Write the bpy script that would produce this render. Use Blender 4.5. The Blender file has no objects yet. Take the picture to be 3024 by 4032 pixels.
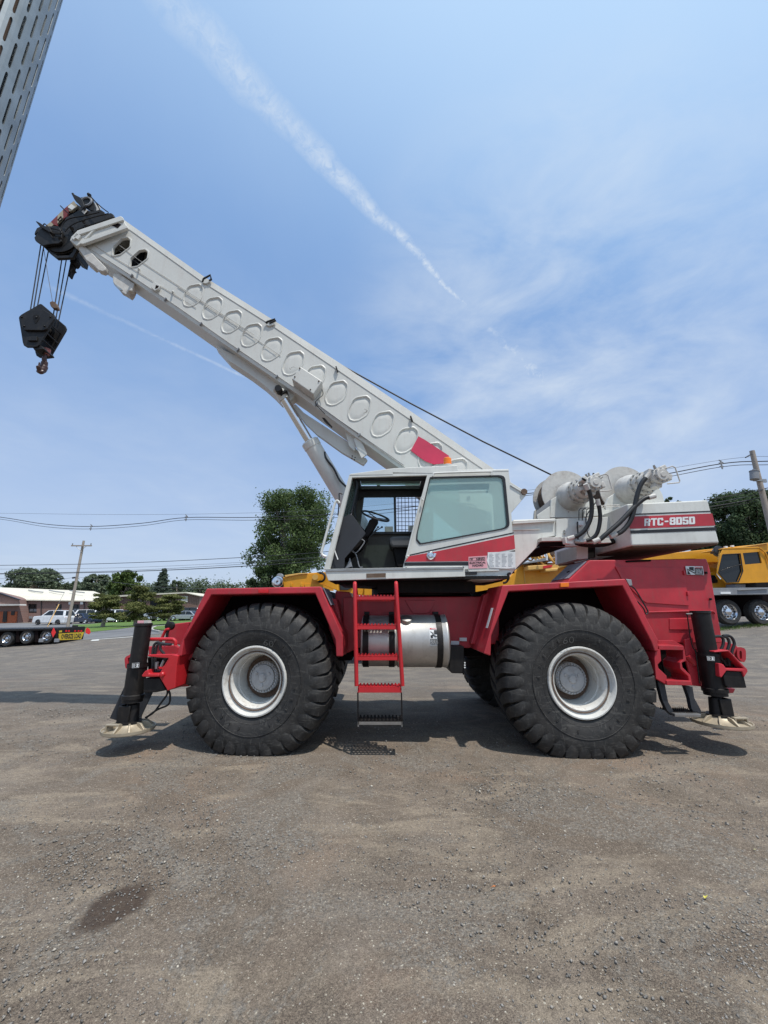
import bpy, math, random
import numpy as np
from mathutils import Vector, Matrix
from mathutils.geometry import tessellate_polygon

random.seed(7)
rng = np.random.default_rng(7)
C = bpy.context.scene.collection
PI = math.pi

# ------------------------------------------------------------------ camera
H_CAM, F_PX = 1.65, 1535.0
PITCH = math.atan(.2481)
cp, sp = math.cos(PITCH), math.sin(PITCH)
cam = bpy.data.cameras.new('camera')
cam.sensor_fit = 'VERTICAL'; cam.sensor_height = 24; cam.lens = F_PX / 4032 * 24
cam.clip_start = .05; cam.clip_end = 3000
camo = bpy.data.objects.new('camera', cam); C.objects.link(camo)
camo.location = (0, 0, H_CAM); camo.rotation_euler = (PI/2 + PITCH, 0, 0)
bpy.context.scene.camera = camo

# ------------------------------------------------------------------ light
SUN = Vector((.25, -.31, 1)).normalized()
SUN_EL = math.asin(SUN.z); SUN_AZ = math.atan2(SUN.x, SUN.y)
sl = bpy.data.lights.new('sun', 'SUN'); sl.energy = 4.1; sl.angle = math.radians(.6); sl.color = (1, .955, .89)
so = bpy.data.objects.new('sun', sl); C.objects.link(so)
so.rotation_euler = SUN.to_track_quat('Z', 'Y').to_euler()
vs = bpy.context.scene.view_settings
vs.view_transform = 'Standard'; vs.look = 'None'; vs.exposure = 0.0; vs.gamma = 1; vs.use_curve_mapping = False

# pixel (full photograph) or crop pixel -> world point on the plane y = Y
CR = {'C1': (0, 700, .60277), 'C2': (700, 1000, .72333), 'C3': (1200, 1780, .5425), 'C4': (1900, 1750, .67752),
      'C5': (380, 2250, .61483), 'C6': (1300, 2250, .51236), 'C7': (1850, 2200, .70766), 'C8': (0, 2000, .5425),
      'D1': (0, 0, .38864), 'D2': (0, 720, .30139), 'D3': (0, 1080, .24111), 'D6': (2080, 1830, .47016),
      'D7': (2600, 1750, .33893), 'D8': (380, 2400, .31344), 'E1': (1060, 2200, .30139), 'E2': (1980, 2100, .217),
      'E3': (2650, 2400, .24867), 'E7': (880, 1850, .31344), 'E8': (1900, 1850, .217), 'F': (0, 0, 1.82278), 'N': (0, 0, 1)}
def ray(cr, x, y):
    k = CR[cr]
    a = (k[0] + x*k[2] - 1512) / F_PX; b = -(k[1] + y*k[2] - 2016) / F_PX
    return Vector((a, cp - sp*b, sp + cp*b))
def P(cr, x, y, Y):
    d = ray(cr, x, y)
    return Vector((0, 0, H_CAM)) + d * (Y / d.y)
def PP(cr, pts, Y):
    return [P(cr, x, y, Y) for x, y in pts]

# ------------------------------------------------------------------ node helpers
def newmat(name):
    m = bpy.data.materials.new(name); m.use_nodes = True
    nt = m.node_tree; bs = nt.nodes['Principled BSDF']
    return m, nt, bs
def N(nt, typ, **kw):
    n = nt.nodes.new(typ)
    for k, v in kw.items(): setattr(n, k, v)
    return n
def L(nt, a, b): nt.links.new(a, b)
def noise(nt, vec, scale, detail=4, rough=.55, dist=0):
    n = N(nt, 'ShaderNodeTexNoise'); n.inputs['Scale'].default_value = scale
    n.inputs['Detail'].default_value = detail; n.inputs['Roughness'].default_value = rough
    n.inputs['Distortion'].default_value = dist
    if vec is not None: L(nt, vec, n.inputs['Vector'])
    return n.outputs['Fac']
def ramp(nt, fac, a, b, ca=(0, 0, 0, 1), cb=(1, 1, 1, 1)):
    r = N(nt, 'ShaderNodeValToRGB'); r.color_ramp.elements[0].position = a; r.color_ramp.elements[1].position = b
    r.color_ramp.elements[0].color = ca; r.color_ramp.elements[1].color = cb
    L(nt, fac, r.inputs['Fac']); return r.outputs['Color']
def mixc(nt, fac, a, b, mode='MIX'):
    m = N(nt, 'ShaderNodeMix', data_type='RGBA', blend_type=mode)
    for s, v in (('Factor', fac), ('A', a), ('B', b)):
        i = [q for q in m.inputs if q.name == s and (q.type == ('VALUE' if s == 'Factor' else 'RGBA'))][0]
        if hasattr(v, 'links'): L(nt, v, i)
        else: i.default_value = v if s == 'Factor' else (*v, 1) if len(v) == 3 else v
    return [o for o in m.outputs if o.type == 'RGBA'][0]
def math_(nt, op, a, b=0.0, clamp=False):
    m = N(nt, 'ShaderNodeMath', operation=op, use_clamp=clamp)
    for i, v in enumerate((a, b)):
        if hasattr(v, 'links'): L(nt, v, m.inputs[i])
        else: m.inputs[i].default_value = v
    return m.outputs[0]
def bump(nt, bs, h, dist, strength=1):
    b = N(nt, 'ShaderNodeBump'); b.inputs['Distance'].default_value = dist; b.inputs['Strength'].default_value = strength
    L(nt, h, b.inputs['Height']); L(nt, b.outputs[0], bs.inputs['Normal'])

def paint(name, col, rough=.4, metal=0, dirt=.25, dcol=(.16, .12, .09), scale=3, var=.12, bmp=.0, streak=True, coat=0, spec=.5):
    m, nt, bs = newmat(name); bs.inputs['Specular IOR Level'].default_value = spec
    tc = N(nt, 'ShaderNodeTexCoord').outputs['Object']
    n1 = noise(nt, tc, scale, 6, .6)
    c1 = mixc(nt, ramp(nt, n1, .3, .7), tuple(c*(1-var) for c in col), tuple(min(1, c*(1+var)) for c in col))
    mp = N(nt, 'ShaderNodeMapping'); mp.inputs['Scale'].default_value = (9, 9, .8) if streak else (4, 4, 4)
    L(nt, tc, mp.inputs['Vector'])
    n2 = noise(nt, mp.outputs[0], 1.6, 8, .65)
    n3 = noise(nt, tc, 26, 5, .7)
    dm = math_(nt, 'MULTIPLY', ramp(nt, n2, .48, .78), ramp(nt, n3, .35, .65))
    dm = math_(nt, 'MULTIPLY', dm, dirt)
    L(nt, mixc(nt, dm, c1, dcol), bs.inputs['Base Color'])
    rr = N(nt, 'ShaderNodeMapRange'); L(nt, n3, rr.inputs[0]); rr.inputs[3].default_value = max(.02, rough-.1); rr.inputs[4].default_value = min(1, rough+.14)
    L(nt, rr.outputs[0], bs.inputs['Roughness'])
    bs.inputs['Metallic'].default_value = metal
    bs.inputs['Coat Weight'].default_value = coat
    if bmp: bump(nt, bs, noise(nt, tc, 60, 4), bmp)
    return m
WHITE = paint('white_paint', (.63, .63, .585), .42, dirt=.35, dcol=(.24, .19, .14), scale=2)
BOOMW = paint('boom_paint', (.565, .56, .52), .45, dirt=.3, dcol=(.34, .22, .17), scale=1.5, var=.06)
CREAM = paint('cast_paint', (.52, .50, .46), .55, dirt=.8, dcol=(.16, .08, .045), scale=14, streak=False)
RED = paint('red_paint', (.44, .024, .036), .44, dirt=.6, dcol=(.20, .085, .07), scale=1.8, var=.26, coat=.1)
REDB = paint('bright_red_paint', (.50, .018, .024), .35, dirt=.3, dcol=(.18, .05, .04), coat=.15)
DECAL = paint('pink_decal', (.52, .02, .07), .5, dirt=.1)
BLACK = paint('black_steel', (.012, .011, .011), .48, spec=.28, dirt=.6, dcol=(.06, .05, .04), scale=8, var=.3)
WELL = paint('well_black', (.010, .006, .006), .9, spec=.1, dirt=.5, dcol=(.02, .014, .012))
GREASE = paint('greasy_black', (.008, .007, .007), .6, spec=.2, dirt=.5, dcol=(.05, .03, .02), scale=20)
HOSE = paint('hose_rubber', (.013, .013, .014), .45, dirt=.3, dcol=(.06, .06, .055), scale=30, streak=False)
BLACKP = paint('black_stripe', (.012, .012, .014), .4, dirt=.1)
ALU = paint('tank_aluminium', (.56, .545, .51), .48, metal=.75, dirt=.6, dcol=(.22, .18, .13), scale=4, var=.1)
STEEL = paint('zinc_steel', (.40, .39, .37), .4, metal=.9, dirt=.6, dcol=(.12, .08, .05), scale=9, streak=False)
CHROME = paint('chrome', (.72, .73, .75), .12, metal=1, dirt=.05, var=.02)
PAD = paint('cast_float', (.40, .34, .25), .5, metal=.35, dirt=.75, dcol=(.15, .10, .06), scale=10, streak=False)
HUBW = paint('hub_paint', (.42, .42, .42), .5, dirt=.7, dcol=(.14, .09, .06), scale=9, streak=False)
RIMW = paint('rim_paint', (.60, .59, .55), .6, spec=.3, dirt=.8, dcol=(.20, .13, .085), scale=6, streak=False)
RUST = paint('rusty_dirt', (.12, .075, .05), .85, dirt=.6, dcol=(.30, .26, .22), scale=14, streak=False)
YEL = paint('yellow_paint', (.68, .30, .012), .42, dirt=.35, dcol=(.25, .13, .03), scale=1.5)
YELP = paint('pale_yellow_paint', (.66, .38, .10), .5, dirt=.5, dcol=(.25, .15, .06), scale=3)
ORANGE = paint('amber_lens', (.85, .20, .008), .25, dirt=.15)
REDLENS = paint('red_lens', (.55, .01, .015), .2, dirt=.1)
PAPER = paint('paper_white', (.72, .73, .72), .6, dirt=.15)
PINKP = paint('pink_label', (.72, .36, .39), .6, dirt=.2)
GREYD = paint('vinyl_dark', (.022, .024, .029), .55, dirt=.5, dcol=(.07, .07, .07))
SEAT = paint('seat_vinyl', (.085, .085, .085), .55, dirt=.3)
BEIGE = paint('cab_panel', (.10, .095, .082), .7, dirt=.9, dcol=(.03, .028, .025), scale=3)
CONC = paint('kerb_concrete', (.42, .40, .36), .85, dirt=.4)
WOOD = paint('weathered_wood', (.33, .285, .24), .85, dirt=.6, dcol=(.12, .09, .07), scale=4)
GUARDM = paint('guard_aluminium', (.27, .30, .31), .45, metal=.55, dirt=.65, dcol=(.17, .16, .13), scale=12, var=.2)
HORN = paint('deck_grey', (.23, .24, .255), .5, dirt=.4)
ROOFW = paint('roof_cream', (.66, .61, .49), .6, dirt=.1)
DGLASS = paint('dark_glass', (.012, .015, .018), .08, dirt=.05, var=.05)
BROWNM = paint('brown_cladding', (.20, .125, .10), .6, dirt=.3)
STUDM = paint('sticker_grey', (.20, .20, .235), .7, dirt=.9, dcol=(.09, .05, .05), scale=7, streak=False)
WIREM = paint('wire_black', (.02, .02, .022), .6, dirt=.1)
WIREG = paint('wire_grey', (.10, .105, .115), .6, dirt=.1)
CARW = paint('car_white', (.70, .71, .72), .25, dirt=.08, coat=.5)
CARB = paint('car_blue', (.012, .022, .055), .2, dirt=.05, coat=.6)
CARS = paint('car_silver', (.42, .44, .46), .25, metal=.5, dirt=.05, coat=.4)
CARK = paint('car_black', (.015, .015, .017), .2, dirt=.05, coat=.6)
FLAG = paint('flag_red', (.75, .03, .03), .8, dirt=.05)
BANNER = paint('banner_yellow', (.66, .45, .03), .6, dirt=.2)

def brickmat():
    m, nt, bs = newmat('brick_wall')
    tc = N(nt, 'ShaderNodeTexCoord').outputs['Object']
    mp = N(nt, 'ShaderNodeMapping'); mp.inputs['Rotation'].default_value = (PI/2, 0, 0); L(nt, tc, mp.inputs[0])
    b = N(nt, 'ShaderNodeTexBrick'); L(nt, mp.outputs[0], b.inputs['Vector']); b.inputs['Scale'].default_value = 4
    b.inputs['Color1'].default_value = (.20, .105, .085, 1); b.inputs['Color2'].default_value = (.25, .145, .12, 1)
    b.inputs['Mortar'].default_value = (.27, .20, .18, 1)
    n = noise(nt, tc, .5, 6)
    L(nt, mixc(nt, math_(nt, 'MULTIPLY', ramp(nt, n, .4, .7), .45), b.outputs['Color'], (.17, .12, .11)), bs.inputs['Base Color'])
    bs.inputs['Roughness'].default_value = .85
    return m
BRICK = brickmat()
BRICKR = paint('orange_brick', (.38, .10, .04), .85, dirt=.4)

def rubber():
    m, nt, bs = newmat('tyre_rubber')
    tc = N(nt, 'ShaderNodeTexCoord').outputs['Object']
    n1 = noise(nt, tc, 3.5, 7, .65); n2 = noise(nt, tc, 24, 6, .7)
    c = mixc(nt, ramp(nt, n1, .35, .75), (.011, .011, .011), (.042, .038, .034))
    # fine scuffs: stretched noise thresholded into short scratches
    mp = N(nt, 'ShaderNodeMapping'); mp.inputs['Scale'].default_value = (7, 7, 40); mp.inputs['Rotation'].default_value = (0, .7, 0); L(nt, tc, mp.inputs[0])
    mp2 = N(nt, 'ShaderNodeMapping'); mp2.inputs['Scale'].default_value = (45, 9, 9); mp2.inputs['Rotation'].default_value = (0, .35, 0); L(nt, tc, mp2.inputs[0])
    s1 = ramp(nt, noise(nt, mp.outputs[0], 1.3, 3, .5, .6), .60, .66); s2 = ramp(nt, noise(nt, mp2.outputs[0], 1.2, 3, .5, .6), .61, .67)
    s = math_(nt, 'MULTIPLY', math_(nt, 'MAXIMUM', s1, s2), .38)
    c = mixc(nt, s, c, (.095, .09, .08))
    c = mixc(nt, math_(nt, 'MULTIPLY', ramp(nt, n2, .55, .8), .5), c, (.10, .09, .075))
    L(nt, c, bs.inputs['Base Color']); bs.inputs['Roughness'].default_value = .68
    bump(nt, bs, n2, .004)
    return m
RUB = rubber()

def glassmat(name, col, alpha, gloss=.1):
    m = bpy.data.materials.new(name); m.use_nodes = True; nt = m.node_tree; nt.nodes.clear()
    out = N(nt, 'ShaderNodeOutputMaterial'); tr = N(nt, 'ShaderNodeBsdfTransparent'); tr.inputs[0].default_value = (*col, 1)
    gl = N(nt, 'ShaderNodeBsdfGlossy'); gl.inputs['Roughness'].default_value = .03
    df = N(nt, 'ShaderNodeBsdfDiffuse'); df.inputs[0].default_value = (col[0]*.95, min(1, col[1]*1.07), col[2]*1.05, 1)  # pale diffuse share stands in for sky reflected in the pane
    fr = N(nt, 'ShaderNodeFresnel'); fr.inputs[0].default_value = 1.5
    m1 = N(nt, 'ShaderNodeMixShader'); m1.inputs[0].default_value = alpha; L(nt, tr.outputs[0], m1.inputs[1]); L(nt, df.outputs[0], m1.inputs[2])
    m2 = N(nt, 'ShaderNodeMixShader'); L(nt, fr.outputs[0], m2.inputs[0]); L(nt, m1.outputs[0], m2.inputs[1]); L(nt, gl.outputs[0], m2.inputs[2])
    L(nt, m2.outputs[0], out.inputs[0]); return m
GLASS = glassmat('tinted_glass', (.78, .93, .89), .36)
GLASS2 = glassmat('double_tinted_glass', (.50, .72, .68), .42)
CLEAR = glassmat('clear_glass', (.82, .89, .90), .05)

def leafmat(name, a, b, trans=.3):
    m, nt, bs = newmat(name)
    g = N(nt, 'ShaderNodeNewGeometry'); tc = N(nt, 'ShaderNodeTexCoord').outputs['Object']
    c = mixc(nt, g.outputs['Random Per Island'], a, b)
    n = noise(nt, tc, .5, 4)
    c = mixc(nt, ramp(nt, n, .35, .7), c, tuple(x*.62 for x in a), 'MIX')
    L(nt, c, bs.inputs['Base Color']); bs.inputs['Roughness'].default_value = .6
    tl = N(nt, 'ShaderNodeBsdfTranslucent'); L(nt, c, tl.inputs[0])
    mx = N(nt, 'ShaderNodeMixShader'); mx.inputs[0].default_value = trans
    bs.inputs['Specular IOR Level'].default_value = .25; L(nt, bs.outputs[0], mx.inputs[1]); L(nt, tl.outputs[0], mx.inputs[2])
    L(nt, mx.outputs[0], nt.nodes['Material Output'].inputs[0]); return m
LEAF = leafmat('leaf_green', (.085, .135, .048), (.20, .275, .10), .42)
LEAF2 = leafmat('leaf_midgreen', (.075, .12, .03), (.18, .25, .07))
LEAFH = leafmat('leaf_far_haze', (.13, .17, .105), (.22, .27, .16), .4)  # aerial haze put into the colour: paler, greyer leaves for distant trees
LEAFD = leafmat('leaf_dark', (.060, .098, .045), (.14, .195, .085), .4)
NEEDLE = leafmat('pine_needles', (.125, .15, .05), (.28, .28, .10), .35)
SPRUCE = leafmat('spruce_needles', (.055, .08, .06), (.11, .14, .095), .2)

# ------------------------------------------------------------------ world sky: Nishita, thin cirrus, contrails
def world():
    w = bpy.data.worlds.new('World'); bpy.context.scene.world = w; w.use_nodes = True
    nt = w.node_tree; bg = nt.nodes['Background']
    sk = N(nt, 'ShaderNodeTexSky'); sk.sky_type = 'NISHITA'; sk.sun_disc = False
    sk.sun_elevation = SUN_EL; sk.sun_rotation = SUN_AZ; sk.altitude = 0; sk.air_density = 1.0; sk.dust_density = 1.2; sk.ozone_density = 1.6
    tc = N(nt, 'ShaderNodeTexCoord').outputs['Generated']
    sx = N(nt, 'ShaderNodeSeparateXYZ'); L(nt, tc, sx.inputs[0])
    zc = math_(nt, 'MAXIMUM', sx.outputs['Z'], .04)
    # planar cloud-layer coordinates
    px = math_(nt, 'DIVIDE', sx.outputs['X'], math_(nt, 'ADD', zc, .12)); py = math_(nt, 'DIVIDE', sx.outputs['Y'], math_(nt, 'ADD', zc, .12))
    cb = N(nt, 'ShaderNodeCombineXYZ'); L(nt, px, cb.inputs[0]); L(nt, py, cb.inputs[1])
    mp = N(nt, 'ShaderNodeMapping'); mp.inputs['Scale'].default_value = (1.0, .55, 1); mp.inputs['Rotation'].default_value = (0, 0, .5); L(nt, cb.outputs[0], mp.inputs[0])
    n1 = noise(nt, mp.outputs[0], .55, 7, .55, .5); n2 = noise(nt, cb.outputs[0], 2.2, 6, .6, .3)
    veil = math_(nt, 'MULTIPLY', ramp(nt, n1, .42, .75), ramp(nt, n2, .2, .8))
    def band(d1, d2, width, nscale, amp, a0, a1, b0, b1, vis, dens):
        """a great-circle streak through d1 and d2, seen between angles"""
        d1 = d1.normalized(); d2 = d2.normalized(); n = d1.cross(d2).normalized()
        t = (d2 - d1*d1.dot(d2)).normalized(); total = math.acos(max(-1, min(1, d1.dot(d2))))
        def dot(v):
            q = N(nt, 'ShaderNodeVectorMath', operation='DOT_PRODUCT'); L(nt, tc, q.inputs[0]); q.inputs[1].default_value = v; return q.outputs['Value']
        u = math_(nt, 'DIVIDE', math_(nt, 'ARCTAN2', dot(t), dot(d1)), total)
        wob = math_(nt, 'MULTIPLY', math_(nt, 'SUBTRACT', noise(nt, tc, nscale, 3, .5), .5), amp)
        dist = math_(nt, 'ABSOLUTE', math_(nt, 'ADD', dot(n), wob))
        wr = N(nt, 'ShaderNodeMapRange'); L(nt, u, wr.inputs[0]); wr.inputs[3].default_value = width[0]; wr.inputs[4].default_value = width[1]
        core = math_(nt, 'POWER', math_(nt, 'SUBTRACT', 1.0, math_(nt, 'DIVIDE', dist, wr.outputs[0]), True), .8)
        fin = N(nt, 'ShaderNodeMapRange', interpolation_type='SMOOTHSTEP'); L(nt, u, fin.inputs[0]); fin.inputs[1].default_value = a0; fin.inputs[2].default_value = a1
        fout = N(nt, 'ShaderNodeMapRange', interpolation_type='SMOOTHSTEP'); L(nt, u, fout.inputs[0]); fout.inputs[1].default_value = b0; fout.inputs[2].default_value = b1; fout.inputs[3].default_value = 1; fout.inputs[4].default_value = 0
        tex = ramp(nt, noise(nt, tc, dens, 7, .75, .6), .36, .60)
        tf = math_(nt, 'ADD', math_(nt, 'MULTIPLY', tex, .75), .25)
        m = math_(nt, 'MULTIPLY', math_(nt, 'MULTIPLY', fin.outputs[0], fout.outputs[0]), math_(nt, 'MULTIPLY', core, tf))
        gr_ = N(nt, 'ShaderNodeMapRange'); L(nt, u, gr_.inputs[0]); gr_.inputs[3].default_value = .5; gr_.inputs[4].default_value = 1.1
        return math_(nt, 'MULTIPLY', m, math_(nt, 'MULTIPLY', gr_.outputs[0], vis))
    t1 = band(ray('F', 365, 0), ray('F', 1015, 668), (.034, .0075), 10, .034, -.3, .15, .92, 1.06, .72, 52)
    t2 = band(ray('F', 1015, 668), ray('F', 1165, 815), (.016, .034), 14, .03, -.15, .1, .8, 2.0, .62, 38)
    t3 = band(ray('F', 120, 625), ray('F', 550, 825), (.008, .005), 9, .004, -.3, .1, .9, 1.05, .42, 20)
    # cirrus patch on the right of the trail
    cd = ray('F', 1200, 790).normalized()
    q = N(nt, 'ShaderNodeVectorMath', operation='DOT_PRODUCT'); L(nt, tc, q.inputs[0]); q.inputs[1].default_value = cd
    near = N(nt, 'ShaderNodeMapRange', interpolation_type='SMOOTHSTEP'); L(nt, q.outputs['Value'], near.inputs[0]); near.inputs[1].default_value = .84; near.inputs[2].default_value = 1.0
    mpc = N(nt, 'ShaderNodeMapping'); mpc.inputs['Scale'].default_value = (3.2, 5, 8); mpc.inputs['Rotation'].default_value = (0, -.5, .2); L(nt, tc, mpc.inputs[0])
    cir = math_(nt, 'MULTIPLY', near.outputs[0], ramp(nt, noise(nt, mpc.outputs[0], 1.2, 8, .6, .3), .34, .78))
    cl = math_(nt, 'ADD', math_(nt, 'MULTIPLY', veil, .38), math_(nt, 'MULTIPLY', cir, .62), True)
    cl = math_(nt, 'MAXIMUM', cl, math_(nt, 'MAXIMUM', t1, math_(nt, 'MAXIMUM', t2, t3)))
    # thin high haze, paler towards the sun's side of the sky and towards the horizon
    q2 = N(nt, 'ShaderNodeVectorMath', operation='DOT_PRODUCT'); L(nt, tc, q2.inputs[0]); q2.inputs[1].default_value = SUN
    g = N(nt, 'ShaderNodeMapRange', interpolation_type='SMOOTHSTEP'); L(nt, q2.outputs['Value'], g.inputs[0]); g.inputs[1].default_value = .35; g.inputs[2].default_value = 1.0
    hz = N(nt, 'ShaderNodeMapRange', interpolation_type='SMOOTHSTEP'); L(nt, sx.outputs['Z'], hz.inputs[0]); hz.inputs[1].default_value = -.02; hz.inputs[2].default_value = .62; hz.inputs[3].default_value = 1; hz.inputs[4].default_value = 0
    sky = mixc(nt, .42, sk.outputs[0], (2.6, 4.9, 9.2))
    sky = mixc(nt, math_(nt, 'MULTIPLY', g.outputs[0], .90), sky, (5.0, 6.9, 8.9))
    sky = mixc(nt, math_(nt, 'MULTIPLY', hz.outputs[0], .62), sky, (4.6, 5.15, 6.3))
    col = mixc(nt, cl, sky, (6.2, 6.8, 7.4))
    L(nt, col, bg.inputs['Color']); bg.inputs['Strength'].default_value = .125
SKY_HAZE = .45
world()

# ------------------------------------------------------------------ mesh builder
WORG = {}
class MB:
    def __init__(s): s.v = []; s.f = []; s.m = []; s.sm = []
    def add(s, vs_, fs, mi=0, smooth=False):
        o = len(s.v); s.v += [tuple(v) for v in vs_]
        s.f += [tuple(i+o for i in f) for f in fs]; s.m += [mi]*len(fs); s.sm += [smooth]*len(fs); return s
    def prism(s, pts, vec, mi=0):
        vec = Vector(vec); n = len(pts); a = [Vector(p) for p in pts]; b = [p+vec for p in a]
        return s.add(a+b, [tuple(range(n))[::-1], tuple(range(n, 2*n))] + [(i, (i+1) % n, n+(i+1) % n, n+i) for i in range(n)], mi)
    def holes(s, outer, holes_, vec, mi=0, back=True):
        loops = [[Vector(p) for p in outer]] + [[Vector(p) for p in h] for h in holes_]
        flat = [p for l in loops for p in l]; n = len(flat); vec = Vector(vec)
        tris = [tuple(t) for t in tessellate_polygon(loops)]
        fs = tris + ([tuple(i+n for i in t[::-1]) for t in tris] if back else [])
        o = 0
        for l in loops:
            k = len(l); fs += [(o+i, o+(i+1) % k, n+o+(i+1) % k, n+o+i) for i in range(k)]; o += k
        return s.add(flat + [p+vec for p in flat], fs, mi)
    def box(s, c, sz, mi=0, rot=None):
        vs_ = [Vector((x*sz[0]/2, y*sz[1]/2, z*sz[2]/2)) for x in (-1, 1) for y in (-1, 1) for z in (-1, 1)]
        if rot is not None: vs_ = [rot @ v for v in vs_]
        c = Vector(c)
        return s.add([v+c for v in vs_], [(0, 1, 3, 2), (4, 6, 7, 5), (0, 4, 5, 1), (2, 3, 7, 6), (0, 2, 6, 4), (1, 5, 7, 3)], mi)
    def lathe(s, org, axis, prof, n=32, mi=0, smooth=True, ref=None):
        """prof: (distance along axis, radius) list"""
        org = Vector(org); ax = Vector(axis).normalized()
        r = Vector(ref) if ref else (Vector((0, 0, 1)) if abs(ax.z) < .9 else Vector((1, 0, 0)))
        u = (r - ax*r.dot(ax)).normalized(); w = ax.cross(u)
        vs_ = []; fs = []
        for (t, rad) in prof:
            for k in range(n):
                a = 2*PI*k/n; vs_.append(org + ax*t + (u*math.cos(a) + w*math.sin(a))*rad)
        for j in range(len(prof)-1):
            for k in range(n):
                fs.append((j*n+k, j*n+(k+1) % n, (j+1)*n+(k+1) % n, (j+1)*n+k))
        s.add(vs_, fs, mi, smooth)
        return s
    def cyl(s, a, b, r, r2=None, n=16, mi=0, smooth=True):
        a = Vector(a); b = Vector(b); h = (b-a).length; r2 = r if r2 is None else r2
        s.lathe(a, b-a, [(0, .0001), (0, r)], n, mi, False); s.lathe(a, b-a, [(0, r), (h, r2)], n, mi, smooth)
        s.lathe(a, b-a, [(h, r2), (h, .0001)], n, mi, False); return s
    def tube(s, pts, r, n=8, mi=0, close=False, sub=0):
        pts = [Vector(p) for p in pts]
        if sub: pts = smooth_path(pts, sub)
        k = len(pts); vs_ = []; fs = []
        t0 = None; u = None
        for i, p in enumerate(pts):
            if close: t = (pts[(i+1) % k] - pts[i-1]).normalized()
            else: t = (pts[min(i+1, k-1)] - pts[max(i-1, 0)]).normalized()
            if u is None:
                r0 = Vector((0, 0, 1)) if abs(t.z) < .9 else Vector((1, 0, 0)); u = (r0 - t*r0.dot(t)).normalized()
            else: u = (u - t*u.dot(t)).normalized()
            w = t.cross(u); rr = r[i] if hasattr(r, '__len__') and not sub else (r[min(len(r)-1, int(i*len(r)/k))] if hasattr(r, '__len__') else r)
            vs_ += [p + (u*math.cos(2*PI*j/n) + w*math.sin(2*PI*j/n))*rr for j in range(n)]
        for i in range(k if close else k-1):
            i2 = (i+1) % k
            fs += [(i*n+j, i*n+(j+1) % n, i2*n+(j+1) % n, i2*n+j) for j in range(n)]
        if not close: fs += [tuple(range(n))[::-1], tuple(range((k-1)*n, k*n))]
        return s.add(vs_, fs, mi, True)
    def build(s, name, mats, parent=None, bev=0, local=False, seg=2):
        me = bpy.data.meshes.new(name)
        off = Vector((0, 0, 0)) if (local or parent is None) else WORG.get(parent.name, Vector((0, 0, 0)))
        me.from_pydata([tuple(Vector(v) - off) for v in s.v], [], s.f)
        for m in (mats if isinstance(mats, (list, tuple)) else [mats]): me.materials.append(m)
        me.polygons.foreach_set('material_index', s.m); me.polygons.foreach_set('use_smooth', s.sm)
        me.update()
        if any(s.sm): me.set_sharp_from_angle(angle=.62)
        o = bpy.data.objects.new(name, me); C.objects.link(o)
        if parent is not None:
            o.parent = parent
            if not local: WORG[o.name] = off
        if bev:
            b = o.modifiers.new('bevel', 'BEVEL'); b.width = bev; b.segments = seg; b.limit_method = 'ANGLE'; b.angle_limit = .7; b.use_clamp_overlap = True
        return o
def smooth_path(pts, sub):
    out = []; n = len(pts)
    for i in range(n-1):
        p0 = pts[max(i-1, 0)]; p1 = pts[i]; p2 = pts[i+1]; p3 = pts[min(i+2, n-1)]
        for j in range(sub):
            t = j/sub
            out.append(.5*((2*p1) + (p2-p0)*t + (2*p0-5*p1+4*p2-p3)*t*t + (3*p1-p0-3*p2+p3)*t*t*t))
    out.append(pts[-1]); return out
def round_poly(pts, k=3, f=.28):
    """round the corners of a 3D polygon"""
    out = []; n = len(pts)
    for i in range(n):
        a, b, c = Vector(pts[i-1]), Vector(pts[i]), Vector(pts[(i+1) % n])
        s_ = b + (a-b)*f; e = b + (c-b)*f
        for j in range(k+1):
            t = j/k; out.append(s_*(1-t)**2 + b*2*t*(1-t) + e*t*t)
    return out
def scale_poly(pts, f):
    c = sum((Vector(p) for p in pts), Vector())/len(pts); return [c + (Vector(p)-c)*f for p in pts]
def tag(o, label=None, cat=None, group=None, kind=None):
    for k, v in (('label', label), ('category', cat), ('group', group), ('kind', kind)):
        if v: o[k] = v
    return o
def empty(name, loc, rz=0):
    o = bpy.data.objects.new(name, None); C.objects.link(o); o.location = loc; o.rotation_euler = (0, 0, rz)
    o.empty_display_size = .3; WORG[o.name] = Vector(loc); return o
def grp(name, parent):
    """an Empty part that holds sub-parts"""
    o = bpy.data.objects.new(name, None); C.objects.link(o); o.parent = parent
    WORG[o.name] = WORG.get(parent.name, Vector((0, 0, 0))); return o
def pr(name, cr, pts, Y0, Y1, mat, parent, bev=.006, label=None):
    """plate traced in the plane Y0 and extruded to Y1"""
    o = MB().prism(PP(cr, pts, Y0), (0, Y1-Y0, 0)).build(name, mat, parent, bev)
    if label: o['label'] = label
    return o
def quadmap(me_verts, bb, q):
    """map flat (u,v) coordinates in bbox bb onto quad q = (bl, br, tr, tl)"""
    x0, y0, x1, y1 = bb; out = []
    for (x, y, z) in me_verts:
        u = (x-x0)/(x1-x0); v = (y-y0)/(y1-y0)
        p = (q[0]*(1-u) + q[1]*u)*(1-v) + (q[3]*(1-u) + q[2]*u)*v
        out.append(p + Vector((0, -z, 0)))
    return out
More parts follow.
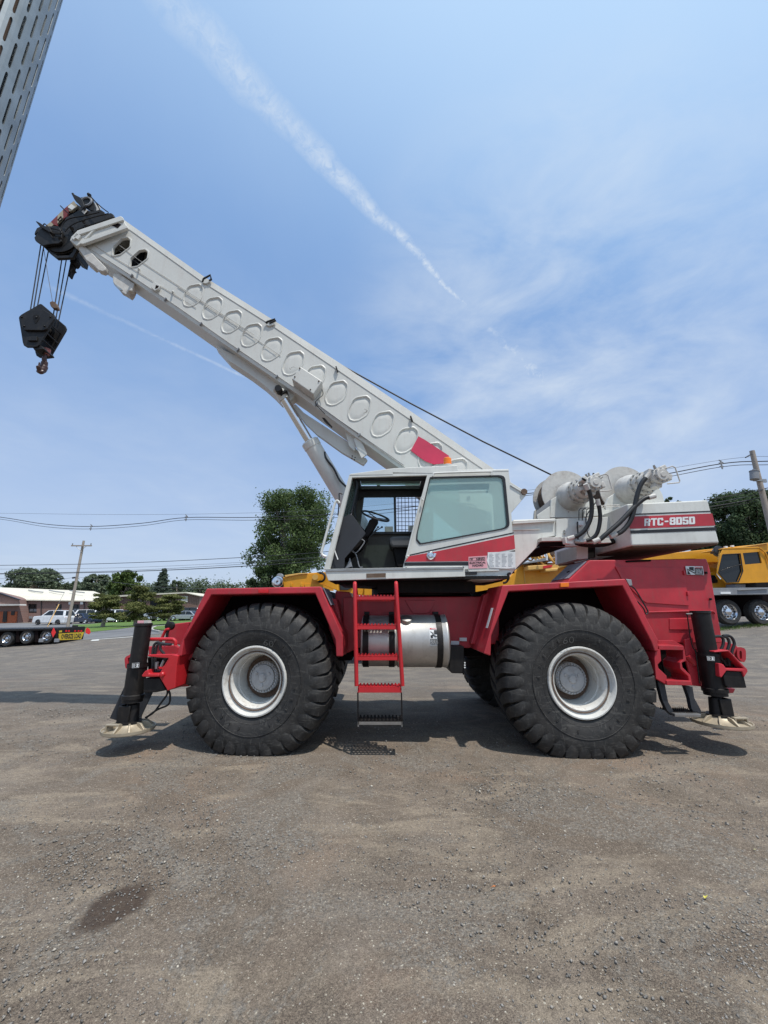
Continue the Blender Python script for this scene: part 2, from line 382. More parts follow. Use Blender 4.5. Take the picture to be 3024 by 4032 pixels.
def text(s, q, mat, parent, name='lettering', bold=.02, thick=.0015):
    cu = bpy.data.curves.new('t', 'FONT'); cu.body = s; cu.offset = bold; cu.resolution_u = 2; cu.align_x = 'LEFT'
    o = bpy.data.objects.new('t', cu); C.objects.link(o); bpy.context.view_layer.update()
    me = bpy.data.meshes.new_from_object(o.evaluated_get(bpy.context.evaluated_depsgraph_get()))
    vs_ = [tuple(v.co) for v in me.vertices]; fs = [tuple(p.vertices) for p in me.polygons]
    bpy.data.objects.remove(o); bpy.data.curves.remove(cu); bpy.data.meshes.remove(me)
    xs = [v[0] for v in vs_]; ys = [v[1] for v in vs_]
    mb = MB(); mb.add(quadmap([(x, y, thick) for x, y, z in vs_], (min(xs), min(ys), max(xs), max(ys)), q), fs)
    return mb.build(name, mat, parent)

# ------------------------------------------------------------------ terrain
def sstep(a, b, x):
    t = min(1, max(0, (x-a)/(b-a))); return t*t*(3-2*t)
def GH(x, y):
    u = x/max(y, 9.)
    t = sstep(9, 20, y)
    h = 0
    if u < -.45: h = max(-1.3, (u+.45)*1.75)
    elif u > .35: h = min(1.6, (u-.35)*1.95)
    return h*t
def G(cr, x, y, lift=0):
    d = ray(cr, x, y); t = 1.0
    lo, hi = .5, 400.
    f = lambda t: H_CAM + d.z*t - GH(d.x*t, d.y*t) - lift
    tt = .5
    while tt < 600 and f(tt) > 0: lo = tt; tt *= 1.03
    hi = tt
    for _ in range(30):
        m = (lo+hi)/2
        if f(m) > 0: lo = m
        else: hi = m
    return Vector((d.x*hi, d.y*hi, GH(d.x*hi, d.y*hi) + lift))

def groundmat():
    m, nt, bs = newmat('gravel_dirt')
    tc = N(nt, 'ShaderNodeTexCoord').outputs['Object']
    def vor(scale, feat='F1', out='Color', rand=1):
        v = N(nt, 'ShaderNodeTexVoronoi', feature=feat); v.inputs['Scale'].default_value = scale; v.inputs['Randomness'].default_value = rand
        L(nt, tc, v.inputs['Vector']); return v.outputs[out]
    def sep(c):
        s = N(nt, 'ShaderNodeSeparateColor'); L(nt, c, s.inputs[0]); return s.outputs
    big = noise(nt, tc, .45, 7, .62, .9); med = noise(nt, tc, 1.7, 8, .7, .8); fine = noise(nt, tc, 40, 8, .8)
    mpx = N(nt, 'ShaderNodeMapping'); mpx.inputs['Scale'].default_value = (.55, 1.6, 1); mpx.inputs['Rotation'].default_value = (0, 0, .35); L(nt, tc, mpx.inputs[0])
    streak = noise(nt, mpx.outputs[0], 1.25, 9, .68, 1.5)
    base = mixc(nt, ramp(nt, med, .40, .58), (.060, .047, .038), (.185, .150, .122))
    base = mixc(nt, math_(nt, 'MULTIPLY', ramp(nt, streak, .50, .60), .8), base, (.37, .305, .225))
    base = mixc(nt, math_(nt, 'MULTIPLY', ramp(nt, big, .50, .60), .6), base, (.20, .185, .168))
    redd = noise(nt, tc, .62, 6, .62, .4)
    base = mixc(nt, math_(nt, 'MULTIPLY', ramp(nt, redd, .53, .64), .7), base, (.26, .165, .11))
    dk = noise(nt, tc, .9, 7, .66, 1.0)
    base = mixc(nt, math_(nt, 'MULTIPLY', ramp(nt, dk, .50, .60), .7), base, (.070, .049, .038))
    g1 = sep(vor(58)); g2 = sep(vor(150)); g3 = sep(vor(330))
    gc = mixc(nt, g1[0], (.09, .09, .085), (.33, .32, .29))
    gm = noise(nt, tc, .85, 8, .7, 1.6)
    gmask = math_(nt, 'MULTIPLY', ramp(nt, gm, .51, .57), ramp(nt, g1[1], .15, .35))
    base = mixc(nt, math_(nt, 'MULTIPLY', gmask, .8), base, gc)
    sp2 = mixc(nt, g2[0], (.030, .024, .019), (.43, .355, .27))
    base = mixc(nt, math_(nt, 'MULTIPLY', ramp(nt, g2[1], .35, .75), .6), base, sp2)
    sp3 = mixc(nt, g3[0], (.02, .016, .012), (.42, .335, .25))
    base = mixc(nt, .40, base, sp3)
    base = mixc(nt, math_(nt, 'MULTIPLY', ramp(nt, g2[2], .988, .992), .8), base, (.55, .50, .40))
    base = mixc(nt, math_(nt, 'MULTIPLY', ramp(nt, fine, .44, .60), .36), base, (.07, .056, .046))
    # dark damp stain, left foreground
    c0 = G('F', 252, 1955); c1 = G('F', 180, 2010); c2 = G('F', 330, 1895)
    ax = (c2-c1); Ls = ax.length/2; an = math.atan2(ax.y, ax.x)
    ms = N(nt, 'ShaderNodeMapping', vector_type='TEXTURE'); ms.inputs['Location'].default_value = (c0.x, c0.y, 0); ms.inputs['Rotation'].default_value = (0, 0, an); ms.inputs['Scale'].default_value = (Ls*1.1, Ls*.72, 1)
    L(nt, tc, ms.inputs[0])
    ln = N(nt, 'ShaderNodeVectorMath', operation='LENGTH'); L(nt, ms.outputs[0], ln.inputs[0])
    st = math_(nt, 'ADD', ln.outputs['Value'], math_(nt, 'MULTIPLY', math_(nt, 'SUBTRACT', noise(nt, tc, 5, 5, .6), .5), .9))
    stm = ramp(nt, st, .72, 1.12, (1, 1, 1, 1), (0, 0, 0, 1))
    base = mixc(nt, math_(nt, 'MULTIPLY', stm, .76), base, (.042, .026, .019))
    # farther off the lot is worn grey stone dust
    sx = N(nt, 'ShaderNodeSeparateXYZ'); L(nt, tc, sx.inputs[0])
    fr = N(nt, 'ShaderNodeMapRange', interpolation_type='SMOOTHSTEP'); L(nt, sx.outputs['Y'], fr.inputs[0]); fr.inputs[1].default_value = 5.2; fr.inputs[2].default_value = 11
    base = mixc(nt, math_(nt, 'MULTIPLY', fr.outputs[0], .6), base, mixc(nt, ramp(nt, streak, .4, .62), (.115, .113, .112), (.205, .185, .158)))
    L(nt, base, bs.inputs['Base Color']); bs.inputs['Roughness'].default_value = .93; bs.inputs['Specular IOR Level'].default_value = .2
    d1 = vor(58, 'F1', 'Distance'); d2 = vor(150, 'F1', 'Distance')
    hh = math_(nt, 'ADD', math_(nt, 'MULTIPLY', math_(nt, 'MULTIPLY', math_(nt, 'SUBTRACT', 1, d1), gmask), .012), math_(nt, 'MULTIPLY', d2, -.004))
    hh = math_(nt, 'ADD', hh, math_(nt, 'MULTIPLY', fine, .008)); hh = math_(nt, 'ADD', hh, math_(nt, 'MULTIPLY', med, .03))
    bump(nt, bs, hh, 1.0, .9)
    return m
GRAVEL = groundmat()
def asphaltmat(name, a, b):
    m, nt, bs = newmat(name); tc = N(nt, 'ShaderNodeTexCoord').outputs['Object']
    c = mixc(nt, ramp(nt, noise(nt, tc, .3, 6), .35, .65), a, b)
    c = mixc(nt, .25, c, mixc(nt, noise(nt, tc, 40, 4), (.04, .04, .04), (.3, .3, .3)))
    L(nt, c, bs.inputs['Base Color']); bs.inputs['Roughness'].default_value = .85; return m
ASPH = asphaltmat('asphalt', (.12, .12, .125), (.175, .172, .17))
def grassmat():
    m, nt, bs = newmat('lawn_grass'); tc = N(nt, 'ShaderNodeTexCoord').outputs['Object']
    c = mixc(nt, ramp(nt, noise(nt, tc, .25, 6, .6), .35, .65), (.075, .15, .02), (.16, .24, .04))
    c = mixc(nt, ramp(nt, noise(nt, tc, 9, 6, .7), .3, .8), c, (.06, .11, .02))
    L(nt, c, bs.inputs['Base Color']); bs.inputs['Roughness'].default_value = .9; bump(nt, bs, noise(nt, tc, 15, 5), .06); return m
LAWN = grassmat()

def grid_ground():
    xs = sorted(set([round(v, 3) for v in list(np.linspace(-8, 8, 65)) + list(np.linspace(-60, -8, 53)) + list(np.linspace(8, 60, 53)) + [-900, -500, -300, -200, -140, -100, -80, 80, 100, 140, 200, 300, 500, 900]]))
    ys = sorted(set([round(v, 3) for v in [-600, -200, -60, -20, -8, -4] + list(np.linspace(-2, 12, 57)) + list(np.linspace(12, 60, 65)) + list(np.linspace(60, 140, 33)) + [180, 260, 400, 700, 1200]]))
    vs_ = []; fs = []
    for y in ys:
        for x in xs:
            z = GH(x, y)
            if abs(x) < 9 and 0 < y < 10: z += .010*math.sin(x*1.7+y*2.3)*math.sin(y*1.9-x*.8)*(0 if y > 8 else 1)
            vs_.append((x, y, z))
    nx = len(xs)
    for j in range(len(ys)-1):
        for i in range(nx-1): fs.append((j*nx+i, j*nx+i+1, (j+1)*nx+i+1, (j+1)*nx+i))
    mb = MB(); mb.add(vs_, fs, 0, True); o = mb.build('ground', GRAVEL)
    tag(o, kind='structure', label='brown and grey gravel lot')
grid_ground()
def drape(name, cr, upper, lower, mat, lift, n=24, m=8, label=None, kind='structure'):
    """sheet on the ground between two photo polylines"""
    def samp(pl, t):
        xs = [p[0] for p in pl]; X = xs[0] + (xs[-1]-xs[0])*t
        return X, float(np.interp(X, xs, [p[1] for p in pl]))
    vs_ = []; fs = []
    for i in range(n+1):
        a = samp(upper, i/n); b = samp(lower, i/n)
        A = G(cr, *a); B = G(cr, *b)
        for j in range(m+1):
            p = A.lerp(B, j/m); vs_.append((p.x, p.y, GH(p.x, p.y)+lift))
    for i in range(n):
        for j in range(m):
            k = i*(m+1)+j; fs.append((k, k+1, k+m+2, k+m+1))
    mb = MB(); mb.add(vs_, fs, 0, True); o = mb.build(name, mat); tag(o, label, kind=kind); return o
# gravel stones scattered over the near lot
def stones():
    n = 130000
    u = rng.random(n); y = 1.55*np.exp(u*1.55); x = (rng.random(n)-.5)*2.3*y*1.02
    gx, gy = x*.8, y*.8
    patch = np.sin(gx*1.7+1.3*np.sin(gy*1.1))*np.sin(gy*1.9+1.1*np.sin(gx*.9+.5)) + .5*np.sin(gx*4.1+gy*2.2)*np.sin(gy*3.7-gx*1.2)
    keep = rng.random(n) < np.clip(.16 + .55*np.clip(patch-.1, 0, 1), 0, 1)
    x, y = x[keep], y[keep]; n = len(x)
    r = (.0018 + .0062*rng.random(n)**6 + .0026*rng.random(n))*(.8+.12*y)
    base = np.array([(1, 0, 0), (0, 1, 0), (-1, 0, 0), (0, -1, 0), (0, 0, .75), (0, 0, -.5)], float)
    V = np.repeat(base[None], n, 0) * (1+.5*(rng.random((n, 6, 1))-.5)) + .28*(rng.random((n, 6, 3))-.5)
    a = rng.random(n)*2*PI; ca, sa = np.cos(a)[:, None], np.sin(a)[:, None]
    X = V[..., 0]*1.25; Y = V[..., 1]*.85; Vx = X*ca-Y*sa; Vy = X*sa+Y*ca
    W = np.stack([Vx*r[:, None]+x[:, None], Vy*r[:, None]+y[:, None], V[..., 2]*r[:, None]+.35*r[:, None]], -1)
    T = np.array([(0, 1, 4), (1, 2, 4), (2, 3, 4), (3, 0, 4), (1, 0, 5), (2, 1, 5), (3, 2, 5), (0, 3, 5)])
    Fs = (T[None] + (np.arange(n)*6)[:, None, None]).reshape(-1, 3)
    mesh_np('gravel', W.reshape(-1, 3), Fs, STONE, 'loose grey stones and chips lying on the near lot', 'stuff')
def mesh_np(name, V, Fs, mat, label=None, kind=None, parent=None, local=False):
    me = bpy.data.meshes.new(name); V = np.asarray(V, np.float32)
    if parent is not None and not local: V = V - np.array(WORG.get(parent.name, Vector((0, 0, 0)))[:], np.float32)
    k = Fs.shape[1]
    me.vertices.add(len(V)); me.vertices.foreach_set('co', V.ravel())
    me.loops.add(Fs.size); me.loops.foreach_set('vertex_index', Fs.astype(np.int32).ravel())
    me.polygons.add(len(Fs)); me.polygons.foreach_set('loop_start', (np.arange(len(Fs))*k).astype(np.int32))
    me.materials.append(mat); me.update(calc_edges=True)
    o = bpy.data.objects.new(name, me); C.objects.link(o)
    if parent is not None: o.parent = parent
    tag(o, label, kind=kind); return o
def stonemat():
    m, nt, bs = newmat('stone_chips'); g = N(nt, 'ShaderNodeNewGeometry')
    r = N(nt, 'ShaderNodeValToRGB'); L(nt, g.outputs['Random Per Island'], r.inputs[0])
    e = r.color_ramp.elements; e[0].color = (.12, .108, .095, 1); e[1].color = (.50, .45, .37, 1); e[1].position = 1
    for p, c in ((.35, (.19, .175, .155, 1)), (.8, (.28, .26, .235, 1)), (.96, (.30, .27, .23, 1))):
        q = e.new(p); q.color = c
    L(nt, r.outputs[0], bs.inputs['Base Color']); bs.inputs['Roughness'].default_value = .85; return m
STONE = stonemat()
stones()

# ------------------------------------------------------------------ road, lawn, lot
drape('road', 'C8', [(-300, 835), (60, 836), (500, 842), (640, 838), (1000, 800), (1420, 770), (1800, 760)],
      [(-300, 985), (0, 985), (600, 962), (1000, 925), (1300, 905), (1600, 900), (1800, 900)], ASPH, .012, 40, 10, 'grey asphalt street and parking lot behind the trailer')
drape('lawn', 'C8', [(530, 848), (640, 845), (870, 822), (1100, 806), (1400, 792)], [(530, 905), (650, 903), (830, 885), (960, 866), (1400, 832)], LAWN, .03, 30, 5, 'mown green lawn strip along the street')
drape('lawn', 'C8', [(1098, 876), (1130, 866), (1300, 848), (1500, 838)], [(1098, 884), (1160, 897), (1300, 893), (1500, 880)], LAWN, .14, 16, 5, 'small green grass island inside a pale kerb')
lk = MB(); kp = [G('C8', x, y, .07) for x, y in ((1300, 846), (1130, 864), (1098, 878), (1110, 890), (1160, 900), (1300, 896), (1500, 884))]
for a, b in zip(kp, kp[1:]):
    d = (b-a).normalized(); s_ = Vector((-d.y, d.x, 0))*.09
    lk.prism([a-s_-Vector((0, 0, .12)), a+s_-Vector((0, 0, .12)), a+s_+Vector((0, 0, .09)), a-s_+Vector((0, 0, .09))], b-a)
tag(lk.build('kerb', CONC), 'pale concrete kerb round the small grass island', kind='structure')
PWHITE = paint('road_white', (.55, .55, .52), .8, dirt=.5)
drape('road_marking', 'C8', [(700, 955), (900, 940), (1090, 925)], [(700, 958), (900, 943), (1090, 929)], PWHITE, .018, 10, 1, 'thin white edge line on the street')
drape('road_marking', 'C8', [(670, 958), (722, 954)], [(655, 969), (715, 965)], PWHITE, .02, 3, 1, 'short thick white bar painted on the street')

# ------------------------------------------------------------------ trees
def leaves(name, parent, lobes, n, size, mat, flat=1.0, up=0.3):
    """leaf-sized faces spread through overlapping lobes; lobes = (cx,cy,cz,rx,ry,rz)"""
    lb = np.array(lobes, float); vol = (lb[:, 3]*lb[:, 5]) ; pick = rng.choice(len(lb), n, p=vol/vol.sum())
    d = rng.normal(size=(n, 3)); d /= np.linalg.norm(d, axis=1)[:, None]
    rad = (.35 + .65*rng.random(n)**.45)*(1+.13*np.abs(rng.normal(size=n))**1.5*np.sign(rng.normal(size=n)))
    p = lb[pick, :3] + d*lb[pick, 3:6]*rad[:, None]
    nn = d*.7 + rng.normal(size=(n, 3))*.7 + np.array([0, 0, up]); nn /= np.linalg.norm(nn, axis=1)[:, None]
    t = np.cross(nn, rng.normal(size=(n, 3))); t /= np.linalg.norm(t, axis=1)[:, None]; b = np.cross(nn, t)
    s = size*(.6+.8*rng.random(n))[:, None]
    V = np.stack([p - t*s, p - b*s*.55*flat + nn*s*.15, p + t*s*.9, p + b*s*.6*flat - nn*s*.1], 1)
    Fs = (np.array([(0, 1, 2, 3)])[None] + (np.arange(n)*4)[:, None, None]).reshape(-1, 4)
    return mesh_np(name, V.reshape(-1, 3), Fs, mat, parent=parent)
def tree(label, cr, box, Y, n, size, mat, nl=26, base=None, group=None, trunk_r=.25, kind='broad', seed=1, cat='tree', tmat=WOOD, leg=.15):
    """crown fitted to a box of the photo at distance Y; box = (x0, y0, x1, y1); base = trunk foot in world z"""
    rs = random.Random(seed); x0, y0, x1, y1 = box
    a = P(cr, x0, (y0+y1)/2, Y); b = P(cr, x1, (y0+y1)/2, Y); t = P(cr, (x0+x1)/2, y0, Y); q = P(cr, (x0+x1)/2, y1, Y)
    cx, rx = (a.x+b.x)/2, abs(b.x-a.x)/2; cz, rz = (t.z+q.z)/2, abs(t.z-q.z)/2; ry = rx*.8
    gz = GH(cx, Y) if base is None else base
    root = empty({'broad': 'broadleaf_tree', 'spruce': 'spruce_tree', 'pine': 'pine_tree'}[kind], (cx, Y, gz)); tag(root, label, cat, group)
    lobes = []; tops = []
    if kind == 'broad':
        if nl < 40: nl = int(nl*2.2)
        for i in range(nl):
            th = rs.random()*2*PI; ph = rs.uniform(-1.0, .92); r = rs.uniform(.25, .88)**.8
            w = math.sqrt(max(0, 1-(max(0, ph)**2)*.85 - (min(0, ph)**2)*.12)); sz = rs.uniform(.13, .30)
            c = (cx + rx*r*w*math.cos(th), Y + ry*r*w*math.sin(th), cz + rz*ph*.84)
            lobes.append((*c, rx*sz, ry*sz, min(rx*sz*.85, rz*.5))); tops.append(Vector(c))
    elif kind == 'spruce':
        for i in range(nl):
            v = (i+.5)/nl; w = (1-v)**.8*rs.uniform(.55, 1.0) + .06; th = rs.random()*2*PI
            c = (cx + rx*w*.62*math.cos(th), Y + ry*w*.62*math.sin(th), cz - rz + 2*rz*v)
            lobes.append((*c, rx*(.14+.32*(1-v)), ry*(.14+.32*(1-v)), rz*.10)); tops.append(Vector(c))
    else:
        nl = int(nl*2)
        for i in range(nl):
            v = rs.random(); th = rs.random()*2*PI; w = rs.uniform(.1, .9)*(1-.5*v)
            c = (cx + rx*w*math.cos(th), Y + ry*w*math.sin(th), cz - rz*.9 + 1.75*rz*v)
            lobes.append((*c, rx*rs.uniform(.16, .34), ry*.28, rz*rs.uniform(.08, .15))); tops.append(Vector(c))
    mb = MB(); top = Vector((cx + rx*.05, Y, cz + rz*.45)); foot = Vector((cx, Y, gz-.1))
    pts = [foot, foot.lerp(top, .35) + Vector((rs.uniform(-.2, .2), 0, 0)), foot.lerp(top, .7) + Vector((rs.uniform(-.3, .3), 0, 0)), top]
    mb.tube(pts, [trunk_r*1.25, trunk_r*.9, trunk_r*.6, trunk_r*.25], 8); mb.build('trunk', tmat, root)
    lm = MB()
    for tp in tops[::2]:
        k = rs.uniform(.25, .75); s0 = foot.lerp(top, max(leg, min(.9, k)))
        lm.tube([s0, s0.lerp(tp, .5) + Vector((0, 0, rs.uniform(-.1, .3))), tp], [trunk_r*.35, trunk_r*.2, trunk_r*.06], 5)
    lm.build('limb', tmat, root)
    leaves('crown', root, lobes, n, size, mat, .7 if kind != 'broad' else 1.0)
    return root
tree('large dark oak with a broad ragged crown behind the front of the crane cab', 'E7', (300, 205, 1430, 1400), 46, 46000, .125, LEAF, 110, None, None, .42, seed=3)
tree('shorter bushy tree filling in at the foot of the large oak', 'E7', (285, 1230, 800, 1520), 44, 5000, .15, LEAFD, 14, None, None, .15, seed=4)
tree('large dark tree behind the yellow crane cab beside the right pole', 'D7', (590, 500, 1500, 1300), 40, 42000, .125, LEAFD, 100, 1.0, None, .40, seed=5)
tree('dark tree showing through under the counterweight', 'D7', (330, 1120, 720, 1420), 42, 5000, .16, LEAFD, 16, 1.0, None, .25, seed=15)
tree('small tree top peeping over the white counterweight behind the rear winch', 'C4', (1035, 292, 1165, 480), 60, 1600, .2, LEAFD, 10, 0, None, .2, seed=16)
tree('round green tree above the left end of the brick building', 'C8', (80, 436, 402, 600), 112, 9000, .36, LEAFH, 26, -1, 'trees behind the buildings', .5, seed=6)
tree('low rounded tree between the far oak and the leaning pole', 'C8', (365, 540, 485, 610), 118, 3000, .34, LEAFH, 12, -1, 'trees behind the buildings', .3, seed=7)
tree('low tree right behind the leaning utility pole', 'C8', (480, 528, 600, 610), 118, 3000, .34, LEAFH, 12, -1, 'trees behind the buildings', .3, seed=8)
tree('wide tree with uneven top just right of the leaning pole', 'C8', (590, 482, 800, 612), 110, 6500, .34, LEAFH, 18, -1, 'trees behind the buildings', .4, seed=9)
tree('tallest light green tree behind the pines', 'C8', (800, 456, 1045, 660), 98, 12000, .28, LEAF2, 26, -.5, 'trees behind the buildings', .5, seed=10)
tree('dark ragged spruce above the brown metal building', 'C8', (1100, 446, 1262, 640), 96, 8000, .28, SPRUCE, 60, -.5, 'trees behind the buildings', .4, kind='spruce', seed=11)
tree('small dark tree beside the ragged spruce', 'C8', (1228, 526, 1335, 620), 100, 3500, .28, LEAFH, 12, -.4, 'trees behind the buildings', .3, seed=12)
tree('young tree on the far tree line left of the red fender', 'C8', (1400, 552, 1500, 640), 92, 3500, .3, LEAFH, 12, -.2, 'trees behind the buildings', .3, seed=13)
tree('wide spreading pine on the lawn near the leaning pole', 'C8', (630, 612, 905, 806), 47, 13000, .12, NEEDLE, 24, None, 'pines on the lawn', .19, kind='pine', seed=21)
tree('tallest dark pine in the middle of the lawn', 'C8', (865, 556, 1150, 822), 46, 20000, .12, NEEDLE, 34, None, 'pines on the lawn', .2, kind='pine', seed=22)
tree('low spreading pine at the right end of the lawn', 'C8', (1085, 622, 1372, 800), 47, 14000, .12, NEEDLE, 26, None, 'pines on the lawn', .15, kind='pine', seed=23)
# far wood that reads as one mass
lobes = []
for i in range(130):
    u = -1.05 + i*.0085 if i < 90 else .72 + (i-90)*.01
    y = 135 + rng.random()*12; lobes.append((u*y, y, GH(u*y, y) + 4.2 + rng.random()*2.4, 3.6, 3, 4.0 + rng.random()*2.0))
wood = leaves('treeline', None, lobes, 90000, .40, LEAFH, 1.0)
tag(wood, 'distant low green woodland along the horizon', kind='stuff')

# ------------------------------------------------------------------ buildings
def wallbox(name, cr, pts, Y, depth, mat, parent, bev=0):
    return pr(name, cr, pts, Y, Y+depth, mat, parent, bev)
bb = empty('brick_building', (P('C8', 300, 830, 74).x, 74, GH(P('C8', 300, 830, 74).x, 74))); tag(bb, 'long low brick building with a cream roof and dark square windows', 'building')
Yb = 74
wins = [((202, 697), (266, 762)), ((408, 699), (448, 757)), ((522, 699), (577, 757)), ((643, 689), (728, 752))]
def rect(a, b): return [(a[0], b[1]), (b[0], b[1]), (b[0], a[1]), (a[0], a[1])]
o = MB().holes(PP('C8', [(140, 850), (760, 850), (760, 670), (140, 664)], Yb), [PP('C8', rect(*w), Yb) for w in wins], (0, .35, 0)).build('wall', BRICK, bb)
for i, w in enumerate(wins):
    q = PP('C8', rect(*w), Yb); ins = scale_poly(q, .9)
    f = MB().holes(q, [ins], (0, .08, 0)); f.v = [(x, y+.12, z) for x, y, z in f.v]; fo = f.build('window', BLACKP, bb)
    MB().prism([p+Vector((0, .17, 0)) for p in ins], (0, .03, 0)).build('pane', DGLASS, fo)
    if i < 3:
        a, b = scale_poly(q, .86)[0], scale_poly(q, .86)[1]; sl_ = MB(); hgt = (q[3].z-q[0].z)
        sl_.box(((a.x+b.x)/2, Yb+.16, a.z+hgt*.24), (b.x-a.x, .03, hgt*.28), 0); sl_.build('lower_pane', HORN, fo)
        MB().box(((a.x+b.x)/2, Yb+.13, (q[0].z+q[3].z)/2), (.07, .05, hgt*.9)).build('mullion', BLACKP, fo)
pr('wall', 'C8', [(760, 850), (830, 850), (830, 680), (760, 665)], Yb+.1, Yb+.5, BRICK, bb, 0)
pr('wall', 'C8', [(-80, 855), (130, 850), (134, 664), (60, 640), (0, 625), (-80, 605)], Yb-2, Yb+.2, BRICK, bb, 0, 'paler gabled end wall')
pr('wall', 'C8', [(-80, 838), (112, 832), (118, 752), (-80, 752)], Yb-2.3, Yb-2.05, BRICKR, bb, 0, 'orange brick entrance wall')
pr('door', 'C8', [(16, 828), (46, 828), (50, 750), (24, 750)], Yb-2.42, Yb-2.32, DGLASS, bb)
pr('window', 'C8', [(78, 778), (103, 778), (105, 750), (80, 750)], Yb-2.4, Yb-2.32, DGLASS, bb)
pr('awning', 'C8', [(-80, 712), (145, 708), (142, 698), (-80, 696)], Yb-3.2, Yb-1.9, CREAM, bb)
pr('roof_edge', 'C8', [(-80, 597), (0, 618), (135, 664), (128, 668), (0, 626), (-80, 604)], Yb-2.4, Yb-1.9, BLACKP, bb, 0)
e0, e1, r1, r0 = P('C8', 120, 664, Yb-.4), P('C8', 822, 674, Yb-.4), P('C8', 680, 604, Yb+16), P('C8', -120, 572, Yb+16)
e00 = P('C8', -80, 600, Yb-.4)
MB().prism([P('C8', 128, 664, Yb-.45), e1, P('C8', 822, 656, Yb+4), r1, r0, P('C8', -150, 600, Yb+5), P('C8', 0, 618, Yb+1)], (0, 0, -.18)).build('roof', ROOFW, bb)
for x in (245, 395, 545):
    a = P('C8', x-38, 596 + (x-245)*.01, Yb+9); b = P('C8', x+38, 612 + (x-245)*.01, Yb+5)
    MB().tube([a, b.lerp(a, .35), b + Vector((.8, 0, 0))], .11, 5).build('roof_vent', HORN, bb)
pr('sign_panel', 'C8', [(582, 700), (602, 700), (602, 680), (582, 680)], Yb-.12, Yb-.02, PAPER, bb)
pr('sign_panel', 'C8', [(497, 700), (527, 700), (527, 681), (497, 681)], Yb-.12, Yb-.02, PAPER, bb)
for x, y, s_ in ((355, 766, 10), (218, 795, 8), (246, 812, 7)): pr('meter_box', 'C8', [(x-s_, y+s_), (x+s_, y+s_), (x+s_, y-s_), (x-s_, y-s_)], Yb-.3, Yb-.02, HORN, bb)
for x in (138, 300, 612): MB().cyl(P('C8', x, 664, Yb-.12), P('C8', x, 832, Yb-.12), .06, n=6).build('downpipe', BLACKP, bb)

mbld = empty('metal_building', (P('C8', 1100, 800, 84).x, 84, -.2)); tag(mbld, 'brown metal clad building with a white roof edge behind the pines', 'building')
wl = MB().prism(PP('C8', [(868, 830), (1450, 800), (1450, 640), (1345, 618), (868, 642)], 84), (0, 12, 0)).build('wall', BROWNM, mbld)
rb = MB()
for i in range(46):
    x = 872 + i*12.4; yt = np.interp(x, [868, 1345, 1450], [644, 620, 641])
    a = P('C8', x, 826, 83.95); b = P('C8', x, yt, 83.95); rb.box((a+b)/2, (.09, .06, (b-a).length))
o = rb.build('cladding_rib', BROWNM, mbld); o['kind'] = 'stuff'
MB().prism([P('C8', 860, 634, 83.4), P('C8', 1345, 611, 83.4), P('C8', 1452, 636, 83.4), P('C8', 1452, 641, 83.4), P('C8', 1345, 618, 83.4), P('C8', 860, 645, 83.4)], (0, 13, 0)).build('roof', ROOFW, mbld)
pr('wall_panel', 'C8', [(1313, 683), (1362, 683), (1362, 640), (1313, 640)], 83.85, 83.93, CREAM, mbld)
pr('bay_door', 'C8', [(1090, 800), (1185, 795), (1185, 663), (1090, 669)], 83.8, 83.9, DGLASS, mbld)

# ------------------------------------------------------------------ utility poles and lines
def pole(label, cr, top, Y, r, name='utility_pole'):
    t = P(cr, *top, Y); root = empty(name, (t.x, Y, GH(t.x, Y))); tag(root, label, 'utility pole')
    MB().cyl((t.x, Y, GH(t.x, Y)-.3), t, r*1.25, r*.85, 12).build('mast', WOOD, root); return root, t
p1, t1 = pole('grey wooden utility pole with a crossarm standing behind the trailer', 'C8', (608, 238), 40, .125)
ca = MB(); z = t1.z-.55
ca.box((t1.x, 39.82, z), (2.1, .1, .12)); ca.build('crossarm', WOOD, p1)
for sx_ in (-.95, .95): MB().cyl((t1.x+sx_, 39.82, z+.05), (t1.x+sx_, 39.82, z+.25), .05, n=8).build('insulator', HORN, p1)
MB().tube([(t1.x-.6, 39.8, z), (t1.x, 39.82, z-.5), (t1.x+.6, 39.8, z)], .02, 5).build('brace', STEEL, p1)
MB().tube([P('C8', 545, 505, 39.7), P('C8', 525, 508, 39.5)], .09, 6).build('bracket', BLACKP, p1)
gw = MB().tube([P('C8', 470, 610, 39.4), P('C8', 340, 850, 37.2)], .015, 5).build('guy_wire', WIREG, p1)
MB().cyl(P('C8', 428, 700, 38.5), P('C8', 345, 862, 37.2), .035, n=8).build('guy_guard', YELP, p1)
p2, t2 = pole('brown wooden utility pole carrying a transformer at the right edge', 'D7', (1065, 75), 21.5, .15)
MB().cyl(P('D7', 1095, 408, 21.2), P('D7', 1090, 318, 21.2), .21, n=20).build('transformer', HORN, p2)
MB().cyl(P('D7', 1090, 318, 21.2), P('D7', 1090, 312, 21.2), .23, n=20).build('transformer_lid', HORN, p2)
for dx in (-16, 8): MB().cyl(P('D7', 1090+dx, 314, 21.2), P('D7', 1090+dx, 288, 21.2), .03, n=6).build('bushing', STEEL, p2)
MB().box(P('D7', 1135, 420, 21.4), (.5, .1, .06)).build('transformer_bracket', STEEL, p2)
MB().box(P('D7', 1205, 422, 21.6), (.25, .08, .2)).build('bolt_plate', STEEL, p2)
MB().tube([P('D7', 1058, 112, 21.4), P('D7', 990, 152, 21.2)], .035, 6).build('support_arm', BLACKP, p2)
MB().tube([P('D7', 1185, 525, 21.4), P('D7', 1130, 545, 21.2)], .04, 6).build('lower_arm', BLACKP, p2)
def wireY(x): return 37 - 15.5*x/3024
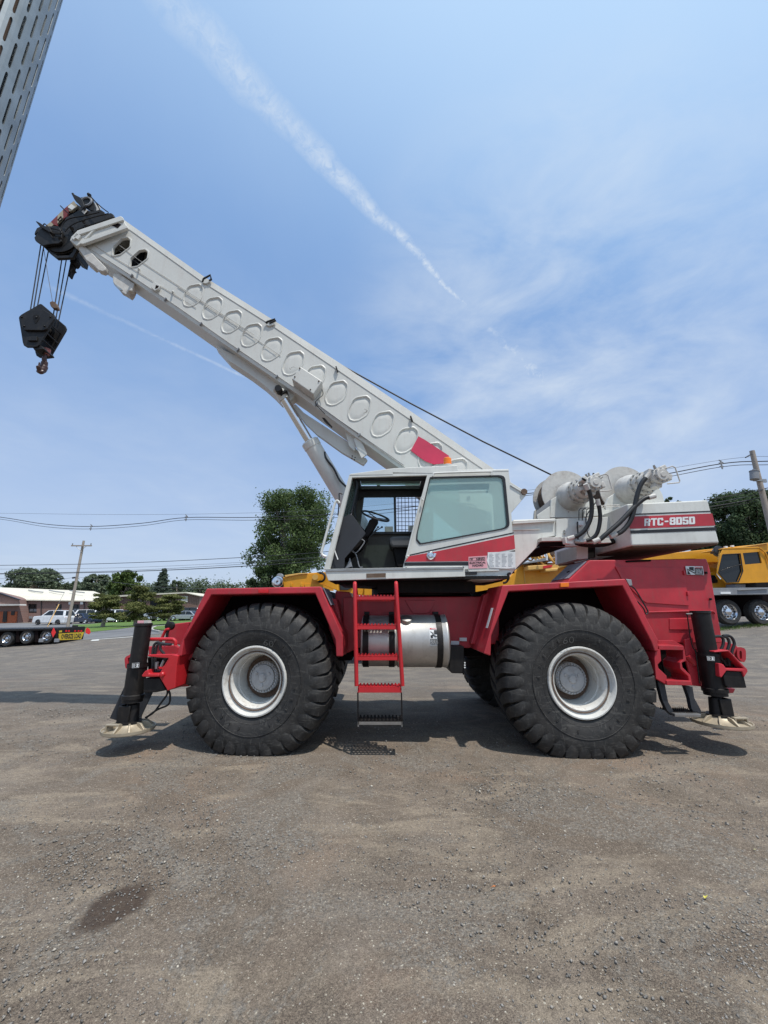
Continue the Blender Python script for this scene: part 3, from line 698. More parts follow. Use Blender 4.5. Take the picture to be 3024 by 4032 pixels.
def line(label, pts, r, mat=WIREM):
    """pts in full pixels"""
    q = smooth_path([P('N', x, y, wireY(x)) for x, y in pts], 6)
    o = MB().tube(q, r*1.5, 5).build('power_line', mat); tag(o, label, 'cable', 'overhead lines crossing behind the crane')
line('thin topmost overhead line crossing the whole sky behind the boom foot', [(-300, 2022), (0, 2021), (450, 2026), (880, 2022), (1310, 2004), (2073, 1931), (2500, 1868), (2933, 1800), (3200, 1812)], .007, WIREG)
line('upper heavy overhead line hung from two spacers', [(-300, 2000), (0, 2036), (180, 2064), (358, 2073), (560, 2060), (733, 2038), (1011, 2037), (1400, 2018), (2073, 1944), (2500, 1888), (2840, 1826), (3024, 1816), (3200, 1812)], .020)
line('second overhead line just under the upper heavy one', [(-300, 2014), (0, 2044), (180, 2074), (358, 2083), (560, 2070), (733, 2047), (1011, 2048), (1400, 2032), (2073, 1951), (2500, 1900), (2843, 1838), (3024, 1830), (3200, 1826)], .013)
line('upper black line of the lower bundle passing the oak', [(-300, 2226), (0, 2226), (450, 2218), (900, 2198), (1330, 2168), (2073, 2080), (2787, 1968), (2977, 1930), (3200, 1890)], .016)
line('thin grey line within the lower bundle', [(-300, 2242), (0, 2241), (450, 2236), (900, 2217), (1330, 2186), (2073, 2095), (2790, 1983), (3000, 1942), (3200, 1900)], .008, WIREG)
line('thick lowest black line of the lower bundle', [(-300, 2261), (0, 2260), (450, 2252), (900, 2233), (1400, 2196), (2073, 2112), (2798, 1996), (3011, 1957), (3200, 1925)], .022)
line('thin black line resting on the lowest thick line', [(-300, 2260), (0, 2258), (450, 2248), (900, 2225), (1400, 2186), (2073, 2120), (2795, 2006), (3020, 1966), (3200, 1935)], .010)
line('faint wire running low above the brick building roof', [(-300, 2290), (0, 2278), (150, 2292), (290, 2274), (330, 2275), (600, 2310), (900, 2320)], .008, WIREG)
for (x, y, lb) in ((358, 2077, 'spacer clamp on the upper overhead lines above the leaning pole'), (733, 2040, 'spacer clamp on the upper lines left of the oak'), (2841, 1830, 'spacer clamp on the overhead lines near the right pole')):
    c = P('N', x, y, wireY(x)-.02); m = MB(); m.box(c, (.06, .05, .55)); m.box(c+Vector((0, 0, .1)), (.26, .06, .08)); m.box(c-Vector((.02, 0, .12)), (.2, .06, .08)); m.tube([c+Vector((-.1, 0, .32)), c+Vector((0, 0, .2)), c+Vector((.12, 0, .15))], .03, 6)
    tag(m.build('line_spacer', HORN), lb, 'line spacer', 'spacers on the overhead lines')

# ------------------------------------------------------------------ parked cars
def car(label, x, y, rz, L_, W_, Hh, col, kind='suv', group='cars parked behind the street', nm='parked_car', cat='car'):
    root = empty(nm, (x, y, GH(x, y)), rz); tag(root, label, cat, group)
    wr = .40 if kind != 'sedan' else .34
    zb = wr*.75; bh = Hh*(.56 if kind != 'sedan' else .60)
    hood = Hh*(.60 if kind == 'sedan' else .62)
    l = L_/2
    if kind == 'sedan': prof = [(-l, zb), (l, zb), (l, hood*.78), (l*.93, hood*.9), (l*.42, hood), (-l*.62, hood*1.02), (-l*.97, hood*.98), (-l, hood*.7)]; gh = [(l*.45, hood), (l*.12, Hh), (-l*.38, Hh*.985), (-l*.72, hood)]
    elif kind == 'pickup': prof = [(-l, zb), (l, zb), (l, hood*.85), (l*.95, hood*.97), (l*.5, hood*1.02), (-l*.98, hood*1.02), (-l, hood)]; gh = [(l*.5, hood), (l*.26, Hh), (-l*.22, Hh), (-l*.30, hood)]
    else: prof = [(-l, zb), (l, zb), (l, hood*.8), (l*.95, hood*.93), (l*.48, hood*.99), (-l*.95, hood*1.0), (-l, hood*.8)]; gh = [(l*.5, hood), (l*.22, Hh*.97), (-l*.1, Hh), (-l*.85, Hh*.97), (-l*.97, hood)]
    m = MB(); m.prism([(a, -W_/2, b) for a, b in prof], (0, W_, 0)); bo = m.build('body', col, root, .06, True)
    m = MB(); n = len(gh); ins = .14*W_
    A = [Vector((a, -W_/2+.03 + (ins if b > hood*1.01 else 0), b)) for a, b in gh]; B = [Vector((a, W_/2-.03 - (ins if b > hood*1.01 else 0), b)) for a, b in gh]
    m.add(A+B, [tuple(range(n))[::-1], tuple(range(n, 2*n))] + [(i, (i+1) % n, n+(i+1) % n, n+i) for i in range(n)]); m.build('cabin', col, root, .04, True)
    for sgn in (-1, 1):
        src = A if sgn < 0 else B; ct = sum(src, Vector())/n
        p = [v + Vector((0, sgn*.012, 0)) for v in [ct + (q-ct)*.84 for q in src]]
        xm = (p[0].x+p[-1].x)/2
        m = MB(); m.prism(p, (0, -sgn*.01, 0)); m.build('side_window', DGLASS, root, 0, True)
        MB().box((xm, sgn*(W_/2-.07), (hood+Hh)/2-.02), (.06, .14, (Hh-hood)*.85)).build('pillar', col, root, 0, True)
    def quad(i, j, f):
        c = (A[i]+A[j]+B[i]+B[j])/4; nrm = (A[j]-A[i]).cross(B[i]-A[i]).normalized()
        if nrm.dot(c - Vector((0, 0, hood*.8))) < 0: nrm = -nrm
        m = MB(); m.prism([c+(q-c)*.84+nrm*.012 for q in (A[i], A[j], B[j], B[i])], nrm*.01); m.build(f, DGLASS, root, 0, True)
    quad(0, 1, 'windscreen'); quad(n-2, n-1, 'rear_window')
    for sx_ in (-.62, .62):
        for sy in (-1, 1):
            wgrp = MB(); c = Vector((l*sx_, sy*(W_/2-.06), wr))
            wgrp.lathe(c, (0, sy, 0), [(-.1, .01), (-.1, wr*.9), (-.07, wr), (.1, wr), (.14, wr*.92), (.14, wr*.66)], 20, 0)
            w_ = wgrp.build('wheel', RUB, root, 0, True)
            MB().lathe(c, (0, sy, 0), [(.13, wr*.66), (.09, wr*.6), (.11, wr*.2), (.12, .01)], 16).build('rim', CARK if (kind == 'suv' and col == CARW) else CHROME, w_, 0, True)
    for sy in (-1, 1):
        MB().box((l*.985, sy*W_*.36, hood*.72), (.06, W_*.2, .14)).build('headlight', CHROME, root, .01, True)
        MB().box((-l*.985, sy*W_*.38, hood*.78), (.06, W_*.16, .16)).build('tail_light', REDLENS, root, .01, True)
    return root
def carat(label, cr, x, y, Y, rz, *a, **k):
    p = P(cr, x, y, Y); return car(label, p.x, Y, rz, *a, **k)
carat('white full size sport utility vehicle parked before the brick building', 'C8', 388, 850, 60, PI-.12+.0, 5.2, 2.0, 2.08, CARW, 'suv')
carat('dark blue sedan parked beside the white sport utility vehicle', 'C8', 603, 840, 61, -.25, 4.9, 1.85, 1.48, CARB, 'sedan')
carat('white van partly behind the left pine next to the blue sedan', 'C8', 662, 815, 72, .3, 5, 2, 2.0, CARW, 'suv')
carat('white pickup truck behind the trunk of the left pine', 'C8', 730, 830, 63, .2, 5.6, 2, 1.9, CARW, 'pickup', nm='pickup_truck', cat='pickup truck')
carat('second white pickup truck glimpsed right of the left pine trunk', 'C8', 830, 828, 62, 2.9, 5.4, 2, 1.9, CARW, 'pickup', nm='pickup_truck', cat='pickup truck')
carat('black sport utility vehicle half hidden by the middle pine', 'C8', 990, 812, 62, .15, 4.8, 1.9, 1.75, CARK, 'suv')
carat('silver hatchback seen under the low right pine', 'C8', 1165, 800, 62, .1, 4.4, 1.8, 1.5, CARS, 'suv')
carat('black pickup truck between the right pine and the silver sedan', 'C8', 1262, 792, 62, .1, 5.6, 2, 1.85, CARK, 'pickup', nm='pickup_truck', cat='pickup truck')
carat('silver sedan parked at the right end of the lawn', 'C8', 1355, 785, 60, PI-.1, 4.7, 1.8, 1.42, CARS, 'sedan')
carat('dark car behind the silver sedan by the red fender', 'C8', 1408, 775, 66, 0.2, 4.7, 1.9, 1.9, CARK, 'suv')

# ------------------------------------------------------------------ flatbed trailer with oversize banner
def trailer():
    Y = 27.; gx = P('C8', 300, 900, Y).x; gz = GH(gx, Y)
    root = empty('flatbed_trailer', (gx, Y, gz)); tag(root, 'black low flatbed trailer with three axles and an oversize load banner', 'trailer')
    XE = P('C8', 408, 900, Y).x
    def PX(x, y, dx=0):
        d = ray('C8', x, y); t = (XE+dx)/d.x; return Vector((XE+dx, d.y*t, H_CAM+d.z*t))
    def px(name, pts, dx, th, mat, par): return MB().prism([PX(x, y, dx) for x, y in pts], (-th, 0, 0)).build(name, mat, par)
    pr('deck', 'C8', [(-400, 884), (0, 880), (408, 872), (408, 886), (0, 896), (-400, 900)], Y, Y+2.55, BLACK, root, .02)
    pr('side_beam', 'C8', [(-400, 900), (0, 896), (406, 886), (400, 925), (260, 935), (0, 945), (-400, 960)], Y+.5, Y+.7, WELL, root, .01)
    px('rear_panel', [(408, 886), (620, 864), (600, 962), (408, 972)], .01, .1, BLACK, root)
    pr('underframe', 'C8', [(-400, 930), (0, 925), (380, 915), (375, 972), (260, 985), (0, 990), (-400, 995)], Y+1.5, Y+2.4, WELL, root)
    for (x, y) in ((52, 950), (198, 934), (343, 930)):
        c = P('C8', x, y, Y+.15); R_ = .47
        w_ = MB().lathe(c+Vector((0, .0, 0)), (0, -1, 0), [(-.3, .2), (-.28, R_*.9), (-.22, R_), (.0, R_), (.06, R_*.92), (.05, R_*.58)], 28).build('wheel', RUB, root)
        r_ = MB(); r_.lathe(c, (0, -1, 0), [(.055, R_*.60), (.02, R_*.55), (-.06, R_*.42), (-.05, R_*.25), (.03, R_*.22), (.05, .01)], 24)
        r_.build('rim', CHROME, w_)
        b_ = MB()
        for k in range(8):
            a = k*PI/4; b_.cyl(c+Vector((math.cos(a)*R_*.33, -.0, math.sin(a)*R_*.33)), c+Vector((math.cos(a)*R_*.33, -.03+.0, math.sin(a)*R_*.33)), .035, n=8)
        b_.build('hand_hole', BLACKP, w_)['kind'] = 'stuff'
        w2 = MB().lathe(c+Vector((0, 1.9, 0)), (0, 1, 0), [(-.3, .2), (-.28, R_*.9), (-.22, R_), (.0, R_), (.06, R_*.92), (.05, .1)], 24).build('wheel', RUB, root)
    for x in (125, 262): pr('mud_flap', 'C8', [(x-10, 975), (x+14, 975), (x+12, 890), (x-8, 890)], Y+.1, Y+.2, WELL, root)
    for x in (300, 412): MB().box(P('C8', x, 962, Y+.05), (.28, .12, .22)).build('toolbox', HORN, root, .02)
    bn = px('banner', [(427, 960), (588, 953), (610, 906), (608, 900), (427, 912)], .05, .02, BANNER, root)
    text('OVERSIZE LOAD', [PX(x, y, .056) for x, y in ((444, 951), (588, 946), (590, 910), (446, 916))], BLACKP, bn, bold=.035, thick=.0)
    px('placard', [(430, 904), (450, 902), (450, 889), (430, 891)], .04, .02, BANNER, root)
    for x in (480, 500, 545, 570, 590): MB().cyl(PX(x, 893), PX(x, 893, .05), .06, n=10).build('marker_light', REDLENS, root)
    MB().box(P('C8', 545, 858, Y+.3), (.25, .2, .12)).build('load_block', BLACKP, root)
    return root
trailer()
Yf = 26.9
f1 = pr('warning_flag', 'C8', [(388, 868), (404, 905), (384, 940), (372, 905)], Yf-.15, Yf-.13, FLAG, None, 0); tag(f1, 'red diamond warning flag hanging on the trailer side by the last wheel', 'flag', 'red flags on the trailer')
f2 = pr('warning_flag', 'C8', [(632, 869), (650, 880), (657, 905), (645, 918), (622, 908), (620, 885)], Yf+.1, Yf+.12, FLAG, None, 0); tag(f2, 'red warning flag fluttering at the rear corner of the trailer', 'flag', 'red flags on the trailer')

# ------------------------------------------------------------------ yellow truck crane on the right
def yellow_right():
    Y = 17.5; a = P('D7', 1000, 2030, Y)
    root = empty('truck_crane', (a.x, Y, GH(a.x, Y))); tag(root, 'yellow truck crane with dark cab glass and chrome wheels behind the right side', 'crane')
    D = 'D7'
    cabo = MB().holes(PP(D, [(700, 1275), (735, 1215), (1150, 1203), (1200, 1235), (1262, 1375), (1262, 1600), (900, 1612), (770, 1610), (665, 1500), (668, 1450)], Y),
        [PP(D, [(728, 1282), (925, 1270), (955, 1470), (905, 1592), (775, 1600), (680, 1490)], Y), PP(D, [(958, 1262), (1148, 1246), (1182, 1378), (985, 1395)], Y)], (0, .06, 0)).build('cab', YEL, root, .02)
    pr('cab_window', D, [(728, 1282), (925, 1270), (955, 1470), (905, 1592), (775, 1600), (680, 1490)], Y+.05, Y+.07, DGLASS, cabo, 0)
    pr('cab_window', D, [(958, 1262), (1148, 1246), (1182, 1378), (985, 1395)], Y+.05, Y+.07, DGLASS, cabo, 0)
    MB().tube(PP(D, [(700, 1470), (820, 1425), (940, 1395)], Y+.0), .02, 6).build('window_bar', BLACKP, cabo)
    MB().tube(PP(D, [(724, 1282), (676, 1490), (772, 1602), (908, 1594), (958, 1470), (928, 1268), (728, 1280)], Y-.01), .025, 6).build('window_seal', BLACKP, cabo)
    pr('cab_roof', D, [(735, 1215), (1150, 1203), (1200, 1235), (1190, 1222), (1140, 1188), (760, 1200), (735, 1208)], Y-.02, Y+1.3, YEL, root, .02)
    pr('cab_back', D, [(1200, 1235), (1262, 1375), (1262, 1600), (1255, 1600), (1255, 1380), (1195, 1240)], Y, Y+1.2, YEL, root)
    MB().tube(PP(D, [(1165, 1205), (1230, 1270), (1262, 1380)], Y-.06), .03, 6).build('grab_rail', YEL, root)
    pr('boom', D, [(-200, 1300), (0, 1275), (500, 1222), (1262, 1148), (1262, 1245), (720, 1370), (545, 1372), (400, 1330), (0, 1340), (-200, 1360)], Y+1.6, Y+2.6, YEL, root, .03)
    pr('boom_strip', D, [(710, 1222), (1262, 1140), (1262, 1150), (712, 1232)], Y+1.5, Y+2.7, YELP, root, .01)
    pr('boom_lower', D, [(545, 1372), (690, 1362), (690, 1470), (560, 1480)], Y+1.9, Y+2.4, YELP, root, .02)
    pr('lift_arm', D, [(545, 1420), (680, 1440), (680, 1500), (550, 1480)], Y+1.5, Y+1.7, YEL, root, .02)
    for x, y in ((760, 1192), (835, 1182)): MB().box(P(D, x, y, Y+1.6), (.12, .1, .08)).build('boom_lug', PAPER, root)
    MB().lathe(P(D, 670, 1250, Y+.4), (0, -1, .2), [(-.25, .03), (-.1, .2), (.1, .27), (.14, .25), (.15, .01)], 20).build('work_lamp', BLACKP, root)
    MB().box(P(D, 650, 1258, Y+.5), (.4, .2, .08)).build('lamp_bracket', BLACKP, root)
    ld = MB(); 
    for k in range(5): ld.box(P(D, 700-k*5, 1240+k*22, Y+.2), (.14, .04, .03))
    ld.tube([P(D, 716, 1230, Y+.2), P(D, 690, 1340, Y+.2)], .015, 5); ld.tube([P(D, 690, 1240, Y+.2), P(D, 668, 1340, Y+.2)], .015, 5); ld.build('cab_ladder', YELP, root)
    pr('engine_cover', D, [(570, 1490), (640, 1482), (700, 1565), (860, 1610), (870, 1665), (610, 1670), (585, 1600)], Y+.8, Y+2.2, YEL, root, .02)
    pr('cover_window', D, [(580, 1520), (630, 1518), (668, 1580), (665, 1608), (610, 1612), (590, 1590)], Y+.76, Y+.8, DGLASS, root)
    pr('deck_step', D, [(870, 1625), (990, 1625), (990, 1665), (870, 1665)], Y+.3, Y+1, HORN, root)
    pr('slew_ring', D, [(880, 1600), (1262, 1600), (1262, 1660), (880, 1665)], Y+.6, Y+2, GREASE, root)
    pr('carrier_deck', D, [(605, 1668), (1500, 1660), (1500, 1738), (622, 1750)], Y-.5, Y+2.2, HORN, root, .01)
    pr('deck_edge', D, [(905, 1690), (1250, 1672), (1250, 1680), (905, 1696)], Y-.55, Y-.5, STEEL, root)
    pr('name_plate', D, [(702, 1738), (820, 1738), (820, 1715), (702, 1715)], Y-.54, Y-.5, PAPER, root)
    pr('chassis', D, [(622, 1750), (1500, 1738), (1500, 2000), (690, 2000)], Y+.9, Y+1.6, WELL, root)
    for x, y in ((792, 1945), (1172, 1950), (1560, 1955)):
        c = P(D, x, y, Y-.2); R_ = .53
        w_ = MB().lathe(c, (0, -1, 0), [(-.35, .2), (-.33, R_*.9), (-.25, R_), (.0, R_), (.07, R_*.9), (.05, R_*.60)], 32).build('wheel', RUB, root)
        MB().lathe(c, (0, -1, 0), [(.06, R_*.62), (.03, R_*.57), (-.08, R_*.5), (-.07, R_*.3), (.02, R_*.26), (.05, R_*.12), (.06, .01)], 28).build('rim', CHROME, w_)
        b_ = MB()
        for k in range(10):
            an = k*PI/5; q = c+Vector((math.cos(an)*R_*.4, .03, math.sin(an)*R_*.4)); MB().cyl(q, q+Vector((0, -.06, 0)), .024, n=8).build('hand_hole', BLACKP, w_)
    return root
yellow_right()

# yellow crane whose boom head looks out from under the cab
def yellow_mid():
    Y = 12.5
    root = empty('yellow_crane', (P('E1', 900, 600, Y).x, Y, 0)); tag(root, 'yellow crane parked behind, seen under and behind the white cab', 'crane')
    E = 'E1'
    pr('boom_head', E, [(180, 240), (400, 195), (620, 180), (760, 170), (800, 290), (890, 310), (900, 420), (840, 400), (700, 340), (650, 360), (640, 420), (190, 420)], Y, Y+.7, YEL, root, .02)
    pr('boom_lower_side', E, [(460, 330), (640, 320), (740, 355), (840, 400), (840, 420), (480, 420)], Y-.02, Y, YEL, root, 0)  # flat plate in the same yellow as the boom head
    pr('boom_top_bar', E, [(200, 215), (370, 190), (500, 185), (500, 196), (400, 205), (210, 240)], Y-.05, Y+.1, YELP, root, .01)
    MB().cyl(P(E, 622, 240, Y-.25), P(E, 622, 240, Y), .13, n=20).build('pivot_pin', YEL, root)
    MB().cyl(P(E, 600, 240, Y-.3), P(E, 600, 240, Y-.25), .09, n=20).build('pin_cap', YELP, root)
    MB().lathe(P(E, 665, 240, Y-.2), (0, 1, 0), [(0, .12), (.02, .17), (.08, .17), (.1, .1)], 24).build('sheave', BLACK, root)
    for x in (290, 425): pr('rib', E, [(x-12, 365), (x+12, 365), (x+12, 318), (x-12, 318)], Y-.05, Y, YEL, root)
    MB().lathe(P(E, 110, 305, Y-.2), (.3, -1, 0), [(.06, .01), (.07, .10), (.06, .15), (.03, .175), (.0, .17), (-.03, .10), (-.04, .01)], 24).build('mirror', CHROME, root)
    MB().lathe(P(E, 150, 235, Y), (-.2, -1, 0), [(0, .1), (.1, .1), (.12, .01)], 16).build('lamp', HORN, root)
    MB().tube([P(E, 105, 225, Y), P(E, 150, 265, Y), P(E, 190, 250, Y)], .02, 5).build('bracket', YELP, root)
    pr('cab', E, [(880, 300), (1110, 310), (1240, 320), (1240, 480), (880, 430)], Y+.5, Y+1.2, YEL, root, .02)
    pr('cab_window', E, [(900, 310), (1110, 318), (1060, 390), (1020, 408), (900, 408)], Y+.44, Y+.5, DGLASS, root)
    pr('cab_edge', E, [(885, 300), (900, 300), (893, 430), (878, 430)], Y+.4, Y+.5, YEL, root)
    pr('engine_box', E, [(1240, 320), (1440, 312), (1440, 340), (1410, 375), (1410, 480), (1240, 480)], Y+.2, Y+1.4, YEL, root, .02)
    E = 'E2'
    pr('body', E, [(-800, 1250), (-800, 800), (140, 770), (330, 560), (560, 540), (1450, 520), (1450, 900), (600, 1250)], Y+.3, Y+1.8, YEL, root, .03)
    pr('panel_seam', E, [(370, 560), (380, 560), (412, 900), (400, 900)], Y+.27, Y+.3, YELP, root, 0)
    pr('deck_board', E, [(450, 590), (1190, 540), (1200, 580), (1000, 640), (590, 660), (460, 670)], Y-.1, Y+.5, YELP, root, .02)
    pr('deck_board', E, [(770, 645), (1010, 625), (990, 680), (775, 695)], Y-.15, Y+.4, YELP, root, .02)
    pr('striped_strip', E, [(740, 590), (900, 570), (890, 610), (730, 640)], Y-.14, Y-.11, REDLENS, root, 0)
    pr('grey_tray', E, [(340, 540), (790, 440), (940, 430), (945, 490), (780, 500), (360, 560)], Y-.1, Y+.4, HORN, root, .01)
    MB().tube(PP(E, [(720, 250), (740, 330), (790, 400), (795, 490)], Y-.3), .035, 8, sub=4).build('handrail', PAPER, root)
    MB().cyl(P(E, 1180, 370, Y+.2), P(E, 1345, 370, Y+.2), .40, n=28).build('winch_drum', YELP, root)
    MB().cyl(P(E, 1120, 370, Y+.2), P(E, 1180, 370, Y+.2), .46, n=28).build('drum_flange', YELP, root)
    MB().lathe(P(E, 850, 340, Y+.1), (0, -1, 0), [(0, .01), (.03, .12), (.1, .14), (.16, .12), (.18, .01)], 20).build('valve_cap', RUST, root)
    for i, (cx_, cy_, rr_) in enumerate(((1000, 340, .36), (990, 350, .30), (850, 370, .42), (700, 400, .26))):
        c = P(E, cx_, cy_, Y-.1+.05*i); MB().tube([c+Vector((math.cos(t)*rr_, .05*math.sin(3*t), math.sin(t)*rr_)) for t in np.linspace(0, 2*PI, 25)[:-1]], .035, 7, close=True).build('hose_coil', YELP, root)
    rs = random.Random(5)
    for k in range(26):
        x = rs.uniform(430, 1100); y = rs.uniform(280 + max(0, (600-x)*.4), 470); c = P(E, x, y, Y+rs.uniform(-.1, .3)); q = c+Vector((rs.uniform(-.25, .25), rs.uniform(-.1, .2), rs.uniform(-.2, .2)))
        MB().tube([c, c.lerp(q, .5)+Vector((0, 0, rs.uniform(-.1, .1))), q, q+Vector((rs.uniform(-.15, .15), 0, rs.uniform(-.15, .1)))], rs.uniform(.02, .05), 7, sub=3).build('hydraulic_fitting', YELP if k % 3 else YEL, root)
    for x0, y0, x1, y1 in ((530, 330, 720, 290), (560, 290, 760, 240)): MB().box(P(E, (x0+x1)/2, (y0+y1)/2, Y-.0), (.5, .2, .1)).build('valve_cover', HORN, root, .02)
    xl, xr = P('E1', 330, 600, Y).x, P('E2', 1000, 900, Y).x
    MB().box(((xl+xr)/2, Y+1.0, 1.02), (xr-xl, 1.9, .42)).build('carrier_deck', HORN, root, .02)
    MB().box(((xl+xr)/2, Y+1.0, .70), (xr-xl-.6, .9, .3)).build('chassis', WELL, root, .02)
    MB().box((xl+.6, Y+.6, 1.42), (.35, .5, .5)).build('boom_rest', YEL, root, .02)
    for x in (-1700, -1250, -150, 250, 900): 
        c = Vector((P('E2', x, 900, Y).x, Y-.1, .6)); w_ = MB().lathe(c, (0, -1, 0), [(-.45, .2), (-.4, .5), (-.3, .6), (.0, .6), (.06, .52), (.03, .3)], 28).build('wheel', RUB, root); MB().lathe(c, (0, -1, 0), [(.03, .32), (-.08, .28), (0, .1), (0, .01)], 20).build('rim', HORN, w_)
yellow_mid()

# ================================================================== THE RED AND WHITE ROUGH TERRAIN CRANE
CR_ = empty('rough_terrain_crane', (.45, 6.5, 0)); tag(CR_, 'big red and white rough terrain crane with its white boom raised to the left', 'crane')
K = CR_
# ---- wheels
def make_wheel(nm_parent, pos, steer, side=-1, flat=True):
    """side -1: outer face towards the camera"""
    w = bpy.data.objects.new('wheel', None); C.objects.link(w); w.parent = nm_parent
    w.location = Vector(pos) - WORG[nm_parent.name]; w.rotation_euler = (0, 0, steer + (0 if side < 0 else PI)); WORG[w.name] = Vector(pos)
    return w
AX = .80; R = .93
def tyre_mesh():
    mb = MB()
    # carcass: outer side towards -Y, local origin at the rim face plane
    prof = [(-.03, .400), (.01, .418), (.045, .50), (.052, .58), (.050, .66), (.034, .735), (.006, .79), (-.05, .83), (-.13, .855), (-.36, .865), (-.57, .855), (-.64, .835), (-.70, .79), (-.74, .72), (-.76, .6), (-.74, .5), (-.70, .40)]
    mb.lathe((0, 0, 0), (0, -1, 0), prof, 96)
    # sidewall rings
    for rr, t in ((.475, .033), (.60, .056), (.735, .026)):
        mb.tube([(rr*math.cos(a), -t, rr*math.sin(a)) for a in np.linspace(0, 2*PI, 73)[:-1]], .005, 5, close=True)
    n = 34
    def lug(a0, flip):
        # bar from the centre line out to the shoulder, wrapping over the side
        st = []  # stations: (y, rtop, rbot, angle offset, half width)
        y_c = .36
        for (y, rt, rb_, off, hw) in ((.36, R, .84, .15, .048), (.24, R+.002, .84, .09, .052), (.13, R-.002, .83, .035, .056), (.05, R-.014, .82, .008, .060), (.004, R-.045, .79, 0, .062), (-.022, R-.095, .75, -.006, .059), (-.034, R-.165, .71, -.014, .046), (-.043, R-.205, .68, -.020, .026)):
            yy = y if not flip else .72-y
            st.append((yy, rt, rb_, off, hw))
        vs_ = []; fs = []
        for (yy, rt, rb_, off, hw) in st:
            a = a0 + off
            for (rad, h) in ((rb_, hw*1.28), (rt, hw), (rt, -hw), (rb_, -hw*1.28)):
                an = a + h/rad*1.0; vs_.append((rad*math.cos(an), yy, rad*math.sin(an)))
        m_ = len(st)
        for i in range(m_-1):
            for j in range(3): fs.append((i*4+j, i*4+j+1, (i+1)*4+j+1, (i+1)*4+j))
        fs += [(3, 2, 1, 0), ((m_-1)*4, (m_-1)*4+1, (m_-1)*4+2, (m_-1)*4+3)]
        mb.add(vs_, fs)
    for k in range(n):
        a = 2*PI*k/n; lug(a, False); lug(a + PI/n, True)
    # moulded rim-side lettering blocks, low relief
    for k in range(26):
        a = 2*PI*(k+.5)/26
        if k % 13 in (0, 1, 6, 7): continue
        c = Vector((.53*math.cos(a), -.055, .53*math.sin(a))); rot = Matrix.Rotation(-a, 3, 'Y')
        mb.box(c, (.04, .004, .006 if k % 2 else .022), rot=rot)
    # load squat: flatten what would sink below ground
    out = []
    for (x, y, z) in mb.v:
        if z < -AX:
            z = -AX + (z+AX)*.02
        if z < -.45:
            f = (-.45 - z)/(AX-.45); 
            if y < .1: y -= .035*f*math.exp(-((math.hypot(x, z)-.72)/.18)**2)
        out.append((x, y, z))
    mb.v = out
    return mb
TYRE = tyre_mesh().build('tyre', RUB, None, .008, True, 1)
C.objects.unlink(TYRE)
def rim_parts(w):
    r_ = MB(); r_.lathe((0, 0, 0), (0, -1, 0), [(-.03, 0.4045), (.012, 0.4082), (.03, 0.4016), (.032, 0.3874), (.018, 0.3733), (-.02, 0.3638), (-.035, 0.3355), (-.03, 0.3166), (-.045, 0.3043), (-.10, 0.2948), (-.17, 0.2911), (-.175, 0.2797), (-.30, 0.2740), (-.36, 0.2599), (-.37, 0.1890)], 64)
    ri = r_.build('rim', RIMW, w, 0, True)
    MB().lathe((0, 0, 0), (0, -1, 0), [(-.335, 0.2551), (-.345, 0.2268), (-.35, 0.1795)], 48).build('rim_disc', RUST, ri, 0, True)
    rg = MB().tube([(.335*math.cos(a), .022, .335*math.sin(a)) for a in np.linspace(0, 2*PI, 65)[:-1]], .008, 6, close=True); rg.build('lock_ring', RUST, ri, 0, True)
    h_ = MB(); h_.lathe((0, 0, 0), (0, -1, 0), [(-.36, 0.1937), (-.27, 0.1890), (-.265, 0.1795), (-.262, 0.1559), (-.235, 0.1512), (-.228, 0.1417), (-.226, 0.0567), (-.21, 0.0491), (-.205, 0.0425), (-.204, 0.0009)], 48)
    hb = h_.build('hub', HUBW, w, 0, True)
    b_ = MB()
    for k in range(30):
        a = 2*PI*k/30; c = Vector((.172*math.cos(a), 0, .172*math.sin(a))); b_.cyl(c+Vector((0, .268, 0)), c+Vector((0, .245, 0)), .0105, n=6, smooth=False)
    for k in range(3):
        a = 2*PI*k/3+.5; c = Vector((.095*math.cos(a), 0, .095*math.sin(a))); b_.cyl(c+Vector((0, .23, 0)), c+Vector((0, .215, 0)), .02, n=8, smooth=False)
    b_.build('hub_bolt', HUBW, hb, 0, True)['kind'] = 'stuff'
def place_wheel(pos, steer, side, spin=0):
    w = make_wheel(K, pos, steer, side)
    t = TYRE.copy(); C.objects.link(t); t.parent = w
    rim_parts(w); return w
XR, XL = 2.35, -1.575
wR = place_wheel((XR, 4.99, AX), 0, -1); wL = place_wheel((XL, 5.10, AX), math.radians(-6.5), -1)
place_wheel((XR, 8.05, AX), 0, 1); place_wheel((XL, 8.0, AX), math.radians(-6.5), 1)
CHALK = paint('chalk', (.075, .073, .068), .9, dirt=0)
for w_, q in ((wR, (('C7', 518, 475), ('C7', 580, 468), ('C7', 578, 432), ('C7', 522, 436), 4.925)), (wL, (('C5', 1062, 472), ('C5', 1128, 488), ('C5', 1132, 448), ('C5', 1070, 434), 5.0))):
    qq = [P(*c, q[4]) for c in q[:4]]
    R_ = Matrix.Rotation(-w_.rotation_euler.z, 3, 'Z'); ori = WORG[w_.name]
    qq = [R_ @ (p-ori) for p in qq]
    for p in qq: p.y = -.062
    o = text('60', qq, CHALK, w_, 'chalk_number', bold=-.02, thick=.002)
    WORGfix = WORG[w_.name]
    o.data.transform(Matrix.Translation(WORGfix))   # text() subtracts the world origin of its parent
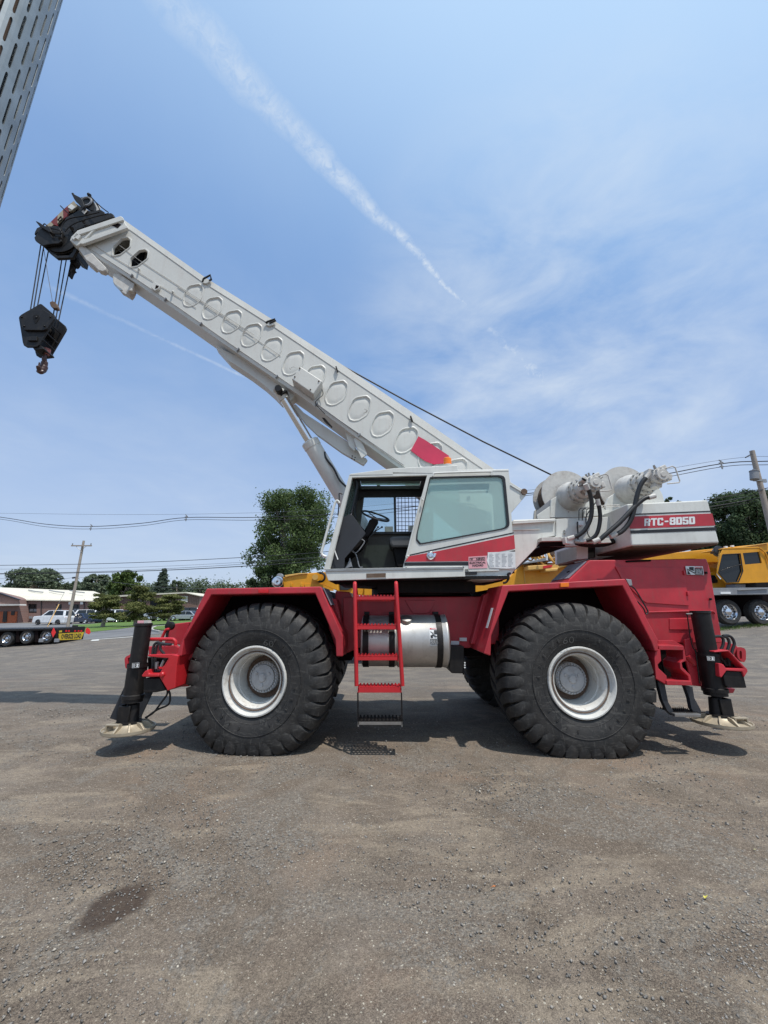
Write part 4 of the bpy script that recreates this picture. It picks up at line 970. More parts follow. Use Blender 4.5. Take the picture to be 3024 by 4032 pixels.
# axles
for X, Y0, Y1 in ((XR, 5.35, 7.7), (XL, 5.45, 7.6)):
    m = MB(); m.cyl((X, Y0, AX), (X, Y1, AX), .15, n=20); m.lathe((X, 6.5, AX), (0, 1, 0), [(-.35, .15), (-.22, .28), (.22, .28), (.35, .15)], 20); m.box((X, 5.75, AX), (.42, .3, .34)); m.box((X, 7.25, AX), (.42, .3, .34)); m.build('axle', GREASE, K, .02)

# ---- frame and fenders
MB().box((.35, 6.5, 1.30), (5.6, 1.15, .62)).build('frame', WELL, K, .02)
def fender(cr, outer, inner, Y0, Y1, name='fender'):
    pts = PP(cr, outer, Y0) + PP(cr, inner, Y0)
    o = MB().prism(pts, (0, Y1-Y0, 0)).build(name, RED, K, .012, seg=3)
    return o
FR = dict(o=[(78, 525), (10, 470), (180, 148), (865, 112), (1050, 450), (1050, 512)], )
fr_o = [(78, 528), (182, 148), (865, 112), (1048, 450), (1050, 515)]; fr_i = [(1030, 515), (1012, 465), (850, 150), (216, 182), (120, 430), (116, 541)]
fl_o = [(515, 545), (522, 495), (705, 110), (1435, 97), (1578, 415), (1578, 545)]; fl_i = [(1535, 545), (1530, 440), (1400, 140), (735, 150), (560, 440), (545, 542)]
f_r = fender('C7', fr_o, fr_i, 5.0, 5.72); f_l = fender('C5', fl_o, fl_i, 5.05, 5.75)
# same fenders on the far side
for pts in (PP('C7', fr_o + fr_i, 5.0), PP('C5', fl_o + fl_i, 5.05)):
    MB().prism([Vector((p.x, 7.32, p.z)) for p in pts], (0, .7, 0)).build('fender', RED, K, .012)
# wheel well liners (dark)
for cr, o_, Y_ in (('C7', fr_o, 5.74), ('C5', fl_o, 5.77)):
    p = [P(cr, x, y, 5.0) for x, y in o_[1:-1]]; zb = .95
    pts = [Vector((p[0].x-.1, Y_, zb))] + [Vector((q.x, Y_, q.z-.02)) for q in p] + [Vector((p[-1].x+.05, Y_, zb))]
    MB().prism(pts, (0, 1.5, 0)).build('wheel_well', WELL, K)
# anti-slip pads, lamps and labels on the fenders
fp = f_l
a, b = P('C5', 1440, 97, 5.05), P('C5', 1490, 205, 5.05)
q = [a + Vector((.012, .06, -.012)), b + Vector((.012, .06, -.02)), b + Vector((.012, .62, -.02)), a + Vector((.012, .62, -.012))]
MB().prism(q, (.006, 0, .004)).build('anti_slip_pad', STUDM, fp)
pr('marker_lamp', 'C5', [(1035, 138), (1097, 138), (1097, 117), (1035, 117)], 5.02, 5.05, REDLENS, fp, .004)
pr('marker_lamp', 'C7', [(506, 158), (552, 156), (552, 133), (506, 135)], 4.97, 5.0, ORANGE, f_r, .004)
# reflector strip on the sloping side panel of the rear fender
t0, t1_ = Vector(P('C7', 182, 148, 5.0)), Vector(P('C7', 78, 528, 5.0))
q = [t1_.lerp(t0, v) + Vector((-.010, y, 0)) for v, y in ((.36, .10), (.36, .19), (.66, .19), (.66, .10))]
MB().prism(q, (-.004, 0, 0)).build('reflector_strip', PAPER, f_r)
# mid frame side, red
fs_ = pr('frame_side', 'C6', [(100, 640), (100, 200), (250, 198), (1240, 192), (1240, 560), (1060, 590), (900, 580), (240, 580)], 5.72, 5.76, RED, K, .01)
for q in ([(928, 563), (990, 565), (992, 535), (930, 533)], [(995, 535), (1050, 536), (1050, 510), (995, 509)]):
    o = pr('label', 'C6', q, 5.70, 5.715, PAPER, fs_, 0)
pr('deck_block', 'C6', [(40, 640), (40, 150), (150, 158), (178, 222), (178, 600), (120, 640)], 5.78, 6.4, RED, K, .015)
pr('deck_block', 'C6', [(-10, 440), (-30, 200), (50, 212), (120, 560), (120, 640), (60, 640)], 5.5, 5.78, RED, K, .015)
pr('bulkhead', 'C6', [(1080, 560), (1180, 180), (1300, 120), (1300, 560)], 5.58, 5.76, RED, K, .015)
gk = pr('gusset', 'C6', [(575, 222), (810, 222), (770, 310), (740, 322), (640, 322), (620, 300)], 5.70, 5.72, RED, K, .004)
pr('battery_box', 'C6', [(918, 575), (1030, 575), (1030, 770), (1018, 785), (935, 783), (915, 760)], 5.45, 5.9, BLACK, K, .01)
for i in range(3): MB().cyl(P('C6', 1035, 702+i*18, 5.44), P('C6', 1035, 702+i*18, 5.40), .010, n=8).build('connector', PAPER, K)

# ---- front end: outrigger box
D = 'D8'
pr('front_plate', D, [(935, 185), (1175, 155), (1080, 450), (850, 420)], 5.85, 5.92, RED, K, .01)
pr('bumper_plate', D, [(650, 465), (985, 450), (1010, 458), (1022, 480), (1015, 580), (655, 575)], 5.62, 5.68, RED, K, .01)
ob = pr('outrigger_box', D, [(955, 565), (1030, 580), (1008, 700), (988, 985), (892, 1022), (790, 850), (790, 825), (905, 615)], 5.02, 5.5, REDB, K, .008)
pr('box_rim', D, [(640, 570), (890, 563), (955, 562), (800, 835), (788, 806), (905, 612), (650, 592)], 5.02, 5.09, REDB, K, .006)
pr('box_shelf', D, [(563, 830), (600, 780), (648, 752), (658, 806), (785, 806), (792, 846), (640, 850), (575, 848)], 5.0, 5.35, REDB, K, .01)
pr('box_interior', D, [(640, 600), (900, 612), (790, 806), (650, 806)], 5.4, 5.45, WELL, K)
pr('lower_skirt', D, [(990, 880), (1160, 830), (1160, 965), (1060, 972), (890, 1022), (985, 985)], 5.35, 5.4, RED, K, .006)
pr('side_web', D, [(1030, 580), (1250, 545), (1060, 740), (1005, 860)], 5.3, 5.36, RED, K, .006)
pr('beam_end', D, [(590, 868), (790, 862), (872, 1016), (745, 1042), (588, 1045)], 5.05, 6.9, BLACK, K, .01)
MB().lathe(P(D, 830, 815, 5.02), (0, -1, 0), [(0, .028), (.02, .028), (.03, .02), (.032, .001)], 16).build('pin', REDB, K)
MB().tube(PP(D, [(650, 374), (930, 372), (975, 384), (992, 410), (992, 450)], 5.3), .022, 10, sub=4).build('grab_rail', REDB, K)
MB().tube(PP(D, [(795, 420), (860, 275), (885, 252), (915, 250)], 5.6), .02, 10, sub=4).build('grab_rail', REDB, K)
MB().tube(PP(D, [(905, 250), (890, 300), (885, 350)], 5.6), .018, 10, sub=4).build('mirror_arm', BLACK, K)
MB().lathe(P(D, 935, 205, 5.7), (0, -1, 0), [(0, .06), (.05, .06), (.06, .04), (.06, .001)], 20).build('lamp', BLACK, K)
lp = round_poly(PP(D, [(350, 620), (372, 588), (440, 560), (440, 600), (400, 605), (392, 625), (392, 715), (400, 730), (395, 748), (360, 735)], 5.85), 2, .2); MB().prism(lp, (0, .05, 0)).build('tow_loop', RED, K, .008)
pr('tow_plate', D, [(395, 600), (440, 520), (470, 520), (470, 950), (378, 950), (405, 700)], 5.9, 5.95, RED, K, .008)
pr('mud_flap', D, [(165, 1368), (178, 1335), (352, 960), (470, 950), (700, 1045), (560, 1340), (560, 1365), (330, 1365), (270, 1398)], 5.5, 5.52, GREYD, K, .003)
for pp_ in (([(890, 1010), (885, 1070), (820, 1160), (720, 1290), (615, 1358)]), ([(905, 1010), (925, 1080), (905, 1190), (780, 1250), (700, 1300), (625, 1360)])):
    MB().tube(PP(D, pp_, 5.3), .012, 7, sub=5).build('hydraulic_hose', HOSE, K)
for pp_ in ([(715, 790), (705, 620), (715, 470), (760, 415), (830, 430), (900, 440), (940, 438)], [(745, 770), (735, 640), (745, 500), (775, 440), (820, 440)], [(830, 700), (862, 620), (850, 560), (805, 500), (810, 440), (850, 438)]):
    MB().tube(PP(D, pp_, 5.12), .0165, 8, sub=6).build('hydraulic_hose', HOSE, K)
for (x, y, x1, y1) in ((752, 745, 760, 660), (815, 715, 850, 640), (700, 790, 712, 700)): MB().cyl(P(D, x, y, 5.12), P(D, x1, y1, 5.12), .021, n=8, smooth=False).build('hose_fitting', STEEL if x != 700 else BLACK, K)
pr('valve_block', D, [(655, 806), (660, 770), (790, 770), (775, 806)], 5.1, 5.3, BLACK, K, .01)

def jlabel(cr, bl, br, tr, tl, Y, par):
    """worn printed sign: frame, lines of print and a pictogram"""
    q = [P(cr, *p, Y) for p in (bl, br, tr, tl)]
    def f(u, v): return (q[0]*(1-u)+q[1]*u)*(1-v)+(q[3]*(1-u)+q[2]*u)*v
    for i, (u0, v0, u1, v1) in enumerate(((0, 0, 1, .06), (0, .94, 1, 1), (0, .06, .04, .94), (.96, .06, 1, .94), (.08, .66, .45, .76), (.08, .42, .48, .52), (.08, .2, .4, .3))):
        MB().prism([f(u0, v0), f(u1, v0), f(u1, v1), f(u0, v1)], (0, -.001, 0)).build('print', PAPER, par)
    MB().prism([f(u, v) for u, v in ((.55, .15), (.7, .2), (.78, .1), (.9, .25), (.82, .45), (.92, .7), (.75, .85), (.58, .75), (.66, .5))], (0, -.001, 0)).build('pictogram', PAPER, par)
def jack(cr, top, foot, Y, padr, mir, padz, rt):
    """vertical outrigger jack with its round float pad"""
    t = P(cr, *top, Y); f = P(cr, *foot, Y); X = (t.x+f.x)/2; zt = t.z; zp = padz
    j = grp('outrigger_jack', K)
    m = MB(); zc = zt-(zt-zp)*.40
    m.lathe((X, Y, 0), (0, 0, 1), [(zt+.01, .001), (zt+.01, rt*.9), (zt+.01, rt*1.06), (zt-.02, rt*1.08), (zt-.03, rt), (zc, rt), (zc, .02)], 32); m.build('cylinder', BLACK, j)
    m = MB(); zd = zp + .34; m.lathe((X, Y, 0), (0, 0, 1), [(zc+.01, rt*1.2), (zc-.03, rt*1.22), (zc-.035, rt*1.14), (zd+.05, rt*1.14), (zd+.04, rt*1.3), (zd, rt*1.3), (zd-.005, rt*1.18), (zd-.04, rt*1.18), (zd-.045, .01)], 32); m.build('sleeve', BLACK, j)
    MB().cyl((X, Y, zd), (X, Y, zp+.2), .05, n=16).build('rod', GREASE, j)
    m = MB(); m.cyl((X+mir*.02, Y, zp+.27), (X+mir*.03, Y, zp+.06), .066, .078, 20); m.box((X-mir*.10, Y-.02, zp+.17), (.03, .13, .2)); m.box((X-mir*.03, Y-.09, zp+.17), (.14, .02, .2)); m.build('pad_socket', BLACK, j, .008)
    zl = zp+.06; m = MB(); m.lathe((X, Y, zp), (0, 0, 1), [(.055, .001), (.075, .09), (.07, .13), (.045, .15), (.012, padr*.8), (.004, padr*.93), (.016, padr*.96), (.018, padr), (-.012, padr), (-.02, padr*.98), (-.02, .001)], 56)
    pd = m.build('float_pad', PAD, j)
    rb_ = MB()
    for k in range(10):
        a = 2*PI*k/10+.25; u = Vector((math.cos(a), math.sin(a), 0)); w = Vector((-u.y, u.x, 0))*.011; c0 = Vector((X, Y, zp))
        rb_.prism([c0+u*.12+w+Vector((0, 0, .01)), c0+u*padr*.93+w+Vector((0, 0, .006)), c0+u*padr*.93+w+Vector((0, 0, .02)), c0+u*.2+w+Vector((0, 0, .075)), c0+u*.12+w+Vector((0, 0, .085))], w*-2)
    rb_.build('rib', PAD, pd, .003)['kind'] = 'stuff'
    hd = MB(); hx = X-.08*mir; hy = Y-padr*.62
    for dx in (-.07, .07): hd.box((hx+dx, hy, zp+.045), (.018, .05, .07))
    hd.box((hx, hy, zp+.085), (.16, .05, .018)); hd.build('pad_handle', PAD, pd, .004)
    MB().lathe((X, Y, zp), (0, 0, 1), [(.055, .1), (.075, .14), (.085, .14), (.09, .10), (.09, .001)], 24).build('pad_collar', BLACK, pd)
    return j, X
j1, X1 = jack('D8', (575, 180), (430, 1440), 5.22, .287, 1, .24, .097)
# stands slightly crooked label and warning light stump on top
lb = pr('label', 'D8', [(438, 742), (540, 735), (545, 660), (445, 668)], 5.085, 5.1, BLACKP, j1, 0)
jlabel('D8', (445, 735), (535, 729), (538, 668), (450, 675), 5.08, lb)
pr('lens_stub', 'D8', [(510, 178), (590, 176), (590, 140), (512, 142)], 5.18, 5.26, PINKP, j1, .004); pr('lens_stub', 'D8', [(592, 176), (648, 174), (645, 138), (592, 140)], 5.18, 5.26, CREAM, j1, .004)
j2, X2 = jack('E3', (400, 30), (780, 1740), 5.25, .308, -1, .31, .105)
lb = pr('label', 'E3', [(535, 815), (668, 822), (660, 735), (525, 728)], 5.10, 5.112, BLACKP, j2, 0)
jlabel('E3', (545, 805), (660, 812), (652, 745), (535, 738), 5.095, lb)

# ---- rear end
E = 'E3'; S = 'C7'
hood = MB().prism(PP(S, [(667, 8), (1318, 0), (1338, 60), (1378, 300), (1402, 430), (1402, 470), (1050, 470), (960, 300), (880, 150), (545, 130), (556, 112)], 5.45), (0, .65, 0)).build('hood', RED, K, .015, seg=3)
pr('hood_core', S, [(760, 20), (1318, 8), (1402, 470), (900, 470)], 6.1, 7.6, RED, K, .01)
# dark anti-slip panel on the hood's sloping front
a = P(S, 667, 8, 5.45); b = P(S, 556, 112, 5.45); a2 = a.lerp(b, .06); b2 = a.lerp(b, .97)
nrm = Vector((b.z-a.z, 0, a.x-b.x)).normalized()
if nrm.x > 0: nrm = -nrm
MB().prism([a2+Vector((0, .04, 0))+nrm*.004, b2+Vector((0, .04, 0))+nrm*.004, b2+Vector((0, .62, 0))+nrm*.004, a2+Vector((0, .62, 0))+nrm*.004], nrm*.006).build('anti_slip_pad', STUDM, hood)
c = a.lerp(b, .55)+Vector((0, .3, 0))+nrm*.012; MB().prism([c+Vector((.02, 0, .015)), c+Vector((0, .06, 0)), c+Vector((-.02, 0, -.015)), c+Vector((0, -.06, 0))], nrm*.004).build('latch_hole', WELL, hood)
pr('engine_door', S, [(808, 42), (1188, 52), (1222, 262), (985, 246), (962, 232), (850, 120)], 5.435, 5.45, RED, hood, .005)
for x, y in ((1192, 78), (1212, 195), (1315, 78), (1340, 225)): MB().box(P(S, x, y, 5.43), (.022, .03, .06 if x < 1300 else .03)).build('hinge', BLACK if x > 1300 else RED, hood, .004)
pr('louvre', S, [(870, 10), (1010, 4), (1008, 14), (872, 20)], 5.43, 5.45, WELL, hood, .003)
st = pr('warning_sticker', S, [(1208, 88), (1303, 91), (1296, 42), (1200, 41)], 5.432, 5.436, PAPER, hood, 0)
pr('picture', S, [(1212, 62), (1230, 86), (1212, 86)], 5.428, 5.432, BLACKP, st, 0); pr('picture', S, [(1222, 46), (1246, 46), (1246, 68), (1222, 60)], 5.428, 5.432, BLACKP, st, 0)
MB().tube(PP(S, [(1208, 56), (1228, 68), (1252, 80)], 5.43), .006, 5).build('picture', BLACKP, st)
pr('sticker_text_block', S, [(1254, 88), (1299, 89), (1295, 54), (1251, 53)], 5.428, 5.432, BLACKP, st, 0)
text('DANGER', PP(S, [(1252, 53), (1294, 54), (1293, 45), (1251, 44)], 5.43), REDLENS, st)
for i in range(4): text(('IMPROPER USE', 'OF MACHINERY', 'CAN CAUSE', 'DEATH')[i], PP(S, [(1256, 65+i*7), (1293, 66+i*7), (1292, 60+i*7), (1255, 59+i*7)], 5.427), PAPER, st)
MB().tube(PP(S, [(985, 298), (1200, 292), (1350, 292), (1362, 300), (1364, 308)], 5.435), .011, 8).build('hood_ledge', RED, hood)
pr('lower_panel', S, [(1112, 333), (1235, 330), (1240, 395), (1112, 395)], 5.435, 5.45, RED, hood, .006)
pr('lamp_housing', S, [(868, 112), (900, 116), (906, 148), (888, 152)], 5.25, 5.4, STEEL, K, .006)
MB().tube(PP(S, [(888, 152), (905, 156), (930, 185), (985, 280), (990, 298), (980, 308), (965, 275), (930, 235)], 5.1), .009, 7, sub=4).build('lamp_cable', HOSE, K)
pr('rear_bumper', E, [(100, 480), (150, 452), (600, 440), (1000, 560), (1030, 600), (930, 800), (860, 640), (620, 640), (330, 700), (120, 700)], 5.55, 5.62, RED, K, .01)
lp = round_poly(PP(E, [(1010, 600), (1080, 595), (1140, 620), (1155, 660), (1155, 790), (1130, 835), (1090, 830), (1020, 760)], 5.75), 3, .3)
li = round_poly(PP(E, [(1050, 660), (1075, 650), (1090, 670), (1095, 770), (1085, 800), (1058, 780)], 5.75), 2, .3)
MB().holes(lp, [li], (0, .05, 0)).build('tow_loop', RED, K, .006)
pr('rear_box', E, [(650, 660), (880, 640), (1180, 945), (1185, 985), (1130, 1075), (1100, 985), (850, 970), (770, 1080), (740, 1060), (720, 850), (780, 860), (845, 935), (1120, 935), (880, 665), (660, 680)], 5.08, 5.4, RED, K, .008)
pr('rear_box_floor', E, [(730, 860), (800, 870), (848, 940), (1180, 940), (1182, 975), (850, 972), (770, 1060), (735, 1040)], 5.1, 5.5, RED, K, .008)
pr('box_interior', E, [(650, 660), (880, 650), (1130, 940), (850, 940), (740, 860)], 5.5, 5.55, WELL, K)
pr('beam_end', E, [(850, 975), (1165, 985), (1130, 1075), (1172, 1243), (880, 1243), (835, 1210), (800, 1060)], 5.1, 6.9, BLACK, K, .01)
pr('lower_bracket', E, [(400, 1000), (760, 1000), (840, 1240), (995, 1255), (960, 1325), (870, 1325), (760, 1230), (330, 1210), (300, 1100)], 5.62, 5.7, RED, K, .01)
pr('jack_bracket', E, [(270, 645), (380, 640), (420, 1210), (320, 1200), (330, 900)], 5.38, 5.5, GREASE, K, .01)
MB().tube(PP(E, [(220, 720), (260, 770), (330, 850), (340, 890)], 5.36), [.05, .05, .045, .03], 10, sub=3).build('hinge_pin', RED, K)
for pp_ in ([(840, 890), (770, 780), (735, 700), (790, 560), (790, 460), (740, 425), (630, 430)], [(890, 890), (870, 740), (865, 640), (890, 540), (860, 450), (780, 420)], [(980, 900), (930, 740), (940, 640), (970, 540), (935, 450), (870, 412), (800, 415)]):
    MB().tube(PP(E, pp_, 5.2), .017, 8, sub=6).build('hydraulic_hose', HOSE, K)
for x, y, x1, y1 in ((840, 890, 790, 790), (890, 890, 872, 770), (985, 900, 940, 790), (905, 830, 890, 700)): MB().cyl(P(E, x, y, 5.2), P(E, x1, y1, 5.2), .024, n=8, smooth=False).build('hose_fitting', BLACK, K)
MB().tube(PP(E, [(205, 75), (225, 90), (240, 200), (270, 420), (310, 590), (350, 650), (370, 760), (400, 1000), (420, 1170)], 5.1), .007, 6, sub=4).build('hard_line', GREASE, K)
MB().tube(PP(E, [(205, 72), (300, 66)], 5.12), .008, 6).build('line_clip', STEEL, K)
# rear steps
S = 'C7'
pr('step_tread', S, [(1048, 482), (1190, 486), (1196, 510), (1054, 507)], 5.02, 5.3, RED, K, .006)
pr('step_back', S, [(1048, 455), (1135, 455), (1190, 486), (1048, 484)], 5.3, 5.33, RED, K, .004)
pr('step_side', S, [(1036, 500), (1060, 506), (1066, 568), (1046, 590), (1050, 608), (1096, 652), (1098, 704), (1036, 668), (1028, 560)], 5.02, 5.3, RED, K, .006)
pr('step_side', S, [(1186, 486), (1196, 505), (1205, 568), (1180, 580), (1184, 604), (1228, 648), (1240, 708), (1224, 704), (1216, 656), (1172, 615), (1168, 578), (1188, 560)], 5.02, 5.32, RED, K, .006)
pr('step_tread', S, [(1095, 678), (1232, 680), (1238, 706), (1097, 704)], 5.0, 5.3, RED, K, .006)
pr('step_box_back', S, [(1055, 505), (1200, 505), (1232, 690), (1095, 690)], 5.5, 5.53, WELL, K)
pr('side_plate', S, [(1196, 450), (1240, 440), (1262, 560), (1290, 712), (1240, 706), (1205, 570)], 5.35, 5.38, RED, K, .006)
pr('step_hanger', S, [(1044, 680), (1084, 690), (1104, 795), (1140, 862), (1128, 874), (1098, 846), (1072, 790)], 5.06, 5.12, GREYD, K, .004)
pr('step_hanger', S, [(1198, 708), (1240, 712), (1250, 775), (1288, 845), (1285, 880), (1262, 880), (1234, 835), (1222, 775)], 5.06, 5.12, GREYD, K, .004)
so_ = pr('lower_step', S, [(1140, 862), (1286, 864), (1288, 882), (1142, 880)], 4.98, 5.04, STEEL, K, .004)
def grating(parent, x0, x1, y0, y1, z, mat, nx=12, ny=3, name='tread_grating'):
    """perforated safety tread: plate with diamond holes and raised teeth"""
    g = MB(); hs = []; W_ = (x1-x0)/nx; H_ = (y1-y0)/ny
    for j in range(ny):
        for i in range(nx - (j % 2)):
            cx_ = x0 + W_*(i+.5+(j % 2)*.5); cy_ = y0 + H_*(j+.5); hs.append([(cx_-W_*.36, cy_, z), (cx_, cy_-H_*.33, z), (cx_+W_*.36, cy_, z), (cx_, cy_+H_*.33, z)])
    g.holes([(x0, y0, z), (x1, y0, z), (x1, y1, z), (x0, y1, z)], hs, (0, 0, -.006))
    for j in range(ny+1):
        for i in range(nx):
            cx_ = x0+W_*(i+.5); cy_ = y0+H_*j
            g.add([(cx_-W_*.3, cy_, z), (cx_+W_*.3, cy_, z), (cx_+W_*.16, cy_, z+.017), (cx_-W_*.16, cy_, z+.017)], [(0, 1, 2, 3)])
    return g.build(name, mat, parent)
q0, q1 = P(S, 1142, 862, 5.0), P(S, 1286, 864, 5.0)
grating(so_, q0.x, q1.x, 5.04, 5.26, q0.z, GREASE)
# ---- ladder
lad = grp('ladder', K)
def rail(x0, y0, x1, y1, bx):
    a = P('C6', x0, y0+26, 4.98); b = P('C6', x1, y1, 4.98); t = P('C6', x0, y0, 5.02)
    pts = [b, a, t+Vector((0, .06, 0)), t+Vector((0, .16, -.02)), a+Vector((0, .26, -.06)), Vector((a.x, 5.3, a.z-.42)), Vector((a.x, 5.6, a.z-.5))]
    MB().tube(pts, .0245, 12, sub=5).build('rail', REDB, lad)
rail(190, 124, 203, 880, 0); rail(510, 122, 556, 880, 0)
for (xa, xb, yt, yb, gm, Yg) in ((197, 507, 190, 218, REDB, 4.98), (198, 518, 414, 446, REDB, 4.98), (200, 525, 652, 684, REDB, 4.98), (212, 548, 892, 932, REDB, 4.97), (212, 556, 1150, 1180, STEEL, 4.96)):
    s_ = pr('step', 'C6', [(xa, yb), (xb, yb), (xb, yt), (xa, yt)], Yg, Yg+.02, gm, lad, .003)
    a = P('C6', xa, yt, Yg); b = P('C6', xb, yt, Yg)
    grating(s_, a.x, b.x, Yg, Yg+.20, a.z, gm if gm is REDB else GREASE)
    for X in (a.x+.006, b.x-.006): MB().box((X, Yg+.1, a.z-.03), (.012, .2, .06)).build('side_flange', gm, s_)
    MB().box(((a.x+b.x)/2, Yg+.2, a.z-.03), (b.x-a.x, .012, .06)).build('rear_flange', gm, s_)
for xs_, xe in ((212, 214), (548, 553)): MB().prism([P('C6', xs_-5, 932, 4.96), P('C6', xs_+5, 932, 4.96), P('C6', xe+5, 1150, 4.96), P('C6', xe-5, 1150, 4.96)], (0, .03, 0)).build('hanger_strap', GREASE, lad)
pr('bracket', 'C6', [(196, 620), (210, 600), (214, 660), (204, 690)], 4.97, 5.1, REDB, lad, .003)
# ---- tank
tk = grp('fuel_tank', K)
yc = 5.52; zt = P('C6', 700, 340, 5.4); X0 = P('C6', 515, 500, 5.2).x; X1_ = P('C6', 905, 500, 5.25).x; Xa = P('C6', 232, 500, 5.2).x
zc = 1.235; Rt = .335
m = MB(); m.lathe((X0, yc, zc), (1, 0, 0), [(0, .001), (0, Rt-.02), (.012, Rt), (X1_-X0-.03, Rt), (X1_-X0-.02, Rt+.007), (X1_-X0, Rt+.007), (X1_-X0+.02, Rt-.03), (X1_-X0+.035, .2), (X1_-X0+.04, .001)], 72); m.build('shell', ALU, tk)
m = MB(); m.lathe((Xa, yc, zc+.0), (1, 0, 0), [(0, .001), (.0, Rt-.06), (.015, Rt-.018), (.03, Rt-.01), (X0-Xa-.02, Rt-.01), (X0-Xa, Rt-.03)], 72); m.build('shell', ALU, tk)
def strap(xc, w, r): MB().lathe((xc-w/2, yc, zc), (1, 0, 0), [(0, r), (0, r+.008), (w, r+.008), (w, r)], 72).build('strap', BLACK, tk)
for x, w in ((270, .075), (475, .075)): strap(P('C6', x, 500, 5.19).x, w, Rt-.008)
strap(P('C6', 845, 500, 5.19).x, .075, Rt)
for x in (270, 475, 845):
    c = P('C6', x, 330, 5.3); MB().box((P('C6', x, 500, 5.19).x, 5.6, zc+Rt+.02), (.07, .12, .04)).build('strap_bracket', BLACK, tk, .005)
c = Vector((P('C6', 588, 380, 5.25).x, yc-.20, zc+Rt*.80)); ax_ = Vector((0, -.5, 1)); MB().lathe(c, ax_, [(-.04, .08), (.03, .08), (.035, .072), (.04, .001)], 28).build('filler_cap', STEEL, tk)
q = [P('C6', x, y, yc-Rt-.004) for x, y in ((767, 568), (832, 568), (828, 434), (765, 434))]
def wrap(p):  # on to the barrel
    dz = p.z-zc; return Vector((p.x, yc-math.sqrt(max(0, (Rt+.002)**2-dz*dz))-.002, p.z))
def barrel(name, x0, y0, x1, y1, mat, par, lift=0):
    a = P('C6', x0, y0, yc-Rt); b = P('C6', x1, y1, yc-Rt); vs_ = []; fs = []
    for i in range(9):
        z_ = a.z + (b.z-a.z)*i/8
        for X in (a.x, b.x): v = wrap(Vector((X, 0, z_))); v.y -= lift; vs_.append(v)
    for i in range(8): fs.append((2*i, 2*i+1, 2*i+3, 2*i+2))
    mb = MB(); mb.add(vs_, fs, 0, True); return mb.build(name, mat, par)
ds = barrel('danger_sticker', 767, 568, 831, 434, PAPER, tk)
barrel('sticker_band', 768, 447, 829, 436, REDLENS, ds, .002); barrel('sticker_text_block', 770, 562, 829, 517, BLACKP, ds, .002)
barrel('picture', 800, 484, 824, 452, BLACKP, ds, .002); barrel('picture', 772, 511, 790, 490, BLACKP, ds, .002)
def wtube(pts): return [Vector((w.x, w.y-.003, w.z)) for w in (wrap(P('C6', x, y, yc-Rt)) for x, y in pts)]
MB().tube(wtube([(772, 462), (790, 474), (800, 490), (822, 500)]), .004, 4).build('picture', BLACKP, ds); MB().tube(wtube([(795, 470), (785, 486), (812, 505)]), .004, 4).build('picture', BLACKP, ds)
def wtext(s, x0, y0, x1, y1, mat, lift=.004):
    q = [P('C6', x, y, yc-Rt) for x, y in ((x0, y0), (x1, y0), (x1, y1), (x0, y1))]
    q = [Vector((w.x, w.y-lift, w.z)) for w in map(wrap, q)]; text(s, q, mat, ds)
wtext('DANGER', 782, 446, 822, 437, PAPER, .006)
for i, s in enumerate(('IMPROPER USE OF', 'MACHINERY WILL', 'CAUSE DEATH OR', 'SERIOUS INJURY')): wtext(s, 773, 530+i*10, 826, 523+i*10, PAPER)

# ---- turntable and superstructure
MB().lathe((.60, 6.5, 0), (0, 0, 1), [(1.84, .80), (1.98, .80), (1.985, .78), (2.05, .78), (2.06, .001)], 64).build('turntable', GREASE, K)
MB().box((.7, 6.5, 2.12), (2.2, 1.1, .14)).build('turntable_deck', GREASE, K, .02)
S = 'C4'
# superstructure side plate (white) right of the cab
sp_ = pr('superstructure_side', S, [(90, 452), (300, 436), (428, 432), (428, 530), (345, 545), (322, 590), (165, 752), (105, 760), (60, 700)], 5.75, 5.8, WHITE, K, .006)
MB().tube(PP(S, [(178, 447), (300, 443), (420, 438)], 5.72), .022, 8).build('top_rail', WHITE, sp_)
pr('top_rail_plate', S, [(178, 442), (424, 433), (424, 446), (178, 462)], 5.70, 5.75, WHITE, sp_, .004)
pr('side_rib', S, [(182, 494), (335, 490), (335, 494), (182, 498)], 5.73, 5.75, WHITE, sp_, .002)
pr('superstructure_far', S, [(90, 452), (428, 432), (740, 425), (740, 590), (345, 600), (165, 752), (60, 700)], 6.9, 7.0, WHITE, K, .006)
pr('winch_base', S, [(428, 432), (745, 420), (755, 470), (750, 570), (600, 590), (500, 592), (400, 590), (428, 530)], 5.72, 5.8, WHITE, K, .006)
pr('base_floor', S, [(340, 590), (480, 590), (480, 600), (330, 600)], 5.8, 6.9, WELL, K)
pr('rail_channel', S, [(343, 540), (455, 537), (490, 545), (490, 560), (343, 562)], 5.6, 5.75, CREAM, K, .004)
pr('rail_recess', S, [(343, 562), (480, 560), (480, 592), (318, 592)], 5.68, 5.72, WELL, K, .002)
pr('hose_bracket', S, [(478, 538), (525, 538), (528, 575), (515, 578), (485, 575)], 5.5, 5.6, WHITE, K, .004)
pr('hose_bracket', S, [(688, 545), (735, 543), (750, 570), (690, 573)], 5.5, 5.6, WHITE, K, .004)
pr('rear_post', S, [(545, 590), (613, 588), (613, 664), (548, 668)], 5.9, 6.6, WHITE, K, .004)
pr('rear_post', S, [(655, 598), (760, 590), (770, 615), (880, 620), (830, 640), (655, 660)], 6.2, 6.9, WHITE, K, .004)
pr('post_shadow_fill', S, [(613, 588), (655, 586), (655, 656), (613, 660)], 6.0, 6.6, GREASE, K, .002)  # black fill standing for the shade between the posts
MB().tube(PP(S, [(640, 590), (650, 562), (700, 560)], 5.6), .02, 6).build('pipe', BLACK, K)
